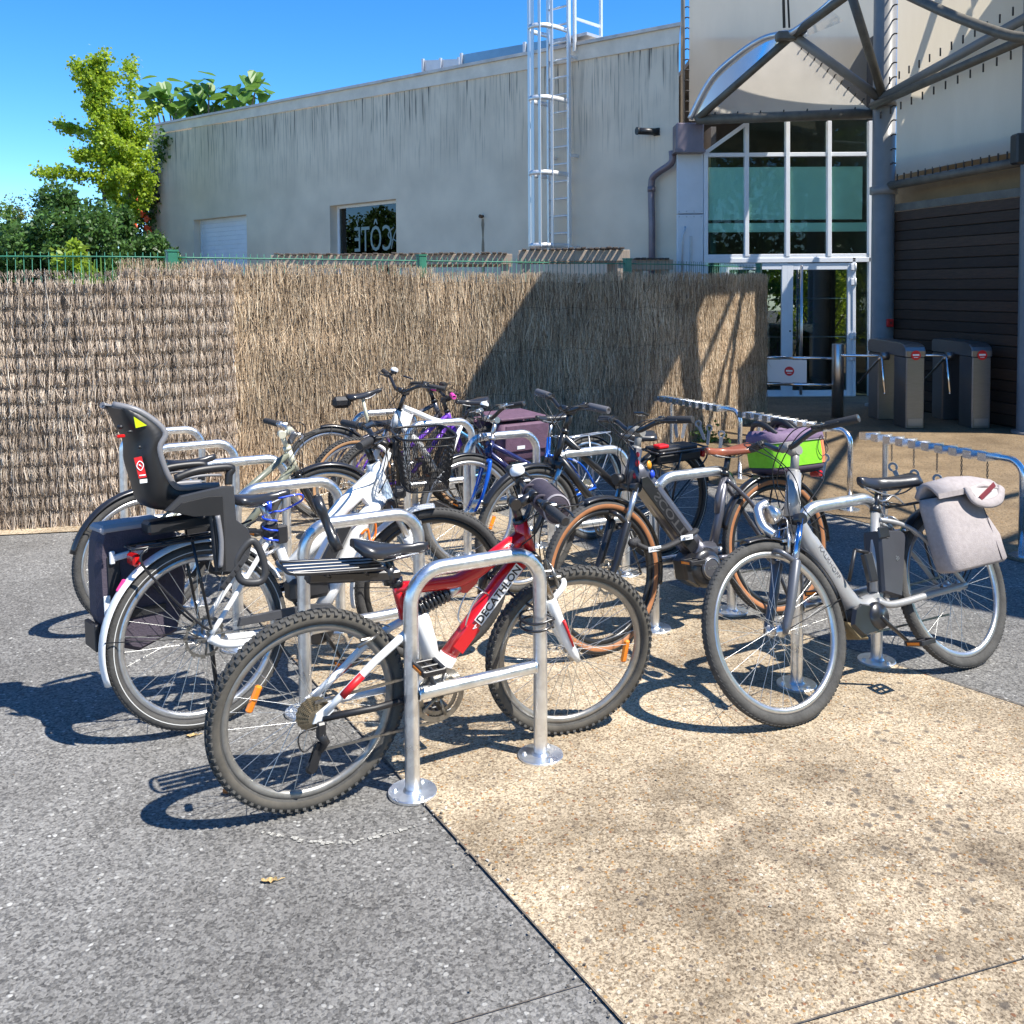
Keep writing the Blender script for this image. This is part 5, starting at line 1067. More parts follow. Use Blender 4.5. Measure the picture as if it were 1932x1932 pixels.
def saddle(root, x0, z0, x1, z1, wd, m, name='saddle', thick=.05):
    """tail (x0,z0) to nose (x1,z1) on the top line"""
    b = MB(); L = sqrt((x1 - x0) ** 2 + (z1 - z0) ** 2); rings = []
    for i in range(15):
        f = i / 14; wv = wd / 2 * (sin(min(1, f / .22 + .25) * pi / 2) if f < .22 else max(.17, 1 - .83 * min(1, ((f - .22) / .43)) ** 1.1)); wv = min(wv, wd / 2)
        if f > .94: wv *= .8
        if f < .03: wv *= .86
        x = x0 + (x1 - x0) * f; z = z0 + (z1 - z0) * f - .010 * sin(pi * f) + .004 * (f > .8); row = []; th = thick * (1 - .35 * f) * (1 if .02 < f < .97 else .6)
        for j in range(12):
            a = 2 * pi * j / 12; cy, sz = cos(a), sin(a); row.append((x, wv * cy, z - th * .42 + th * .42 * (abs(sz) ** .8) * (1 if sz > 0 else -1) * (1 if sz > 0 else .9) - (.016 * cy * cy if sz < .2 else .006 * cy * cy)))
        rings.append(row)
    b.loft(rings); s_ = b.build(name, m, root); b = MB(); zz = (z0 + z1) / 2 - thick - .006
    for sg in (-1, 1): b.tube(cr([(x0 + .03, sg * .035, z0 - thick * .7), (x0 + L * .3, sg * .022, zz), (x0 + L * .62, sg * .022, zz + .003), (x1 - .03, sg * .006, z1 - thick * .55)], 5), .0036, 6)
    b.build('rails', m_sil, s_); return s_
def rig(cfg):
    """geometry of the steering set in bike space: x forward, y left, z up, rear tyre foot at the origin"""
    ha = radians(cfg['ha']); a = V((-cos(ha), 0, sin(ha))); p = V((sin(ha), 0, cos(ha))); FH = V((cfg['wb'], 0, cfg['r'])); A0 = FH - p * .045; Hb = A0 + a * cfg['fl']; Ht = Hb + a * cfg['hl']; St = Ht + a * cfg.get('st', .09)
    S = T(*A0) @ M4.Rotation(radians(cfg['steer']), 4, a) @ T(*(-A0)); return dict(a=a, p=p, FH=FH, A0=A0, Hb=Hb, Ht=Ht, St=St, S=S, RH=V((0, 0, cfg['r'])))
def tub(b, pts, r, m=0, n=12, sy=1., y=0.): b.tube([V((q[0], q[2] if len(q) > 2 else y, q[1])) for q in pts], r, n, m=m, sy=sy); return b
def stays(root, pairs, r, m, name):
    for sg in (-1, 1):
        b = MB(); b.tube(cr([(x, sg * y, z) for (x, z, y) in pairs], 5), r, 8); b.build(name, m, root)
def handlebar(root, g, cfg, m_bar, grips=True, bell=None, levers=True, bends=None, gripm=None, bellm=None, gr=.0165, glen=.12, display=False, lev_m=None):
    bw, sw, bu, rc = cfg['barw'], cfg['sweep'], cfg['barup'], cfg.get('reach', .06); C0 = g['St'] + g['p'] * rc; S = g['S']; b = MB(); hp = {}
    ends = []
    for sg in (-1, 1):
        hp[sg] = cr([C0, C0 + V((0, sg * .05, 0)), C0 + g['a'] * (bu * .75) + V((-sw * .12, sg * bw * .42, 0)), C0 + g['a'] * bu + V((-sw * .45, sg * bw * .66, 0)), C0 + g['a'] * bu + V((-sw, sg * bw, 0))], 6)
    b.tube(hp[-1][::-1] + hp[1][1:], .0125, 12); H = b.build('handlebar', m_bar, root, S)
    for sg in (-1, 1):
        e1 = hp[sg][-1]; d = (hp[sg][-1] - hp[sg][-6]).normalized(); e0 = e1 - d * glen
        b = MB(); b.tube([e0, e0 + d * .004, e1 - d * .004, e1], [gr * .95, gr * 1.03, gr, gr * .92], 14); b.build('grip', gripm or m_grip, H, S)
        if levers:
            c0 = e0 - d * .03; b = MB(); f = g['p'] * .9 - g['a'] * .35; b.tube([c0 - d * .012, c0 + d * .012], .019, 12); b.box(tuple(c0 + f * .022), (.035, .03, .022), None, 0, .005)
            b.tube(cr([c0 + f * .03, c0 + f * .055 + d * .03, c0 + f * .058 + d * .085, c0 + f * .05 + d * .12], 5), [.006] * 12 + [.005] * 4, 6, sy=.6); b.build('brake_lever', lev_m or m_blk2, H, S)
    if bell is not None:
        c0 = hp[bell][-6] - V((0, bell * .06, 0)) + g['a'] * .03; b = MB(); R_ = basis(c0, g['p'], (0, 1, 0), g['a']); b.lathe([(.027, 0), (.029, .008), (.026, .020), (.014, .028), (0, .030)], 20, R_); b.lathe([(.021, -.018), (.024, 0)], 16, R_, 1); b.build('bell', [bellm or m_lens, m_black], H, S)
    if display: c0 = C0 + g['a'] * (bu + .03) + V((0, .03, 0)); b = MB(); b.box((0, 0, 0), (.045, .07, .012), basis(c0, g['p'], (0, 1, 0), g['a']), 0, .004); b.build('display', m_blk2, H, S)
    b = MB()
    for sg in (-1, 1):
        q = hp[sg][-8]; b.tube(cr([q + g['p'] * .02, q + g['p'] * .13 - g['a'] * .05 - V((0, sg * .05, 0)), g['Ht'] + g['p'] * .09 + V((0, -sg * .03, 0)), g['Hb'] + g['p'] * .035 + V((0, -sg * .025, .02)), g['Hb'] - g['a'] * .08 + V((.02, -sg * .04, 0))], 6), .0026, 5)
        b.tube(cr([q + g['p'] * .02 + V((0, 0, .01)), q + g['p'] * .09 - V((0, sg * .09, .05)), g['Ht'] + g['p'] * .06 - V((0, sg * .05, .03)), g['Hb'] - g['p'] * .05 - V((0, sg * .03, -.04)), g['Hb'] - g['p'] * .16 - V((0, sg * .02, .03))], 6), .0026, 5)
    b.build('cable', m_cable, H, S); return H, C0, hp
def stem(root, g, cfg, m, r=.016):
    C0 = g['St'] + g['p'] * cfg.get('reach', .06); b = MB(); b.tube([g['Ht'] - g['a'] * .01, g['Ht'] + g['a'] * .012], .024, 14); b.tube([g['Ht'], g['St'] + g['a'] * .012], r, 14); b.tube([g['St'] - g['a'] * .012, C0], [r * 1.25, r * 1.1], 12); b.tube([C0 + V((0, -.028, 0)), C0 + V((0, .028, 0))], .020, 14); b.tube([g['St'] + V((0, -.022, 0)), g['St'] + V((0, .022, 0))], .021, 12); return b.build('stem', m, root, g['S'])
def fork(root, g, cfg, m, susp=None, m2=None, crown=None, rr=.017):
    S = g['S']; b = MB(); FH = g['FH']; wv = .056
    cz = cfg['r'] + .03; c = g['Hb'] - g['a'] * .02
    if susp:
        b.tube([c + V((0, -wv - .012, 0)), c + V((0, wv + .012, 0))], .022, 12)
        for sg in (-1, 1):
            t0 = c + V((0, sg * wv, 0)); t1 = FH + V((-.012, sg * wv, 0)) ; mid = t0.lerp(t1, .40); b.tube([mid - (t1 - t0) * .02, mid, t0.lerp(t1, .8), t1 + V((.0, 0, .02)), FH + V((.008, sg * (wv + .002), -.012))], [.018, .0225, .0195, .017, .010], 14)
        md = [c.lerp(FH, .40) + V((0, sg * wv, 0)) for sg in (-1, 1)]; b.tube(cr([md[0], md[0] + V((.05, .015, .05)), md[1] + V((.05, -.015, .05)), md[1]], 6), .012, 8)
        f = b.build('fork', m, root, S); b = MB()
        for sg in (-1, 1): t0 = c + V((0, sg * wv, 0)); b.tube([t0, t0.lerp(FH + V((0, sg * wv, 0)), .44)], .0145, 12)
        b.build('stanchion', susp, f, S)
        b = MB(); b.tube([c + V((0, -wv - .014, 0)), c + V((0, wv + .014, 0))], .0232, 12); b.tube([c, g['Hb']], [.022, .024], 14); b.build('crown', crown or m, f, S)
    else:
        b.tube([c + V((0, -.03, 0)), c + V((0, .03, 0))], .018, 10); b.tube([c, g['Hb']], .02, 12)
        for sg in (-1, 1): b.tube(cr([c + V((0, sg * .036, 0)), c.lerp(FH, .3) + V((-.012, sg * .05, 0)), c.lerp(FH, .7) + V((-.018, sg * .054, 0)), FH + V((0, sg * .055, 0))], 6), [rr] * 8 + [rr * .9 - (rr * .45) * i / 10 for i in range(11)], 10)
        f = b.build('fork', m, root, S)
    return f
def crankset(root, bb, m_arm, ring=.085, ang=35, chain_to=None, guard=None, left=True, teeth=True, ymid=-.045):
    b = MB(); X0 = T(bb[0], ymid, bb[1]) @ rotm('X', -pi / 2)
    if ring:
        nt = 42
        for j, R_ in enumerate((ring, ring * .78)):
            out = [((R_ + (.003 if q % 2 else 0)) * cos(2 * pi * q / (2 * nt)), (R_ + (.003 if q % 2 else 0)) * sin(2 * pi * q / (2 * nt))) for q in range(2 * nt)]; inn = [(R_ * .82 * cos(2 * pi * q / (2 * nt)), R_ * .82 * sin(2 * pi * q / (2 * nt))) for q in range(2 * nt)]
            z = -.004 + .008 * j
            for q in range(2 * nt): q2 = (q + 1) % (2 * nt); b.add([(*out[q], z), (*out[q2], z), (*inn[q2], z), (*inn[q], z), (*out[q], z + .002), (*out[q2], z + .002), (*inn[q2], z + .002), (*inn[q], z + .002)], [(0, 1, 2, 3), (7, 6, 5, 4), (0, 4, 5, 1), (2, 6, 7, 3)], 0, False, X0)
        for j in range(5): a = 2 * pi * j / 5; b.tube([X0 @ V((.01 * cos(a), .01 * sin(a), 0)), X0 @ V((ring * .86 * cos(a), ring * .86 * sin(a), 0))], .007, 5)
    b.cyl((bb[0], -.055, bb[1]), (bb[0], .055, bb[1]), .019, n=14); C_ = b.build('crankset', m_drv if ring else m_black, root)
    for sg in (-1, 1):
        a = radians(ang) + (pi if sg > 0 else 0); y0, y1 = sg * .062, sg * .078; e = V((bb[0] + .17 * cos(a), y1, bb[1] + .17 * sin(a))); b = MB(); b.tube([(bb[0], y0, bb[1]), (bb[0] + .03 * cos(a), y0, bb[1] + .03 * sin(a)), e], [.015, .013, .010], 8, sy=.7); ar = b.build('crank_arm', m_arm, C_)
        b = MB(); c = e + V((0, sg * .058, 0)); b.cyl(e, e + V((0, sg * .10, 0)), .006, n=8)
        for dx in (-.036, .036): b.box((c.x + dx, c.y, c.z), (.014, .09, .022), None, 0, .003)
        for dy in (-.042, 0, .042): b.box((c.x, c.y + dy, c.z), (.075, .009, .018), None, 0, .002)
        for dx in (-.0435, .0435): b.box((c.x + dx, c.y, c.z), (.003, .06, .011), None, 1)
        b.build('pedal', [m_black, m_org], C_)
    if chain_to:
        b = MB(); y = ymid; r1, r2 = ring, chain_to[1]; hx, hz = chain_to[0]
        top = [V((hx, y + .005, hz + r2)), V((bb[0], y, bb[1] + r1))]; lo = [V((bb[0], y, bb[1] - r1)), V((hx + .02, y + .005, hz - .12 if chain_to[2] else hz - r2))]
        path = [top[0].lerp(top[1], i / 40) for i in range(41)] + [V((bb[0] + r1 * sin(t * pi / 10), y, bb[1] + r1 * cos(t * pi / 10))) for t in range(1, 10)] + [lo[0].lerp(lo[1], i / 40) for i in range(41)]
        for i in range(len(path) - 1):
            p, q = path[i], path[i + 1]; d = q - p; L = d.length
            if L < 1e-6: continue
            d.normalize(); X = basis((p + q) / 2, d, (0, 1, 0), d.cross(V((0, 1, 0)))); b.box((0, .002 if i % 2 else -.002, 0), (L * 1.02, .002, .008), X); b.box((0, -.002 if i % 2 else .002, 0), (L * 1.02, .002, .008), X)
        b.build('chain', m_drv, root)
    return C_
def derailleur(root, hub, m=None):
    b = MB(); x, z = hub; b.box((x + .012, -.072, z - .035), (.03, .022, .05), rotm('Y', 0), 0, .006); b.tube([(x + .01, -.07, z - .05), (x + .03, -.066, z - .085), (x + .015, -.060, z - .11)], [.016, .014, .012], 8); C_ = V((x, 0, z))
    for dx, dz in ((.012, -.105), (-.012, -.165)):
        Xw = T(x + dx, -.055, z + dz) @ rotm('X', -pi / 2); b.lathe([(0, -.004), (.020, -.004), (.022, 0), (.020, .004), (0, .004)], 14, Xw)
    b.prism([(x + .026, z - .09), (x + .002, z - .085), (x - .028, z - .165), (x - .010, z - .185), (x + .004, z - .165)], .060, .064, basis((0, 0, 0), (1, 0, 0), (0, 0, 1), (0, -1, 0)), 0); b.prism([(x + .026, z - .09), (x + .002, z - .085), (x - .028, z - .165), (x - .010, z - .185), (x + .004, z - .165)], .046, .049, basis((0, 0, 0), (1, 0, 0), (0, 0, 1), (0, -1, 0)), 0)
    b.tube(cr([(x + .03, -.075, z - .02), (x - .06, -.08, z - .03), (x - .05, -.08, z - .09), (x + .0, -.075, z - .07)], 5), .0026, 5); return b.build('derailleur', m or m_black, root)
def vbrake(root, c, up, X=None, m=None):
    b = MB()
    for sg in (-1, 1): b.tube([c + V((0, sg * .045, 0)), c + up * .06 + V((0, sg * .042, 0)), c + up * .10 + V((0, sg * .03, 0))], [.008, .007, .005], 6); b.box(tuple(c + up * .05 + V((0, sg * .028, 0))), (.05, .016, .012), None, 0, .003)
    b.tube([c + up * .10 + V((0, -.03, 0)), c + up * .105 + V((0, .03, 0))], .003, 5); b.tube(cr([c + up * .10 + V((0, .03, 0)), c + up * .14 + V((0, .02, 0)), c + up * .16 + V((0, -.02, 0))], 4), .003, 5); return b.build('rim_brake', m or m_sil, root, X)
def luggage_rack(root, x0, x1, z, hub, m, w_=.055, name='luggage_rack', r=.005, low=True):
    b = MB(); b.tube(cr([(x1, -w_, z), (x0 + .03, -w_, z), (x0, -w_ * .6, z), (x0, w_ * .6, z), (x0 + .03, w_, z), (x1, w_, z)], 5), r, 8); b.tube([(x1, -w_, z), (x1, w_, z)], r, 8); b.tube([(x0 + .02, 0, z), (x1, 0, z)], r, 6)
    for f in (.3, .6): b.tube([(x0 + (x1 - x0) * f, -w_, z), (x0 + (x1 - x0) * f, w_, z)], r * .8, 6)
    for sg in (-1, 1):
        b.tube([(x0 + (x1 - x0) * .55, sg * w_, z), (hub[0] + .02, sg * .068, hub[1] + .03)], r, 6); b.tube(cr([(x0 + .05, sg * w_, z), (x0 + .02, sg * (w_ + .015), z - .06), (hub[0] - .05, sg * .07, hub[1] + .09), (hub[0] + .01, sg * .068, hub[1] + .03)], 5), r * .8, 6)
        b.tube([(x1, sg * w_ * .7, z), (x1 + .10, sg * .022, z + .03)], r * .8, 6)
    return b.build(name, m, root)
def kickstand(root, p, q, m): b = MB(); b.tube([p, q], [.010, .008], 8); b.tube([q, V(q) + V((.03, 0, -.004))], [.009, .006], 6); return b.build('kickstand', m, root)
def bike_root(label, pose, zoff=.004):
    X, Y, th, ph = pose[0], pose[1], radians(pose[2]), radians(pose[3])
    ex = V((cos(th), sin(th), 0)); lf = V((-sin(th), cos(th), 0)); ey = lf * cos(ph) + V((0, 0, sin(ph))); ez = -lf * sin(ph) + V((0, 0, cos(ph)))
    mw = basis(V((X, Y, zoff)) + ez * 0, ex, ey, ez); r = thing('bicycle', label, 'bicycle', mw=mw, group='bicycles parked at the racks'); return r, mw
def on(mw, p): return mw @ V(p)
YX = lambda y: basis((0, y, 0), (1, 0, 0), (0, 0, 1), (0, -1, 0))        # prism in the x-z plane, extruded to -y
def plate(b, poly, y, th, m=0, bev=0.): b.prism(poly, -th / 2, th / 2, YX(y), m, bev); return b
m_redp = mat('red_paint', (.58, .008, .012), .28, coat=.6, var=.08, vscale=6); m_whp = mat('white_paint', (.74, .75, .75), .3, coat=.4, var=.05, vscale=8); m_bkp = mat('black_paint', (.016, .016, .018), .3, coat=.4, var=.2, vscale=10)
m_blkink = mat('black_ink', (.01, .01, .012), .5); m_redink = mat('red_ink', (.55, .01, .015), .45)
# ------------------------------------------------------------------ red and white full-suspension mountain bike
cf = dict(wb=1.01, r=.332, ha=70.6, fl=.457, hl=.117, barw=.297, sweep=-.01, barup=.008, steer=-12, reach=.075, st=.075)
P1 = (-.673, 3.062, 30.1, 3.2)
r1, W1m = bike_root('red and white mountain bike with rear shock, knobbly tyres and seat-post carrier', P1); g1 = rig(cf)
wheel(r1, (0, 0, cf['r']), cf['r'], .047, M4.Identity(4), m_tyreg, m_tyred, m_rimg, m_spk, True, n=32, cass=True, refl=[(3.55, .20)])
wheel(r1, (cf['wb'], 0, cf['r']), cf['r'], .047, g1['S'], m_tyreg, m_tyred, m_rimg, m_spk, True, n=32, refl=[(.12, .23)])
b = MB(); tub(b, [(.292, .690), (.40, .682), (.52, .676), (.60, .700), (.69, .752), (.785, .800)], [.021, .022, .024, .027, .029, .030], 0, 14); tub(b, [(.298, .715), (.330, .585)], .020)
b.tube([g1['Hb'] - g1['a'] * .01, g1['Ht']], .0265, 16); tub(b, [(.815, .745), (.70, .640), (.585, .512), (.490, .408)], [.034, .033, .031, .030], 0, 14)
plate(b, [(.50, .665), (.62, .70), (.60, .66), (.562, .632), (.545, .634)], 0, .030, 0, .006); plate(b, [(.70, .74), (.80, .80), (.83, .735), (.80, .72)], 0, .036, 0, .006)
fr1 = b.build('frame', m_redp, r1)
b = MB(); tub(b, [(.388, .592), (.418, .48), (.440, .360)], [.026, .031, .034], 0, 14); tub(b, [(.500, .418), (.455, .345)], .033, 0, 14); tub(b, [(.44, .30, -.04), (.44, .30, .04)], .024, 0, 14); tub(b, [(.445, .345), (.44, .30)], .026); b.build('seat_mast', m_whp, fr1)
for sg in (-1, 1):
    b = MB(); y = sg * .058; tub(b, [(.345, .560, sg * .035), (.285, .530, sg * .05), (.20, .478, y), (.10, .398, y), (.030, .345, y)], [.013, .014, .0135, .0125, .012]); plate(b, [(.05, .375), (.0, .345), (-.012, .315), (.02, .315), (.06, .345)], y, .010, 0, .002); sw_ = b.build('swing_arm', m_whp, r1)
    b = MB(); tub(b, [(.155, .441, sg * .059), (.085, .385, sg * .060)], [.0138, .0132], 0, 12); b.build('red_flash', m_redink, sw_)
    b = MB(); tub(b, [(.02, .325, sg * .056), (.20, .315, sg * .054), (.40, .318, sg * .045)], [.012, .011, .012]); b.build('chain_stay', m_blkink if sg < 0 else m_whp, r1)
# coil shock
b = MB(); A_, B_ = V((.372, 0, .603)), V((.535, 0, .655)); b.tube([A_, B_], .012, 10); b.tube([B_ - (B_ - A_) * .25, B_], .020, 12, m=1); d_ = (B_ - A_); L_ = d_.length; d_.normalize(); s1_ = V((0, 1, 0)); s2_ = d_.cross(s1_)
b.tube([A_ + d_ * (.015 + L_ * .60 * i / 70) + s1_ * (.025 * cos(i * .62)) + s2_ * (.025 * sin(i * .62)) for i in range(71)], .0055, 7); b.tube([A_ + d_ * .008, A_ + d_ * .016], .029, 16); b.tube([A_ + d_ * (L_ * .66), A_ + d_ * (L_ * .70)], .029, 16); b.build('rear_shock', [m_blk2, m_sil], r1)
fork(r1, g1, cf, m_whp, mat('stanchion_bronze', (.28, .24, .19), .25, metal=.9), crown=m_bkp); stem(r1, g1, cf, m_bkp)
H1, C01, hp1 = handlebar(r1, g1, cf, m_bkp, bell=1, bellm=mat('white_bell', (.72, .73, .74), .3, coat=.4), glen=.13)
b = MB(); f0 = g1['Hb'].lerp(g1['FH'], .58) + V((.012, -.0775, -.01)); f1 = g1['Hb'].lerp(g1['FH'], .86) + V((.004, -.0755, 0)); b.tube([f0, f1], [.0065, .004], 6); b.build('red_flash', m_redink, r1, g1['S'])
saddle(r1, .140, .884, .412, .832, .15, m_sadd); b = MB(); tub(b, [(.262, .815), (.292, .715)], .0145); tub(b, [(.295, .725), (.299, .700)], .024); b.build('seat_post', m_bkp, r1)
# clamp-on carrier
b = MB(); c0 = V((-.10, 0, .828)); b.tube(cr([(.236, -.055, .786), (-.05, -.06, .815), (-.098, -.035, .830), (-.098, .035, .830), (-.05, .06, .815), (.236, .055, .786)], 6), .007, 8)
for y in (-.032, 0, .032): b.box((0, 0, 0), (.32, .022, .008), T(.075, y, .803) @ rotm('Y', radians(5.3)), 0, .002)
tub(b, [(-.01, .778), (.275, .742)], .019); b.box((0, 0, 0), (.29, .05, .036), T(.13, 0, .762) @ rotm('Y', radians(7)), 0, .006); b.tube([(.262, 0, .77), (.278, 0, .715)], .027, 14); b.box((.285, 0, .745), (.04, .05, .03), None, 0, .005)
for x in (.03, .16): b.tube([(x, -.05, .80 - .09 * (x)), (x + .03, -.02, .775 - .09 * x)], .005, 6); b.tube([(x, .05, .80 - .09 * x), (x + .03, .02, .775 - .09 * x)], .005, 6)
b.build('seat_post_carrier', m_bkp, r1)
crankset(r1, (.44, .305), m_blk2, .092, 118, ((0, .332), .045, True), ymid=-.05); derailleur(r1, (0, .332)); vbrake(r1, V((.165, 0, .565)) - V((.02, 0, .03)), V((.72, 0, .2)).normalized() * .8, None, m_drv); vbrake(r1, g1['Hb'].lerp(g1['FH'], .36) + V((.045, 0, 0)), g1['a'], g1['S'], m_drv)
# water-bottle cage
b = MB(); b.tube(cr([(.66, -.01, .60), (.61, -.036, .635), (.575, -.034, .60), (.55, -.03, .53), (.57, 0, .50)], 6), .003, 6); b.tube(cr([(.66, .01, .60), (.61, .036, .635), (.575, .034, .60), (.55, .03, .53), (.57, 0, .50)], 6), .003, 6); b.build('bottle_cage', m_sil, r1)
# down-tube lettering, right side
da = V((.745 - .60, 0, .69 - .533)).normalized(); dn = V((0, -1, 0)); du = dn.cross(da); ctr = V((.678, -.0345, .616))
b = MB(); b.box((0, 0, 0), (.245, .040, .0016), basis(ctr, da, du, dn), 0, .0005); b.build('decal', mat('decal_white', (.70, .70, .70), .4), fr1)
lettering('DECATHLON', .042, m_blkink, fr1, basis(ctr + dn * .0014, da, du, dn) @ M4.Diagonal((.94, 1, 1, 1)), .0005, bold=.0008)
b = MB(); c2_ = V((.553, -.033, .478)); b.box((0, 0, 0), (.10, .050, .0012), basis(c2_, da, du, dn), 0, .0005); b.build('decal', m_redink, fr1); lettering('4', .03, mat('decal_white', (.70, .70, .70), .4), fr1, basis(V((.585, -.0346, .514)), du, -da, dn), .0005)
lettering('0.0', .02, mat('decal_white', (.70, .70, .70), .4), fr1, basis(V((.725, -.0295, .782)), V((.8, 0, .6)), V((0, -1, 0)).cross(V((.8, 0, .6))), dn), .0005)
# handlebar bag and thin chained items
m_bagd = mat('dark_purple_fabric', (.042, .033, .048), .75, var=.2, vscale=40, bump=.25, bscale=180)
hb = thing('handlebar_bag', 'dark purple handlebar bag on the red mountain bike', 'bag', mw=W1m); b = MB(); S = g1['S']; cc = C01 + g1['p'] * .062 - V((0, 0, .045)); R_ = basis(cc, g1['p'], g1['a'] * -1, (0, 1, 0)); b.lathe([(0, -.098), (.040, -.098), (.050, -.090), (.052, -.05), (.052, .05), (.050, .090), (.040, .098), (0, .098)], 26, R_ @ M4.Diagonal((1.0, 1.12, 1, 1))); hbm = b.build('body', m_bagd, hb, S)
for z in (-.092, .092): b = MB(); b.lathe([(.046, z - .004), (.051, z), (.046, z + .004)], 26, R_ @ M4.Diagonal((1.02, 1.14, 1, 1))); b.build('piping', mat('grey_piping', (.25, .23, .25), .7), hbm, S)
b = MB(); b.tube([R_ @ V((.052, -.02, z)) for z in (-.085, .085)], .003, 5); b.box((0, 0, 0), (.09, .003, .004), R_ @ T(0, .01, -.0995)); b.build('zip', m_black, hbm, S)
for y in (-.06, .06): b = MB(); b.tube(cr([C01 + V((0, y, .016)), C01 + g1['p'] * .03 + V((0, y, .0)), C01 + V((0, y, -.016)), C01 - g1['p'] * .016 + V((0, y, 0))], 5, True), .004, 6, True, sy=2.); b.build('strap', m_bagd, hbm, S)
# coiled cable lock between rack post and wheel, with a plastic lock head
lk = thing('cable_lock', 'black coiled cable lock round the post of the nearest rack', 'lock', loc=(-.345 + .505 * cos(radians(29.5)), 3.15 + .505 * sin(radians(29.5)), .002)); b = MB(); pts = []
for i in range(30): a = i * .42; pts.append(V((.060 * cos(a) - .012, .060 * sin(a) + .012, .47 + .0018 * i + .014 * sin(a))))
pts += [V((-.08, .06, .56)), V((-.14, .10, .60)), V((-.19, .12, .62))]; b.tube(cr(pts, 3), .005, 7); b.build('cable', m_bkp, lk)
b = MB(); b.tube(cr([V((-.17, .13, .64)), V((-.13, .12, .70)), V((-.10, .12, .66)), V((-.14, .12, .62)), V((-.19, .13, .63))], 5, True), .006, 6, True); b.tube([V((-.20, .115, .66)), V((-.215, .12, .56))], [.019, .017], 12); b.build('lock_head', m_bkp, lk)
# ------------------------------------------------------------------ white city e-bike with child seat and basket
cf = dict(wb=1.06, r=.355, ha=70, fl=.46, hl=.165, barw=.297, sweep=.10, barup=.035, steer=-22, reach=.05, st=.10)
P2 = (-1.20, 3.64, 37.1, -6)
r2, W2 = bike_root('white step-through e-bike carrying a child seat, with black wire basket', P2); g2 = rig(cf)
I4 = M4.Identity(4)
wheel(r2, (0, 0, cf['r']), cf['r'], .046, I4, m_tyre, m_tyreg, m_rim, m_spk, stripe=True, n=32, disc=-1)
wheel(r2, (cf['wb'], 0, cf['r']), cf['r'], .046, g2['S'], m_tyre, m_tyre, m_rimb, m_spk, stripe=False, n=32)
b = MB(); tub(b, [(.80, .870), (.64, .765), (.50, .640), (.395, .555)], [.030, .030, .028, .026], 0, 14, 1.25); tub(b, [(.835, .775), (.74, .70), (.66, .575), (.59, .455), (.50, .335)], [.034, .035, .033, .032, .034], 0, 14); tub(b, [(.315, .735), (.385, .50), (.46, .30)], .019); b.tube([g2['Hb'] - g2['a'] * .02, g2['Ht'] + g2['a'] * .01], .031, 16); b.tube([(.475, -.042, .295), (.475, .042, .295)], .030, 14)
plate(b, [(.80, .87), (.835, .80), (.82, .75), (.77, .735), (.72, .80)], 0, .040, 0, .008); fr2 = b.build('frame', m_whp, r2)
m_lacep = mat('pale_blue_print', (.45, .55, .66), .4, var=.45, vscale=55)
b = MB(); b.tube([g2['Hb'] + g2['a'] * .0, g2['Hb'] + g2['a'] * .075], .0316, 16, cap=False); b.build('printed_band', m_lacep, fr2)
stays(r2, [(.322, .715, .016), (.20, .580, .048), (.02, .365, .064)], .0105, m_whp, 'seat_stay'); stays(r2, [(.46, .295, .034), (.28, .292, .055), (.085, .312, .064), (.012, .352, .064)], .0155, m_whp, 'chain_stay')
fork(r2, g2, cf, m_whp, m_sil, crown=m_bkp); stem(r2, g2, cf, m_bkp); H2, C02, hp2 = handlebar(r2, g2, cf, m_bkp, glen=.125, display=True)
mudguard(r2, (0, 0, cf['r']), cf['r'] + .022, .062, radians(25), radians(197), m_whp, None); mudguard(r2, (cf['wb'], 0, cf['r']), cf['r'] + .020, .058, radians(88), radians(190), m_whp, g2['S'])
b = MB(); b.box((0, 0, 0), (.018, .012, .05), T(-.285, -.0, .60) @ rotm('Y', .6), 0, .004); b.build('pink_reflector', mat('pink_reflector', (.75, .05, .22), .3), r2)
saddle(r2, .135, .888, .40, .868, .165, m_sadd); b = MB(); tub(b, [(.268, .845), (.318, .725)], .0145); b.build('seat_post', m_sil, r2); b = MB(); tub(b, [(.308, .75), (.316, .725)], .022); b.box((.345, -.01, .695), (.05, .06, .075), rotm('Y', 0), 0, .008); b.build('seat_clamp_lamp', m_black, r2)
# battery on the down tube, motor, chain case
b = MB(); dq = V((.66 - .53, 0, .63 - .44)).normalized(); un = V((-dq.z, 0, dq.x)); b.box((0, 0, 0), (.285, .085, .085), basis(V((.560, 0, .585)), dq, (0, -1, 0), un), 0, .018); b.box((0, 0, .030), (.20, .07, .05), basis(V((.572, 0, .600)), dq, (0, -1, 0), un), 1, .015); b.build('battery', [m_blk2, m_sil], r2)
b = MB(); b.box((.455, 0, .455), (.18, .09, .095), None, 0, .018); b.build('controller_box', m_black, r2)
b = MB(); b.lathe([(0, -.062), (.062, -.062), (.075, -.05), (.075, .05), (.062, .062), (0, .062)], 22, T(.475, 0, .295) @ rotm('X', pi / 2)); b.build('motor', m_black, r2)
crankset(r2, (.475, .295), m_blk2, 0, -62, None, ymid=-.05); b = MB(); plate(b, [(.12, .375), (.13, .408), (.42, .402), (.52, .385), (.565, .34), (.55, .30), (.50, .34), (.40, .365)], -.075, .022, 0, .006); b.build('chain_guard', mat('dark_guard', (.05, .052, .058), .4, var=.15, vscale=10), r2)
b = MB(); b.tube([(.02, -.05, .362), (.25, -.05, .345), (.47, -.05, .34)], .004, 6); b.build('chain', m_drv, r2)
luggage_rack(r2, -.245, .14, .735, (0, .355), m_bkp, .062, r=.006); b = MB(); b.box((-.235, 0, .690), (.03, .09, .045), None, 0, .008); b.build('tail_lamp', m_redl, r2)
kickstand(r2, (.06, .075, .33), (.115, .17, .012), m_bkp)
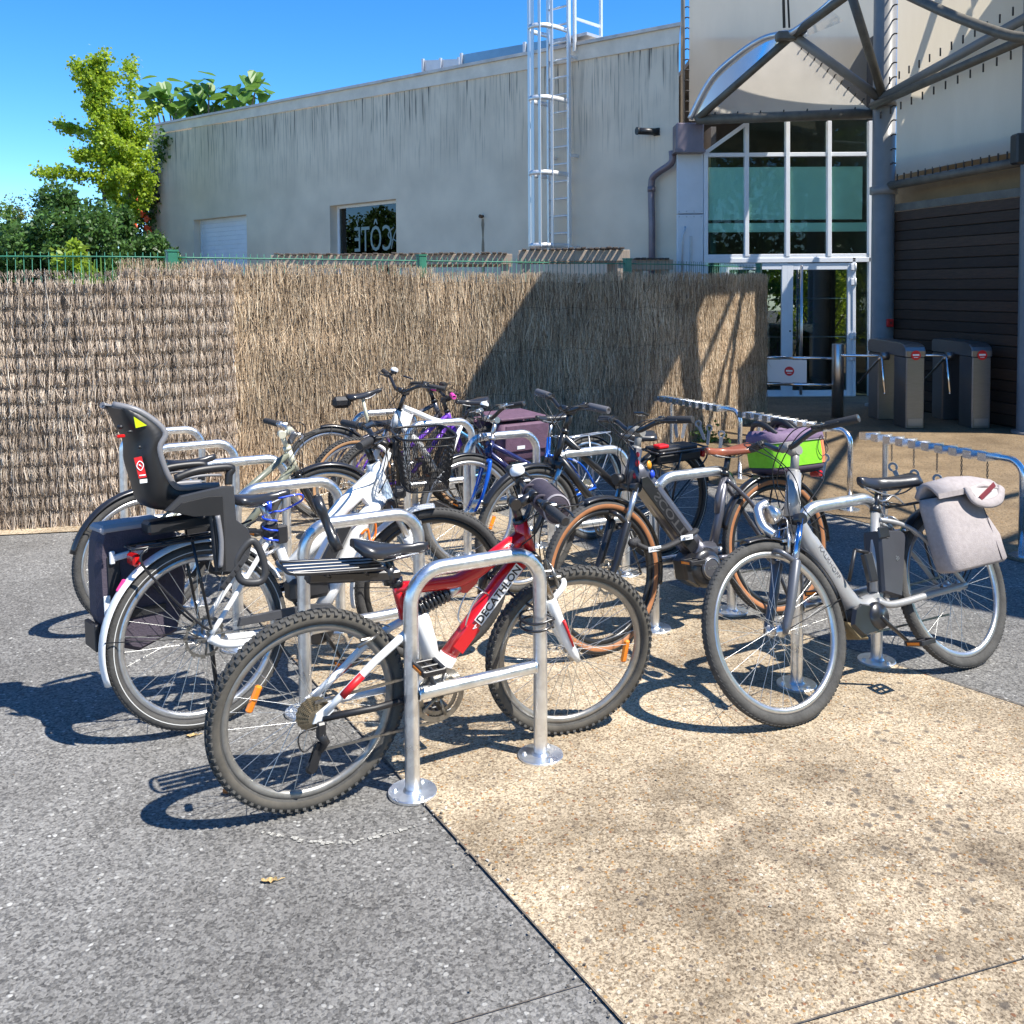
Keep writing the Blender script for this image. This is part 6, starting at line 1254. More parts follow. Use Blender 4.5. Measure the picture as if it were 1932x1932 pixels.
vbrake(r2, V((.235, 0, .61)), V((.7, 0, .3)).normalized(), None, m_sil)
b = MB(); b.box((0, 0, 0), (.05, .075, .045), T(*(g2['Hb'] + g2['p'] * .06)), 0, .01); b.build('head_lamp', m_black, r2, g2['S'])
# black mesh basket on the handlebar (rods and mesh), steering with the bar
m_mesh = mat('basket_mesh', (.02, .02, .022), .4, metal=.3); bk = MB(); cx_, zt_, zb_ = 1.03, 1.055, .815; top = [(cx_ + .125 * sx, .165 * sy) for sx, sy in ((-1, -1), (1, -1), (1, 1), (-1, 1))]
def ring_(f, k=48):
    z = zb_ + (zt_ - zb_) * f; hx, hy = .095 + .035 * f, .125 + .045 * f; rr_ = .04; out = []
    for i in range(k):
        a = 2 * pi * i / k; ca, sa = cos(a), sin(a); n_ = 5.; q = (abs(ca) ** n_ + abs(sa) ** n_) ** (-1 / n_); out.append(V((cx_ + hx * ca * q, hy * sa * q, z)))
    return out
bk.tube(ring_(1.0), .0055, 8, True); bk.tube(ring_(0.0), .004, 6, True); bk.tube(ring_(.86), .0025, 5, True)
for i in range(0, 48, 6): bk.tube([ring_(0)[i], ring_(1)[i]], .0022, 5)
bsk = bk.build('basket', m_mesh, r2, g2['S'])
bk = MB(); r0, r1_ = ring_(0, 96), ring_(1, 96)
for i in range(96):
    for s_ in (-5, 5): bk.tube([r0[i].lerp(r0[i], 0), r0[(i + s_ // 2) % 96].lerp(r1_[(i + s_ // 2) % 96], .5), r1_[(i + s_) % 96]], .0011, 3, cap=False)
for j in range(-8, 9):
    for pp in (((cx_ - .09, j * .0145), (cx_ + .09, j * .0145)), ((cx_ + j * .0108, -.12), (cx_ + j * .0108, .12))): bk.tube([(*pp[0], zb_), (*pp[1], zb_)], .0011, 3, cap=False)
stuff(bk.build('wire_mesh', m_mesh, bsk, g2['S'])); bk = MB(); bk.box((cx_ - .135, 0, 1.0), (.02, .10, .07), None, 0, .006); bk.tube([(cx_ - .14, 0, 1.0), C02 + V((.0, 0, 0))], .012, 8); bk.build('bracket', m_black, bsk, g2['S'])

# ------------------------------------------------------------------ child seat
m_seatd = mat('seat_shell', (.013, .013, .014), .45, var=.15, vscale=12); m_seatg = mat('seat_grey', (.032, .033, .036), .5, var=.1, vscale=8); m_seatl = mat('seat_rim', (.17, .17, .18), .45)
cs = thing('child_seat', 'dark grey child seat with pale rim mounted behind the white saddle', 'child seat', mw=W2)
spine = cr([V((-.335, 0, 1.272)), V((-.315, 0, 1.205)), V((-.278, 0, 1.14)), V((-.268, 0, 1.06)), V((-.242, 0, .975)), V((-.218, 0, .90)), V((-.16, 0, .865)), V((-.07, 0, .855)), V((.03, 0, .86))], 5); spine = [p + V((.055 * (1 - i / (len(spine) - 1)), 0, 0)) for i, p in enumerate(spine)]
front = cr([V((-.30, 0, 1.277)), V((-.214, 0, 1.242)), V((-.135, 0, 1.163)), V((-.158, 0, 1.105)), V((-.145, 0, 1.035)), V((-.118, 0, .975)), V((-.08, 0, .945)), V((.0, 0, .940)), V((.068, 0, .935))], 5)
b = MB(); rings = []; n_ = len(spine)
for i in range(n_):
    s_, f_ = spine[i], front[i]; t = i / (n_ - 1); hw = .108 + .03 * sin(pi * min(1, t * 1.3)); hw = hw if t > .06 else hw * (.75 + 4 * t)
    back = [(-1, .0), (-.8, -.35), (-.35, -.6), (.35, -.6), (.8, -.35), (1, .0)]; row = []
    d = (f_ - s_)
    # outer U: front edge left -> around the back -> front edge right, then inner return
    for (yy, k) in ((-1, 1.0), (-1.0, .55), (-.92, .2), (-.6, .03), (0, 0), (.6, .03), (.92, .2), (1.0, .55), (1, 1.0)): row.append(s_ + d * k + V((0, yy * hw, 0)))
    for (yy, k) in ((.86, 1.0), (.84, .6), (.72, .32), (.4, .24), (0, .22), (-.4, .24), (-.72, .32), (-.84, .6), (-.86, 1.0)): row.append(s_ + d * k + V((0, yy * hw, 0)))
    rings.append(row)
b.loft(rings); csb = b.build('shell', m_seatd, cs)
for sg in (-1, 1):
    b = MB(); b.tube([front[i] + V((0, sg * (.103 + .028 * sin(pi * min(1, i / (n_ - 1) * 1.3))) * (1 if i > 3 else .76 + .07 * i), 0)) for i in range(n_)], .0125, 8); b.build('rim', m_seatl, csb)
    # leg guard
    b = MB(); plate(b, [(.0, .93), (.068, .935), (.105, .93), (.108, .80), (.150, .762), (.168, .71), (.146, .64), (.085, .605), (.018, .618), (.012, .70), (.006, .85), (-.08, .848), (-.16, .872), (-.10, .92)], sg * .155, .030, 0, .008); lg = b.build('leg_guard', m_seatg if sg < 0 else m_seatd, cs)
    b = MB(); plate(b, [(.0, .905), (.055, .900), (.052, .62), (.022, .62), (.018, .83), (-.06, .838), (-.14, .866), (-.10, .895)], sg * .174, .012, 0, .004); b.build('leg_panel', m_seatd, lg)
    b = MB(); b.tube(cr([(.028, sg * .183, .83), (.036, sg * .184, .73), (.028, sg * .183, .635)], 5), .010, 6); b.build('rib', m_seatl, lg)
    b = MB(); b.tube(cr([(-.115, sg * .155, .985), (-.03, sg * .160, 1.005), (.098, sg * .155, 1.002), (.092, sg * .155, .975), (.088, sg * .155, .938)], 5), .012, 8, sy=1.3); b.build('arm_rest', m_seatd, cs)
    b = MB(); b.tube(cr([(-.11, sg * .157, .978), (-.02, sg * .162, .985), (.06, sg * .158, .978)], 4), .006, 6); b.build('arm_rest_edge', m_seatl, cs)
    # foot strap loop
    b = MB(); b.tube(cr([(.10, sg * .165, .655), (.16, sg * .17, .712), (.195, sg * .17, .66), (.208, sg * .17, .585), (.185, sg * .17, .55), (.12, sg * .168, .562), (.10, sg * .165, .60)], 6, True), .0085, 6, True, sy=1.8); b.build('foot_rest', m_seatg, cs)
    b = MB(); b.box((0, 0, 0), (.15, .006, .022), T(.085, sg * .172, .605) @ rotm('Y', radians(-46)), 0, .002)
    for k in range(5): b.prism([(-.005, -.006), (.005, -.006), (0, .007)], 0, .002, T(.085 - .05 + .025 * k * .72, sg * .1755, .605 - .05 + .025 * k * .72) @ basis((0, 0, 0), (.7, 0, .7), (-.7, 0, .7), (0, -1, 0)), 1)
    b.build('foot_strap', [m_seatg, m_black], cs)
b = MB(); plate(b, [(-.245, 1.228), (-.200, 1.192), (-.240, 1.186)], -.1355, .004); b.build('yellow_reflector', mat('yellow_reflector', (.50, .62, .01), .35), csb)
b = MB(); plate(b, [(-.254, 1.078), (-.226, 1.081), (-.212, 1.003), (-.240, 1.001)], -.1415, .003); lb_ = b.build('red_label', mat('label_red', (.50, .015, .02), .4), csb)
b = MB(); b.tube(cr([(-.236, -.1445, 1.064), (-.222, -.1445, 1.050), (-.232, -.1445, 1.030), (-.246, -.1445, 1.046)], 5, True), .0018, 5, True); b.tube([(-.238, -.1445, 1.052), (-.230, -.1445, 1.044)], .0022, 5); b.box((-.227, -.1437, 1.012), (.022, .0012, .004), None); b.build('label_print', m_wht, lb_)
b = MB(); b.box((-.224, -.1415, .990), (.026, .003, .014)); b.build('grey_label', m_lens, csb)
b = MB(); b.ball((-.29, -.12, 1.195), .012, 10, 6, sz=(1, 1.2, .7)); b.ball((-.262, -.139, 1.175), .009, 10, 6, sz=(1.3, .6, .6)); b.ball((-.232, -.142, 1.115), .007, 8, 6); b.build('adjuster', m_black, csb)
b = MB(); b.box((-.287, -.10, 1.160), (.03, .03, .012), rotm('Y', 0), 0, .003); b.build('red_catch', m_redl, csb)
b = MB(); b.box((-.06, 0, .80), (.26, .10, .05), None, 0, .01); b.tube([(.0, -.03, .80), (.13, -.03, .74), (.26, -.03, .72)], .008, 8); b.tube([(.0, .03, .80), (.13, .03, .74), (.26, .03, .72)], .008, 8); b.box((.305, 0, .715), (.06, .07, .07), None, 0, .012); b.build('mounting_bracket', m_black, cs)
# ------------------------------------------------------------------ pannier on the far side
m_pan = mat('plum_canvas', (.058, .047, .066), .8, var=.2, vscale=30, bump=.3, bscale=160)
pn_ = thing('pannier_bag', 'dark plum pannier hanging behind the child-seat bike wheel', 'bag', mw=W2); b = MB(); pl_ = [(-.315, .81), (-.20, .815), (-.05, .80), (.0, .62), (-.015, .47), (-.05, .36), (-.20, .315), (-.305, .36), (-.345, .48), (-.345, .66), (-.335, .76)]
b.prism([(p[0], p[1]) for p in pl_], -.27, -.10, basis((0, 0, 0), (1, 0, 0), (0, 0, 1), (0, -1, 0)), 0, .035); bd = b.build('body', m_pan, pn_)
b = MB(); b.box((-.205, .185, .80), (.24, .18, .035), rotm('Y', 0), 0, .012); b.build('top_flap', mat('grey_trim', (.33, .32, .34), .7), bd)
b = MB(); b.box((-.285, .096, .60), (.045, .006, .20), None, 0, .002); b.box((-.20, .095, .47), (.20, .006, .03), None); b.box((-.352, .185, .40), (.02, .16, .1), None, 0, .004); b.build('black_trim', m_black, bd)
b = MB(); b.box((-.315, .093, .51), (.024, .006, .09), None, 0, .002); b.build('buckle', m_lens, bd)
b = MB(); b.box((0, 0, 0), (.13, .02, .024), T(-.225, .088, .70) @ rotm('Y', -.12), 0, .004); b.box((0, 0, 0), (.02, .016, .05), T(-.29, .088, .695), 0, .004); b.build('silver_rail', m_whp, bd)
# ------------------------------------------------------------------ locks on this bike
m_blu = mat('blue_cable', (.02, .07, .55), .35, coat=.4); bl = thing('cable_lock', 'blue coiled cable lock under the white bike saddle', 'lock', mw=W2); b = MB(); pts = [V((.33, -.05, .845)), V((.42, -.06, .85)), V((.44, -.03, .82)), V((.36, -.02, .79))]
for i in range(26): a = i * .75; pts.append(V((.30 + .028 * cos(a), -.02 + .030 * sin(a), .79 - .0048 * i)))
b.tube(cr(pts, 4), .0045, 6); b.build('cable', m_blu, bl); b = MB(); b.tube([(.30, -.02, .80), (.30, -.02, .835)], .012, 10); b.build('lock_head', m_blu, bl)
m_oc = mat('orange_cable', (.80, .17, .01), .35, coat=.4); ol = thing('cable_lock', 'orange cable lock on the white bike down tube', 'lock', mw=W2); b = MB(); b.tube(cr([V((.665, -.04, .70)), V((.70, -.045, .715)), V((.765, -.04, .690)), V((.775, -.03, .63)), V((.74, -.045, .60)), V((.73, -.045, .655)), V((.70, -.04, .64))], 6), .0055, 7); b.build('cable', m_oc, ol); b = MB(); b.box((.655, -.042, .695), (.03, .02, .03), None, 0, .005); b.build('lock_head', m_oc, ol)
q0, q1 = atY(597, 938, 3.74), atY(638, 1040, 3.70); ul = thing('rod_lock', 'black rod lock leaning on the bar of the rack behind the red bike', 'lock', loc=q0); b = MB(); d_ = q1 - q0; b.tube([V((0, 0, 0)), d_ * .3, d_ * .32, d_ * .70, d_ * .72, d_], [.021, .021, .018, .018, .022, .022], 14); b.build('barrel', m_blk2, ul); b = MB(); b.tube([d_ * .02 + V((0, 0, 0)), -d_ * .04], .012, 10); b.build('key_cap', m_black, ul)
# ------------------------------------------------------------------ dark grey e-bike, tan tyres, brown saddle
m_anth = mat('anthracite_paint', (.115, .115, .135), .33, metal=.5, coat=.3, var=.06, vscale=8); m_brown_l = mat('brown_leather', (.24, .065, .03), .38, var=.12, vscale=12, coat=.15)
cf = dict(wb=1.096, r=.355, ha=69.6, fl=.457, hl=.167, barw=.325, sweep=.055, barup=.05, steer=7.4, reach=.04, st=.085)
P3 = (1.398, 4.894, 209, 8.5); r3, W3 = bike_root('dark grey e-bike with tan-wall tyres and brown saddle', P3); g3 = rig(cf)
wheel(r3, (0, 0, cf['r']), cf['r'], .050, I4, m_tyre, m_tanw, m_rimb, m_spkb, n=32, disc=1); wheel(r3, (cf['wb'], 0, cf['r']), cf['r'], .050, g3['S'], m_tyre, m_tanw, m_rimb, m_spkb, n=32, disc=1)
b = MB(); dq = V((.86 - .555, 0, .845 - .43)).normalized(); un = V((-dq.z, 0, dq.x)); rings = []
for f, (hx, hy) in ((0, (.036, .034)), (.12, (.050, .040)), (.5, (.053, .041)), (.9, (.055, .042)), (1, (.060, .044))):
    c_ = V((.868, 0, .850)).lerp(V((.548, 0, .415)), f); rings.append([c_ + un * (hx * cos(a) * (abs(cos(a)) ** -.35 if abs(cos(a)) > .05 else 1)) + V((0, hy * sin(a) * (abs(sin(a)) ** -.35 if abs(sin(a)) > .05 else 1), 0)) for a in [2 * pi * i / 18 + .17 for i in range(18)]])
b.loft(rings); b.tube([g3['Hb'] - g3['a'] * .01, g3['Ht']], [.033, .031], 18); tub(b, [(.292, .750), (.36, .55), (.425, .385)], [.020, .021, .024], 0, 14); tub(b, [(.56, .42), (.50, .385), (.42, .39)], [.06, .050, .04], 0, 14); tub(b, [(.305, .728), (.355, .64), (.37, .56)], [.016, .018, .016]); fr3 = b.build('frame', m_anth, r3)
stays(r3, [(.305, .725, .020), (.19, .600, .050), (.05, .41, .066), (.005, .36, .068)], .0115, m_anth, 'seat_stay'); stays(r3, [(.43, .35, .045), (.22, .345, .062), (.01, .352, .068)], .013, m_anth, 'chain_stay')
# battery cover let into the down tube, left and right
b = MB(); Xb = basis(V((.695, 0, .612)) - un * .016, dq, un, (0, -1, 0)); b.prism([(-.235, -.034), (.205, -.034), (.235, -.008), (.215, .028), (-.235, .028)], -.0475, .0475, Xb, 0, .005); bt3 = b.build('battery', m_bkp, r3)
m_fadedg = mat('grey_print', (.05, .05, .052), .4)
lettering('SCOTT', .072, m_fadedg, bt3, basis(V((.69, .0485, .608)) - un * .016, -dq, -un, (0, 1, 0)) @ M4.Diagonal((1.15, .8, 1, 1)), .0005, bold=.001)
b = MB(); b.lathe([(0, .042), (.014, .042), (.014, .048), (.006, .049), (0, .047)], 16, T(.765, 0, .745) @ rotm('X', -pi / 2)); b.build('battery_key', m_sil, bt3)
for (x, z, c, s_) in ((.80, .845, (.75, .30, .02), .028), (.785, .80, (.02, .07, .6), .026), (.855, .90, (.6, .02, .03), .018), (.862, .86, (.6, .03, .04), .024), (.885, .80, (.55, .02, .03), .018)):
    b = MB(); b.lathe([(0, 0), (s_ * .5, 0), (s_ * .5, .0015), (0, .0015)], 14, T(x, .0435 if x < .84 else .034, z) @ rotm('X', -pi / 2) @ M4.Diagonal((1, 1.5, 1, 1))); b.build('sticker', mat('sticker_%d' % int(x * 1000 + z * 100), c, .4), fr3)
b = MB(); b.lathe([(0, -.072), (.075, -.072), (.098, -.05), (.098, .05), (.075, .072), (0, .072)], 28, T(.515, 0, .315) @ rotm('X', -pi / 2)); plate(b, [(.60, .40), (.645, .36), (.64, .27), (.57, .225), (.50, .22), (.46, .25), (.46, .36)], 0, .105, 0, .015); mo = b.build('motor', m_bkp, r3)
b = MB(); b.lathe([(.030, .072), (.056, .074), (.060, .0765), (.050, .080), (0, .080)], 26, T(.505, 0, .315) @ rotm('X', -pi / 2)); b.build('motor_cap', mat('grey_cap', (.10, .10, .11), .35, metal=.4), mo)
b = MB(); b.lathe([(.046, .079), (.050, .0815), (.046, .083)], 26, T(.505, 0, .315) @ rotm('X', -pi / 2)); b.build('motor_ring', m_sil, mo)
lettering('BOSCH', .018, m_sil, mo, basis(V((.500, .0815, .315)), (-1, 0, 0), (0, 0, 1), (0, 1, 0)), .0004)
crankset(r3, (.505, .315), m_blk2, .075, 200, ((0, .355), .05, True)); fork(r3, g3, cf, m_bkp, m_sil, crown=m_bkp); stem(r3, g3, cf, m_grey, .017); handlebar(r3, g3, cf, m_bkp, glen=.135, display=True, gr=.018)
saddle(r3, .125, .898, .405, .890, .17, m_brown_l, thick=.055); b = MB(); tub(b, [(.26, .845), (.296, .742)], .0155); tub(b, [(.288, .765), (.298, .740)], .023); b.build('seat_post', m_bkp, r3)
mudguard(r3, (0, 0, cf['r']), cf['r'] + .022, .062, radians(20), radians(185), m_bkp, None); mudguard(r3, (cf['wb'], 0, cf['r']), cf['r'] + .020, .060, radians(75), radians(195), m_bkp, g3['S']); luggage_rack(r3, -.33, .08, .715, (0, .355), m_bkp, .06)
b = MB(); b.box((-.345, 0, .69), (.03, .08, .035), None, 0, .008); b.build('tail_lamp', m_redl, r3); b = MB(); c_ = g3['Hb'] + g3['p'] * .075; b.tube([c_ - V((.03, 0, 0)), c_ + V((.02, 0, 0))], [.022, .027], 14); b.tube([g3['Hb'], c_], .006, 6); b.build('head_lamp', m_black, r3, g3['S'])
kickstand(r3, (.10, .08, .31), (.06, .15, .03), m_bkp)
# clip-on trunk bag: purple lid, lime sides, orange end, dark base
m_lime = mat('lime_fabric', (.20, .55, .015), .65, var=.12, vscale=25, bump=.2, bscale=150); m_purp = mat('purple_fabric', (.15, .10, .17), .75, var=.2, vscale=25, bump=.25, bscale=120); m_ofab = mat('orange_fabric', (.70, .20, .08), .65, var=.1, vscale=25); m_dkp = mat('dark_base_fabric', (.05, .035, .055), .7)
tb = thing('trunk_bag', 'lime, purple and orange bag clipped on the dark e-bike rack', 'bag', mw=W3)
def rrect(x0, x1, hy, z, k=7, n_=5.):
    cx_, hx = (x0 + x1) / 2, (x1 - x0) / 2; out = []
    for i in range(40):
        a = 2 * pi * i / 40; ca, sa = cos(a), sin(a); q = (abs(ca) ** n_ + abs(sa) ** n_) ** (-1 / n_); out.append(V((cx_ + hx * ca * q, hy * sa * q, z)))
    return out
b = MB(); b.loft([rrect(-.345, .04, .10, .72), rrect(-.37, .07, .125, .728), rrect(-.38, .085, .135, .762)]); b.build('base', m_dkp, tb)
b = MB(); n0 = len(b.f); b.loft([rrect(-.383, .086, .138, .762), rrect(-.388, .09, .14, .83), rrect(-.385, .088, .138, .903)], cap=False); mi = []
for f in b.f: xm = sum(b.v[i][0] for i in f) / len(f); mi.append(1 if xm < -.30 else 0)
b.m = mi; b.build('side_panels', [m_lime, m_ofab], tb)
b = MB(); random.seed(9); b.loft([rrect(-.39, .09, .141, .900), rrect(-.39, .092, .142, .915), rrect(-.385, .09, .138, .945), [p + V((random.uniform(-.01, .01), 0, random.uniform(-.008, .012))) for p in rrect(-.36, .07, .115, .965)], [p + V((0, 0, .012 * sin(p.x * 30))) for p in rrect(-.25, .0, .06, .972)]]); b.build('lid', m_purp, tb)
b = MB()
for (x, h) in ((.03, .045), (-.14, .05), (-.18, .04)): b.tube(cr([(x, -.10, .955), (x + .02, -.05, .965 + h), (x + .03, .04, .965 + h), (x, .11, .95)], 6), .009, 6, sy=2.2)
b.tube(cr([(-.33, .143, .90), (-.35, .155, .84), (-.30, .15, .80), (-.27, .148, .85), (-.31, .145, .92)], 6, True), .0025, 5, True); b.build('strap', m_black, tb); b = MB(); b.lathe([(.139, 0), (.1425, .003), (.139, .006)], 8); b.v = []; b.f = []; b.m = []; b.s = []
b.tube(rrect(-.391, .093, .1435, .902), .003, 5, True); b.build('piping', mat('grey_piping', (.25, .23, .25), .7), tb)
for o_ in tb.children: o_.data.transform(T(-.14, 0, .72) @ M4.Diagonal((.84, .88, .90, 1)) @ T(.15, 0, -.72))
# folding lock strap between front wheel and frame
fl = thing('folding_lock', 'black sleeved lock with pale tags between front wheel and frame of dark e-bike', 'lock', mw=W3); b = MB(); pts = cr([V((.94, .075, .49)), V((.88, .085, .458)), V((.80, .090, .452)), V((.70, .085, .470)), V((.60, .075, .495)), V((.57, .065, .505))], 6); b.tube(pts, .019, 10, sy=.7); b.ball((.945, .07, .495), .03, 12, 8, sz=(1.2, .7, .8)); b.build('sleeve', m_grip, fl)
for (x, z, t_) in ((.855, .456, 'GRAVITY'), (.66, .484, 'Smart')): b = MB(); b.box((x, .104, z), (.075, .004, .024), None, 0, .0018); q_ = b.build('tag', m_lens, fl); lettering(t_, .016, m_blkink, q_, basis(V((x, .1065, z)), (-1, 0, 0), (0, 0, 1), (0, 1, 0)), .0004)

# ------------------------------------------------------------------ light grey e-bike leaning on its rack
m_lgrey = mat('silver_grey_paint', (.36, .36, .36), .38, metal=.35, coat=.2, var=.05, vscale=6)
cf = dict(wb=1.10, r=.352, ha=68.2, fl=.479, hl=.185, barw=.335, sweep=.085, barup=.05, steer=-3, reach=.05, st=.10)
P4 = (2.047, 4.183, 210.1, 18); r4, W4 = bike_root('light grey low-step e-bike, leaning right of the others', P4); g4 = rig(cf)
wheel(r4, (0, 0, cf['r']), cf['r'], .047, I4, m_tyreg, m_tyreg, m_rim, m_spk, n=32); wheel(r4, (cf['wb'], 0, cf['r']), cf['r'], .047, g4['S'], m_tyreg, m_tyreg, m_rim, m_spk, n=32)
b = MB(); tub(b, cr([(.878, .775, 0), (.822, .660, 0), (.760, .548, 0), (.690, .420, 0), (.625, .360, 0), (.545, .360, 0)], 5), [.038] * 5 + [.044] * 11 + [.046] * 10, 0, 16); b.tube([g4['Hb'] - g4['a'] * .01, g4['Ht']], [.034, .030], 18); tub(b, [(.379, .735), (.505, .405)], .0205, 0, 14); tub(b, [(.515, .40), (.47, .352)], .024); plate(b, [(.46, .47), (.50, .405), (.60, .395), (.50, .36), (.47, .40)], 0, .05, 0, .01); fr4 = b.build('frame', m_lgrey, r4)
stays(r4, [(.388, .700, .018), (.300, .670, .042), (.215, .615, .058), (.10, .49, .068), (.005, .358, .070)], .0105, m_lgrey, 'seat_stay'); stays(r4, [(.545, .375, .040), (.47, .348, .052), (.22, .352, .066), (.005, .354, .070)], .0155, m_lgrey, 'chain_stay')
da = V((.73 - .81, 0, .50 - .66)).normalized(); lettering('KALKHOFF', .034, mat('dark_print', (.12, .12, .13), .5), fr4, basis(V((.772, .0445, .570)), da, V((0, 1, 0)).cross(da), (0, 1, 0)) @ M4.Diagonal((.95, .8, 1, 1)), .0005)
b = MB(); plate(b, [(.655, .385), (.53, .350), (.545, .275), (.60, .255), (.685, .255), (.735, .31), (.70, .37)], 0, .115, 0, .016); b.lathe([(0, -.066), (.05, -.066), (.058, -.05), (.058, .05), (.05, .066), (0, .066)], 22, T(.575, 0, .318) @ rotm('X', -pi / 2)); b.build('motor', m_bkp, r4); b = MB(); plate(b, [(.76, .33), (.70, .245), (.64, .235), (.67, .30)], 0, .085, 0, .012); b.build('skid_plate', mat('dirty_plate', (.16, .12, .06), .8, var=.4, vscale=20), r4)
b = MB(); plate(b, [(.435, .655), (.30, .640), (.275, .62), (.395, .365), (.50, .405)], .0, .10, 0, .014); bt4 = b.build('battery', mat('graphite_plastic', (.045, .047, .055), .4, var=.1, vscale=8), r4); b = MB(); tub(b, [(.415, .60), (.485, .42)], .012); b.box((.42, .052, .645), (.07, .012, .05), None, 0, .006); b.build('battery_rail', m_blk2, bt4)
lettering('8·', .03, m_sil, bt4, basis(V((.372, .0515, .53)), V((.45, 0, .9)), V((0, 1, 0)).cross(V((.45, 0, .9))), (0, 1, 0)), .0005); b = MB(); b.lathe([(0, .05), (.012, .05), (.012, .054), (0, .053)], 14, T(.40, 0, .63) @ rotm('X', -pi / 2)); b.build('battery_key', m_sil, bt4)
crankset(r4, (.575, .318), m_blk2, .075, 48, ((0, .352), .045, True)); fork(r4, g4, cf, mat('steel_blue_fork', (.12, .125, .14), .35, metal=.4, coat=.2), mat('chrome_blue', (.45, .55, .75), .12, metal=1.), crown=m_bkp); stem(r4, g4, cf, m_grey, .018); handlebar(r4, g4, cf, m_bkp, glen=.14, gr=.0175)
saddle(r4, .090, .880, .435, .893, .20, m_sadd, thick=.085); b = MB(); tub(b, [(.325, .825), (.379, .735)], .0145); tub(b, [(.368, .755), (.382, .732)], .024); b.build('seat_post', m_bkp, r4)
mudguard(r4, (0, 0, cf['r']), cf['r'] + .020, .060, radians(20), radians(170), m_bkp, None); mudguard(r4, (cf['wb'], 0, cf['r']), cf['r'] + .018, .056, radians(80), radians(185), m_bkp, g4['S']); luggage_rack(r4, -.20, .235, .742, (0, .352), m_bkp, .06)
b = MB(); b.tube(cr([(.235, -.04, .75), (.30, -.035, .80), (.345, -.02, .785), (.335, .03, .775), (.28, .035, .79), (.235, .04, .75)], 6), .0045, 7); b.build('spring_clip', m_sil, r4)
vbrake(r4, g4['Hb'].lerp(g4['FH'], .33) + V((.03, 0, 0)), g4['a'], g4['S'], m_sil); vbrake(r4, V((.20, 0, .60)), V((.5, 0, .5)).normalized(), None, m_sil); b = MB(); c_ = g4['Hb'] + g4['p'] * .10 + V((0, 0, -.02)); b.tube(cr([c_ + V((0, -.03, .05)), c_ + V((.05, -.03, .03)), c_ + V((.07, 0, -.04)), c_ + V((.05, .03, -.08))], 6), [.02] * 19, 10); b.lathe([(0, -.02), (.03, -.02), (.04, .01), (.036, .02), (0, .02)], 16, T(*c_) @ rotm('Y', pi / 2)); b.build('head_lamp', m_sil, r4, g4['S'])
b = MB(); b.tube([(.705, .06, .48), (.66, .09, .60)], .008, 6); b.tube([(.66, .09, .60), (.60, .10, .58)], .008, 6); b.box((.60, .09, .52), (.05, .03, .12), rotm('Y', 0), 0, .006); b.build('holder_bracket', m_black, r4)
# grey felt roll-top pannier
m_felt = mat('grey_felt', (.33, .295, .29), .85, var=.12, vscale=45, bump=.3, bscale=220); m_feltin = mat('cream_lining', (.42, .39, .38), .8); m_rleather = mat('dark_red_leather', (.16, .02, .025), .45)
gb = thing('roll_top_pannier', 'grey felt roll-top bag with red leather tab on the light grey e-bike', 'bag', mw=W4)
def bagring(z, x0, x1, y0, y1, dx=0.): 
    cx_, hx, cy_, hy = (x0 + x1) / 2, (x1 - x0) / 2, (y0 + y1) / 2, (y1 - y0) / 2; out = []
    for i in range(32): a = 2 * pi * i / 32; ca, sa = cos(a), sin(a); q = (abs(ca) ** 4.5 + abs(sa) ** 4.5) ** (-1 / 4.5); out.append(V((cx_ + hx * ca * q + .006 * sin(3 * a + z * 30), cy_ + hy * sa * q + .006 * sin(2 * a + z * 18), z)))
    return out
b = MB(); b.loft([bagring(.432, -.155, .215, .09, .21), bagring(.445, -.165, .228, .08, .222), bagring(.55, -.150, .225, .08, .218), bagring(.66, -.125, .222, .085, .205), bagring(.715, -.135, .220, .09, .195), bagring(.752, -.155, .215, .095, .19)]); gbb = b.build('body', m_felt, gb)
b = MB(); rings = []
for i in range(9):   # folded-over collar, opening towards the back
    f = i / 8; z = .755 + .055 * sin(pi * f) ; x0 = .225 - .02 * f; rings.append([V((x, y, zz)) for (x, y, zz) in [(.215 - .0 * f, .09 + .125 * f, z + .012), (.05, .09 + .135 * f, z + .02 + .006 * sin(f * 5)), (-.09, .09 + .14 * f, z + .012), (-.225, .09 + .13 * f, z - .015), (-.225, .10 + .12 * f, z - .03), (-.09, .10 + .12 * f, z - .014), (.05, .10 + .12 * f, z - .008), (.21, .10 + .11 * f, z - .01)]])
b.loft(rings); b.build('roll_top', m_felt, gbb)
b = MB(); pts = cr([V((.03, .225, .775)), V((.02, .238, .715)), V((-.06, .245, .690)), V((-.16, .235, .700)), V((-.225, .215, .745))], 6); b.tube(pts, .010, 8, sy=2.2); b.build('collar_edge', m_felt, gbb); b = MB(); b.add([(.02, .232, .772), (.0, .24, .72), (-.08, .243, .70), (-.17, .235, .712), (-.225, .205, .755), (-.12, .215, .785)], [(0, 1, 2, 3, 4, 5)]); b.build('lining', m_feltin, gbb)
b = MB(); b.box((0, 0, 0), (.135, .004, .022), T(-.075, .247, .742) @ rotm('Y', .38) , 0, .001); b.build('leather_tab', m_rleather, gbb)
b = MB(); b.tube([(-.085, .222, .44), (-.075, .218, .56), (-.075, .206, .68)], .0022, 5); b.build('seam', m_pan, gbb); b = MB()
for x in (.0, .14): b.box((x, .078, .74), (.03, .02, .05), None, 0, .004)
b.build('hook', m_black, gbb)

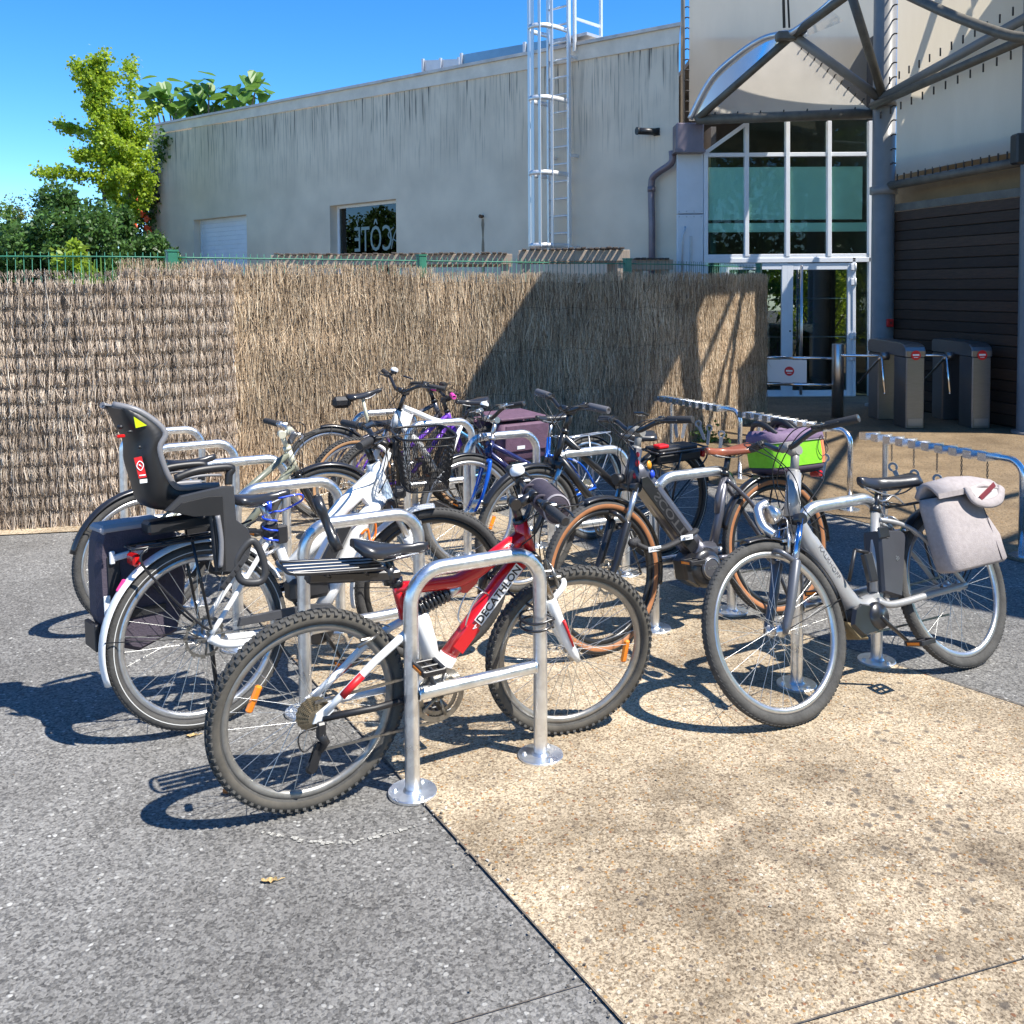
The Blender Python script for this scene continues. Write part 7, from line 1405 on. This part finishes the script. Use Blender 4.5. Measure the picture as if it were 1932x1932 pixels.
# ------------------------------------------------------------------ remaining bicycles, simpler and partly hidden
def diamond(root, g, cf, m, seat=(.28, .74), bb=(.44, .29), top=True, top_end=None, rt=.016, rd=.018, low=None):
    b = MB(); b.tube([g['Hb'] - g['a'] * .01, g['Ht']], .020, 14); tub(b, [seat, bb], .0155); Hb, Ht = g['Hb'], g['Ht']; tub(b, [((Hb + g['a'] * .03).x, (Hb + g['a'] * .03).z), bb], rd)
    if top: tub(b, [((Ht - g['a'] * .03).x, (Ht - g['a'] * .03).z), top_end or (seat[0] + .015, seat[1] - .04)], rt)
    if low: tub(b, low, rt)
    b.tube([(bb[0], -.036, bb[1]), (bb[0], .036, bb[1])], .021, 14); return b.build('frame', m, root)
def std_rear(root, cf, m, seat, bb): stays(root, [(seat[0] + .01, seat[1] - .05, .014), (.12, cf['r'] + .18, .045), (.005, cf['r'], .062)], .008, m, 'seat_stay'); stays(root, [(bb[0], bb[1], .03), (.2, (bb[1] + cf['r']) / 2, .05), (.005, cf['r'], .062)], .009, m, 'chain_stay')
# black city e-bike with battery rack
cf = dict(wb=1.07, r=.358, ha=70.5, fl=.41, hl=.17, barw=.307, sweep=.03, barup=.045, steer=2.6, reach=.05, st=.12); r5, W5 = bike_root('black city e-bike with battery under its rear rack', (.94, 5.91, 215.3, -4)); g5 = rig(cf)
wheel(r5, (0, 0, cf['r']), cf['r'], .044, I4, m_tyre, m_tyre, m_rimb, m_spk, stripe=True, refl=[(2.2, .2)]); wheel(r5, (cf['wb'], 0, cf['r']), cf['r'], .044, g5['S'], m_tyreg, m_tyreg, m_rim, m_spk)
diamond(r5, g5, cf, m_bkp, (.33, .70), (.46, .29), True, (.40, .50), .022, .024); std_rear(r5, cf, m_bkp, (.33, .70), (.46, .29)); fork(r5, g5, cf, m_bkp, m_sil, crown=m_bkp); stem(r5, g5, cf, m_bkp, .018); handlebar(r5, g5, cf, m_bkp, glen=.135, gr=.021, gripm=mat('grey_ergo_grip', (.09, .09, .10), .6))
saddle(r5, .15, .832, .42, .838, .175, m_sadd); b = MB(); tub(b, [(.305, .79), (.33, .70)], .0145); b.build('seat_post', m_bkp, r5); luggage_rack(r5, -.26, .16, .70, (0, .358), m_bkp, .075, r=.007)
b = MB(); b.box((-.05, 0, .655), (.37, .11, .065), None, 0, .014); b.box((-.02, 0, .712), (.33, .13, .020), None, 0, .006); bt = b.build('battery', m_black, r5); b = MB(); b.box((.10, .03, .735), (.085, .06, .022), None, 0, .006); b.build('red_cover', mat('red_plastic', (.60, .01, .015), .3, coat=.3), bt); b = MB(); b.box((-.265, 0, .655), (.025, .10, .05), None, 0, .008); b.build('tail_lamp', m_redl, r5)
crankset(r5, (.46, .29), m_blk2, .08, 15, ((0, .358), .03, False)); mudguard(r5, (0, 0, cf['r']), cf['r'] + .018, .055, radians(20), radians(165), m_bkp, None); mudguard(r5, (cf['wb'], 0, cf['r']), cf['r'] + .018, .055, radians(30), radians(175), m_bkp, g5['S']); kickstand(r5, (.38, .06, .27), (.34, .16, .02), m_bkp)
b = MB(); pts = cr([V((.05 + .16 * cos(a), .09, .16 + .13 * sin(a))) for a in [i * .7 for i in range(9)]], 5, True); bl5 = thing('cable_lock', 'light blue cable lock looped on the black city e-bike rear wheel', 'lock', mw=W5); b.tube(pts, .007, 7, True); b.build('cable', mat('cyan_cable', (.05, .32, .50), .3, coat=.4), bl5)
# blue-forked bicycle with twin sloping tubes
m_bluep = mat('blue_paint', (.01, .10, .50), .25, metal=.4, coat=.5); m_navy = mat('navy_paint', (.015, .018, .09), .25, coat=.5); cf = dict(wb=1.05, r=.345, ha=67.5, fl=.35, hl=.125, barw=.29, sweep=.06, barup=.06, steer=-9, reach=.05, st=.12); r6, W6 = bike_root('blue and black bicycle with bright blue fork and twin sloping tubes', (.555, 6.413, 222, 8)); g6 = rig(cf)
wheel(r6, (0, 0, cf['r']), cf['r'], .038, I4, m_tyreg, m_tyreg, m_rim, m_spk, cass=True); wheel(r6, (cf['wb'], 0, cf['r']), cf['r'], .038, g6['S'], m_tyre, m_tyreg, m_rim, m_spk, refl=[(2.6, .17)])
b = MB(); b.tube([g6['Hb'] - g6['a'] * .01, g6['Ht']], .021, 14); tub(b, [(.865, .745), (.46, .530)], .0175); tub(b, [(.885, .700), (.55, .44), (.44, .29)], .0195); b.build('frame', m_navy, r6); b = MB(); tub(b, [(.335, .72), (.44, .29)], .0155); b.tube([(.44, -.036, .29), (.44, .036, .29)], .021, 14); b.build('seat_tube', m_bluep, r6); std_rear(r6, cf, m_bluep, (.36, .66), (.44, .29)); fork(r6, g6, cf, m_bluep, rr=.014); stem(r6, g6, cf, m_sil, .014); handlebar(r6, g6, cf, m_bkp, bell=-1, lev_m=m_sil)
saddle(r6, .16, .875, .43, .872, .16, m_sadd); b = MB(); tub(b, [(.295, .83), (.335, .70)], .0135); b.build('seat_post', m_sil, r6); luggage_rack(r6, -.20, .20, .70, (0, .345), m_sil, .06); crankset(r6, (.44, .29), m_sil, .085, 70, ((0, .345), .035, True)); mudguard(r6, (cf['wb'], 0, cf['r']), cf['r'] + .016, .048, radians(60), radians(185), m_bkp, g6['S']); mudguard(r6, (0, 0, cf['r']), cf['r'] + .016, .048, radians(20), radians(160), m_bkp, None)
lettering('CITY', .022, m_wht, r6, basis(V((.17, .056, .545)), V((-.8, 0, -.6)), V((0, 1, 0)).cross(V((-.8, 0, -.6))), (0, 1, 0)), .0005)
b = MB(); b.box((.64, .026, .545), (.13, .012, .085), rotm('Y', 0), 0, .004); b.build('frame_plate', m_lens, r6)
# olive and cream bicycle
m_olive = mat('olive_paint', (.16, .17, .13), .35, coat=.3); m_cream = mat('cream_paint', (.60, .58, .45), .35, coat=.3); cf = dict(wb=1.06, r=.345, ha=68.6, fl=.377, hl=.137, barw=.276, sweep=.07, barup=.005, steer=-16, reach=.05, st=.09); r7, W7 = bike_root('olive bicycle with cream head tube and black rear mudguard, behind child seat', (-1.87, 4.77, 43, -1), .002); g7 = rig(cf)
wheel(r7, (0, 0, cf['r']), cf['r'], .042, I4, m_tyre, m_tyreg, m_rim, m_spk); wheel(r7, (cf['wb'], 0, cf['r']), cf['r'], .042, g7['S'], m_tyre, m_tyreg, m_rim, m_spk); diamond(r7, g7, cf, m_olive, (.29, .66), (.44, .29), True, (.37, .48), .018, .021); b = MB(); b.tube([g7['Hb'] - g7['a'] * .005, g7['Ht'] + g7['a'] * .005], .0215, 14); b.build('head_tube', m_cream, r7); std_rear(r7, cf, m_olive, (.29, .66), (.44, .29)); fork(r7, g7, cf, m_bkp, rr=.015); stem(r7, g7, cf, m_cream, .014); handlebar(r7, g7, cf, m_sil, lev_m=m_sil)
saddle(r7, .13, .832, .40, .826, .17, m_sadd); b = MB(); tub(b, [(.265, .785), (.29, .66)], .0135); b.build('seat_post', m_sil, r7); b = MB(); b.ball((.115, 0, .79), .03, 12, 8, sz=(.5, 1.3, .8)); b.build('blue_lamp', mat('cyan_lens', (.10, .42, .60), .2, coat=.5), r7); mudguard(r7, (0, 0, cf['r']), cf['r'] + .020, .056, radians(30), radians(165), m_bkp, None); mudguard(r7, (cf['wb'], 0, cf['r']), cf['r'] + .02, .056, radians(50), radians(195), m_bkp, g7['S']); crankset(r7, (.44, .29), m_sil, .085, 40, ((0, .345), .035, True))
# white mountain bike with tall bars
cf = dict(wb=1.05, r=.335, ha=69.2, fl=.445, hl=.115, barw=.325, sweep=.09, barup=.07, steer=14.9, reach=.05, st=.14); r9, W9 = bike_root('white mountain bike with tall black bars and a white bell, by the screen', (-.164, 7.2, 215, -3)); g9 = rig(cf)
wheel(r9, (0, 0, cf['r']), cf['r'], .050, I4, m_tyre, m_tyreg, m_rimb, m_spk, True); wheel(r9, (cf['wb'], 0, cf['r']), cf['r'], .050, g9['S'], m_tyre, m_tyreg, m_rimb, m_spk, True)
b = MB(); b.tube([g9['Hb'] - g9['a'] * .01, g9['Ht']], .027, 14); tub(b, cr([(.775, .865, 0), (.66, .815, 0), (.50, .745, 0), (.30, .705, 0)], 4), .020); tub(b, [(.83, .765), (.65, .60), (.45, .30)], .026); tub(b, [(.275, .73), (.45, .29)], .017); plate(b, [(.80, .86), (.84, .76), (.74, .70), (.70, .80)], 0, .030, 0, .006); b.tube([(.45, -.036, .29), (.45, .036, .29)], .022, 14); b.build('frame', m_whp, r9); std_rear(r9, cf, mat('light_blue_paint', (.10, .34, .60), .3, coat=.4), (.29, .70), (.45, .29)); fork(r9, g9, cf, m_whp, m_sil, crown=m_bkp); stem(r9, g9, cf, m_bkp); handlebar(r9, g9, cf, m_bkp, bell=-1, bellm=mat('white_bell', (.72, .73, .74), .3, coat=.4), display=True)
saddle(r9, .06, .895, .34, .885, .17, m_sadd); b = MB(); tub(b, [(.205, .85), (.275, .72)], .0145); b.build('seat_post', m_bkp, r9); luggage_rack(r9, -.30, .12, .72, (0, .335), m_bkp, .065); crankset(r9, (.45, .29), m_blk2, .085, 60, ((0, .335), .04, True))
m_plum = mat('plum_fabric', (.115, .062, .10), .75, var=.2, vscale=25, bump=.25, bscale=120)
dp_ = thing('double_pannier', 'plum double pannier over the rear wheel of the white mountain bike', 'bag', mw=W9)
for sg in (-1, 1):
    b = MB(); rings = [[V((p.x, sg * p.y, p.z)) for p in bagring(z, x0, x1, .09, y1)] for (z, x0, x1, y1) in ((.42, -.33, .03, .20), (.44, -.36, .05, .21), (.58, -.38, .06, .21), (.70, -.37, .05, .17))]; b.loft(rings); q_ = b.build('bag_body', m_plum, dp_); b = MB(); b.box((-.16, sg * .216, .60), (.40, .012, .20), None, 0, .005); b.build('flap', m_plum, q_); b = MB(); b.box((-.10, sg * .2235, .53), (.07, .004, .025)); b.build('badge', m_lens, q_)
b = MB(); b.box((-.16, 0, .735), (.42, .34, .02), None, 0, .006); b.build('yoke', m_plum, dp_)
# dark trekking bike behind with cream seat post, and the purple child's bike beside it
cf = dict(wb=1.05, r=.345, ha=70, fl=.40, hl=.14, barw=.28, sweep=.05, barup=.03, steer=10, reach=.05, st=.09); r8, W8 = bike_root('dark bicycle with cream seat post and black mudguards against the screen', (-1.36, 7.0, 24, 0)); g8 = rig(cf)
wheel(r8, (0, 0, cf['r']), cf['r'], .044, I4, m_tyreg, m_tyreg, m_rim, m_spk, refl=[(2.4, .25)]); wheel(r8, (cf['wb'], 0, cf['r']), cf['r'], .044, g8['S'], m_tyreg, m_tyreg, m_rim, m_spk); diamond(r8, g8, cf, m_anth, (.31, .66), (.44, .29), True, (.33, .60)); std_rear(r8, cf, m_anth, (.31, .66), (.44, .29)); fork(r8, g8, cf, m_anth); stem(r8, g8, cf, m_bkp); handlebar(r8, g8, cf, m_bkp)
saddle(r8, .13, .925, .41, .955, .16, m_sadd); b = MB(); tub(b, [(.262, .89), (.31, .65)], .014); b.build('seat_post', m_cream, r8); b = MB(); b.box((.10, 0, .865), (.14, .09, .085), rotm('Y', 0), 0, .025); b.tube([(.17, 0, .88), (.22, 0, .90)], .02, 8); tmp = b.build('saddle_bag', m_black, r8); mudguard(r8, (0, 0, cf['r']), cf['r'] + .018, .052, radians(10), radians(100), m_bkp, None); crankset(r8, (.44, .29), m_blk2, .085, 100, ((0, .345), .035, True))
m_vio = mat('violet_paint', (.16, .05, .45), .3, coat=.4); m_pink = mat('pink_rubber', (.75, .06, .38), .5); cf = dict(wb=.99, r=.325, ha=70, fl=.38, hl=.12, barw=.26, sweep=.04, barup=.05, steer=-8, reach=.04, st=.09); r10, W10 = bike_root('violet bicycle with pink grips and gum-wall knobbly tyres', (-1.14, 6.72, 34, 0)); g10 = rig(cf)
wheel(r10, (0, 0, cf['r']), cf['r'], .050, I4, m_tyre, m_gum, m_rim, m_spk, True, refl=[(.9, .2)]); wheel(r10, (cf['wb'], 0, cf['r']), cf['r'], .050, g10['S'], m_tyre, m_gum, m_rim, m_spk, True); diamond(r10, g10, cf, m_vio, (.29, .60), (.42, .28), True, (.34, .46)); std_rear(r10, cf, m_vio, (.29, .60), (.42, .28)); fork(r10, g10, cf, m_vio); stem(r10, g10, cf, m_bkp); handlebar(r10, g10, cf, m_bkp, gripm=m_pink)
saddle(r10, .14, .765, .39, .765, .15, m_sadd); b = MB(); tub(b, [(.255, .73), (.29, .60)], .0135); b.build('seat_post', m_sil, r10); crankset(r10, (.42, .28), m_blk2, .08, 20, ((0, .325), .035, True))

# ================================================================== FALLEN LEAVES
m_dry = mat('dry_leaf', (.33, .13, .04), .8, var=.35, vscale=60); m_dry2 = mat('straw_leaf', (.46, .32, .14), .8, var=.3, vscale=60)
def dry_leaf(q, label, sz, curl, m, rz, slim=1.):
    b = MB(); pts = []; R_ = random.Random(int(q.x * 1000)); n_ = 9
    for i in range(n_):
        f = i / (n_ - 1); wv = sz * .42 * slim * sin(pi * min(1, f * .93 + .05)) * (1 + .35 * (i % 2)); x = (f - .5) * sz
        pts.append([(x, -wv, .004 + curl * (abs(f - .5) * 1.2) ** 2 + curl * .6 * R_.random()), (x, 0, .003 + curl * .5 * (f - .5) ** 2), (x, wv, .004 + curl * (abs(f - .4) * 1.4) ** 2 + curl * .6 * R_.random())])
    vs_ = [p for r in pts for p in r]; fs_ = []
    for i in range(n_ - 1):
        for j in range(2): fs_.append((3 * i + j, 3 * i + j + 1, 3 * i + 4 + j, 3 * i + 3 + j))
    b.add(vs_, fs_, 0, False); b.tube([(sz * .5, 0, .004), (sz * .75, .004, .008), (sz * .95, .012, .004)], .0014, 5); o = b.build('dry_leaf', m, None); o.location = q; o.rotation_euler = (0, 0, rz); tag(o, label, 'leaf'); return o
dry_leaf(gnd(435, 1498), 'curled brown dry leaf beside the rear tyre of the red mountain bike', .05, .035, m_dry, .4); dry_leaf(gnd(508, 1665), 'pale slim dry leaf lying alone on the grey asphalt', .045, .012, m_dry2, .1, .45); dry_leaf(gnd(362, 1390), 'small tan dry leaf by the child-seat bike rear tyre', .04, .01, m_dry2, .2, .6)
random.seed(77)
# grit and twigs gathered along the joint between asphalt and slab
b = MB()
for i in range(420):
    v_ = random.uniform(-.5, 5.0); u_ = 1.28 + random.gauss(0, .03) if i % 3 else random.uniform(-1.5, 3.6); q = UX * u_ + VX * v_; s_ = random.uniform(.002, .006)
    b.box((0, 0, 0), (s_ * random.uniform(1, 2.2), s_, s_ * .7), T(q.x, q.y, .0065 + s_ * .2) @ rotm('Z', random.uniform(0, 6)) @ rotm('X', random.uniform(-.4, .4)), random.randrange(3))
gr_ = b.build('grit', [mat('grit_a', (.30, .26, .20), .9), mat('grit_b', (.12, .10, .08), .9), mat('grit_c', (.42, .40, .36), .9)]); stuff(gr_); gr_['label'] = 'loose grit scattered along the joint between asphalt and tan slab'; gr_['category'] = 'grit'
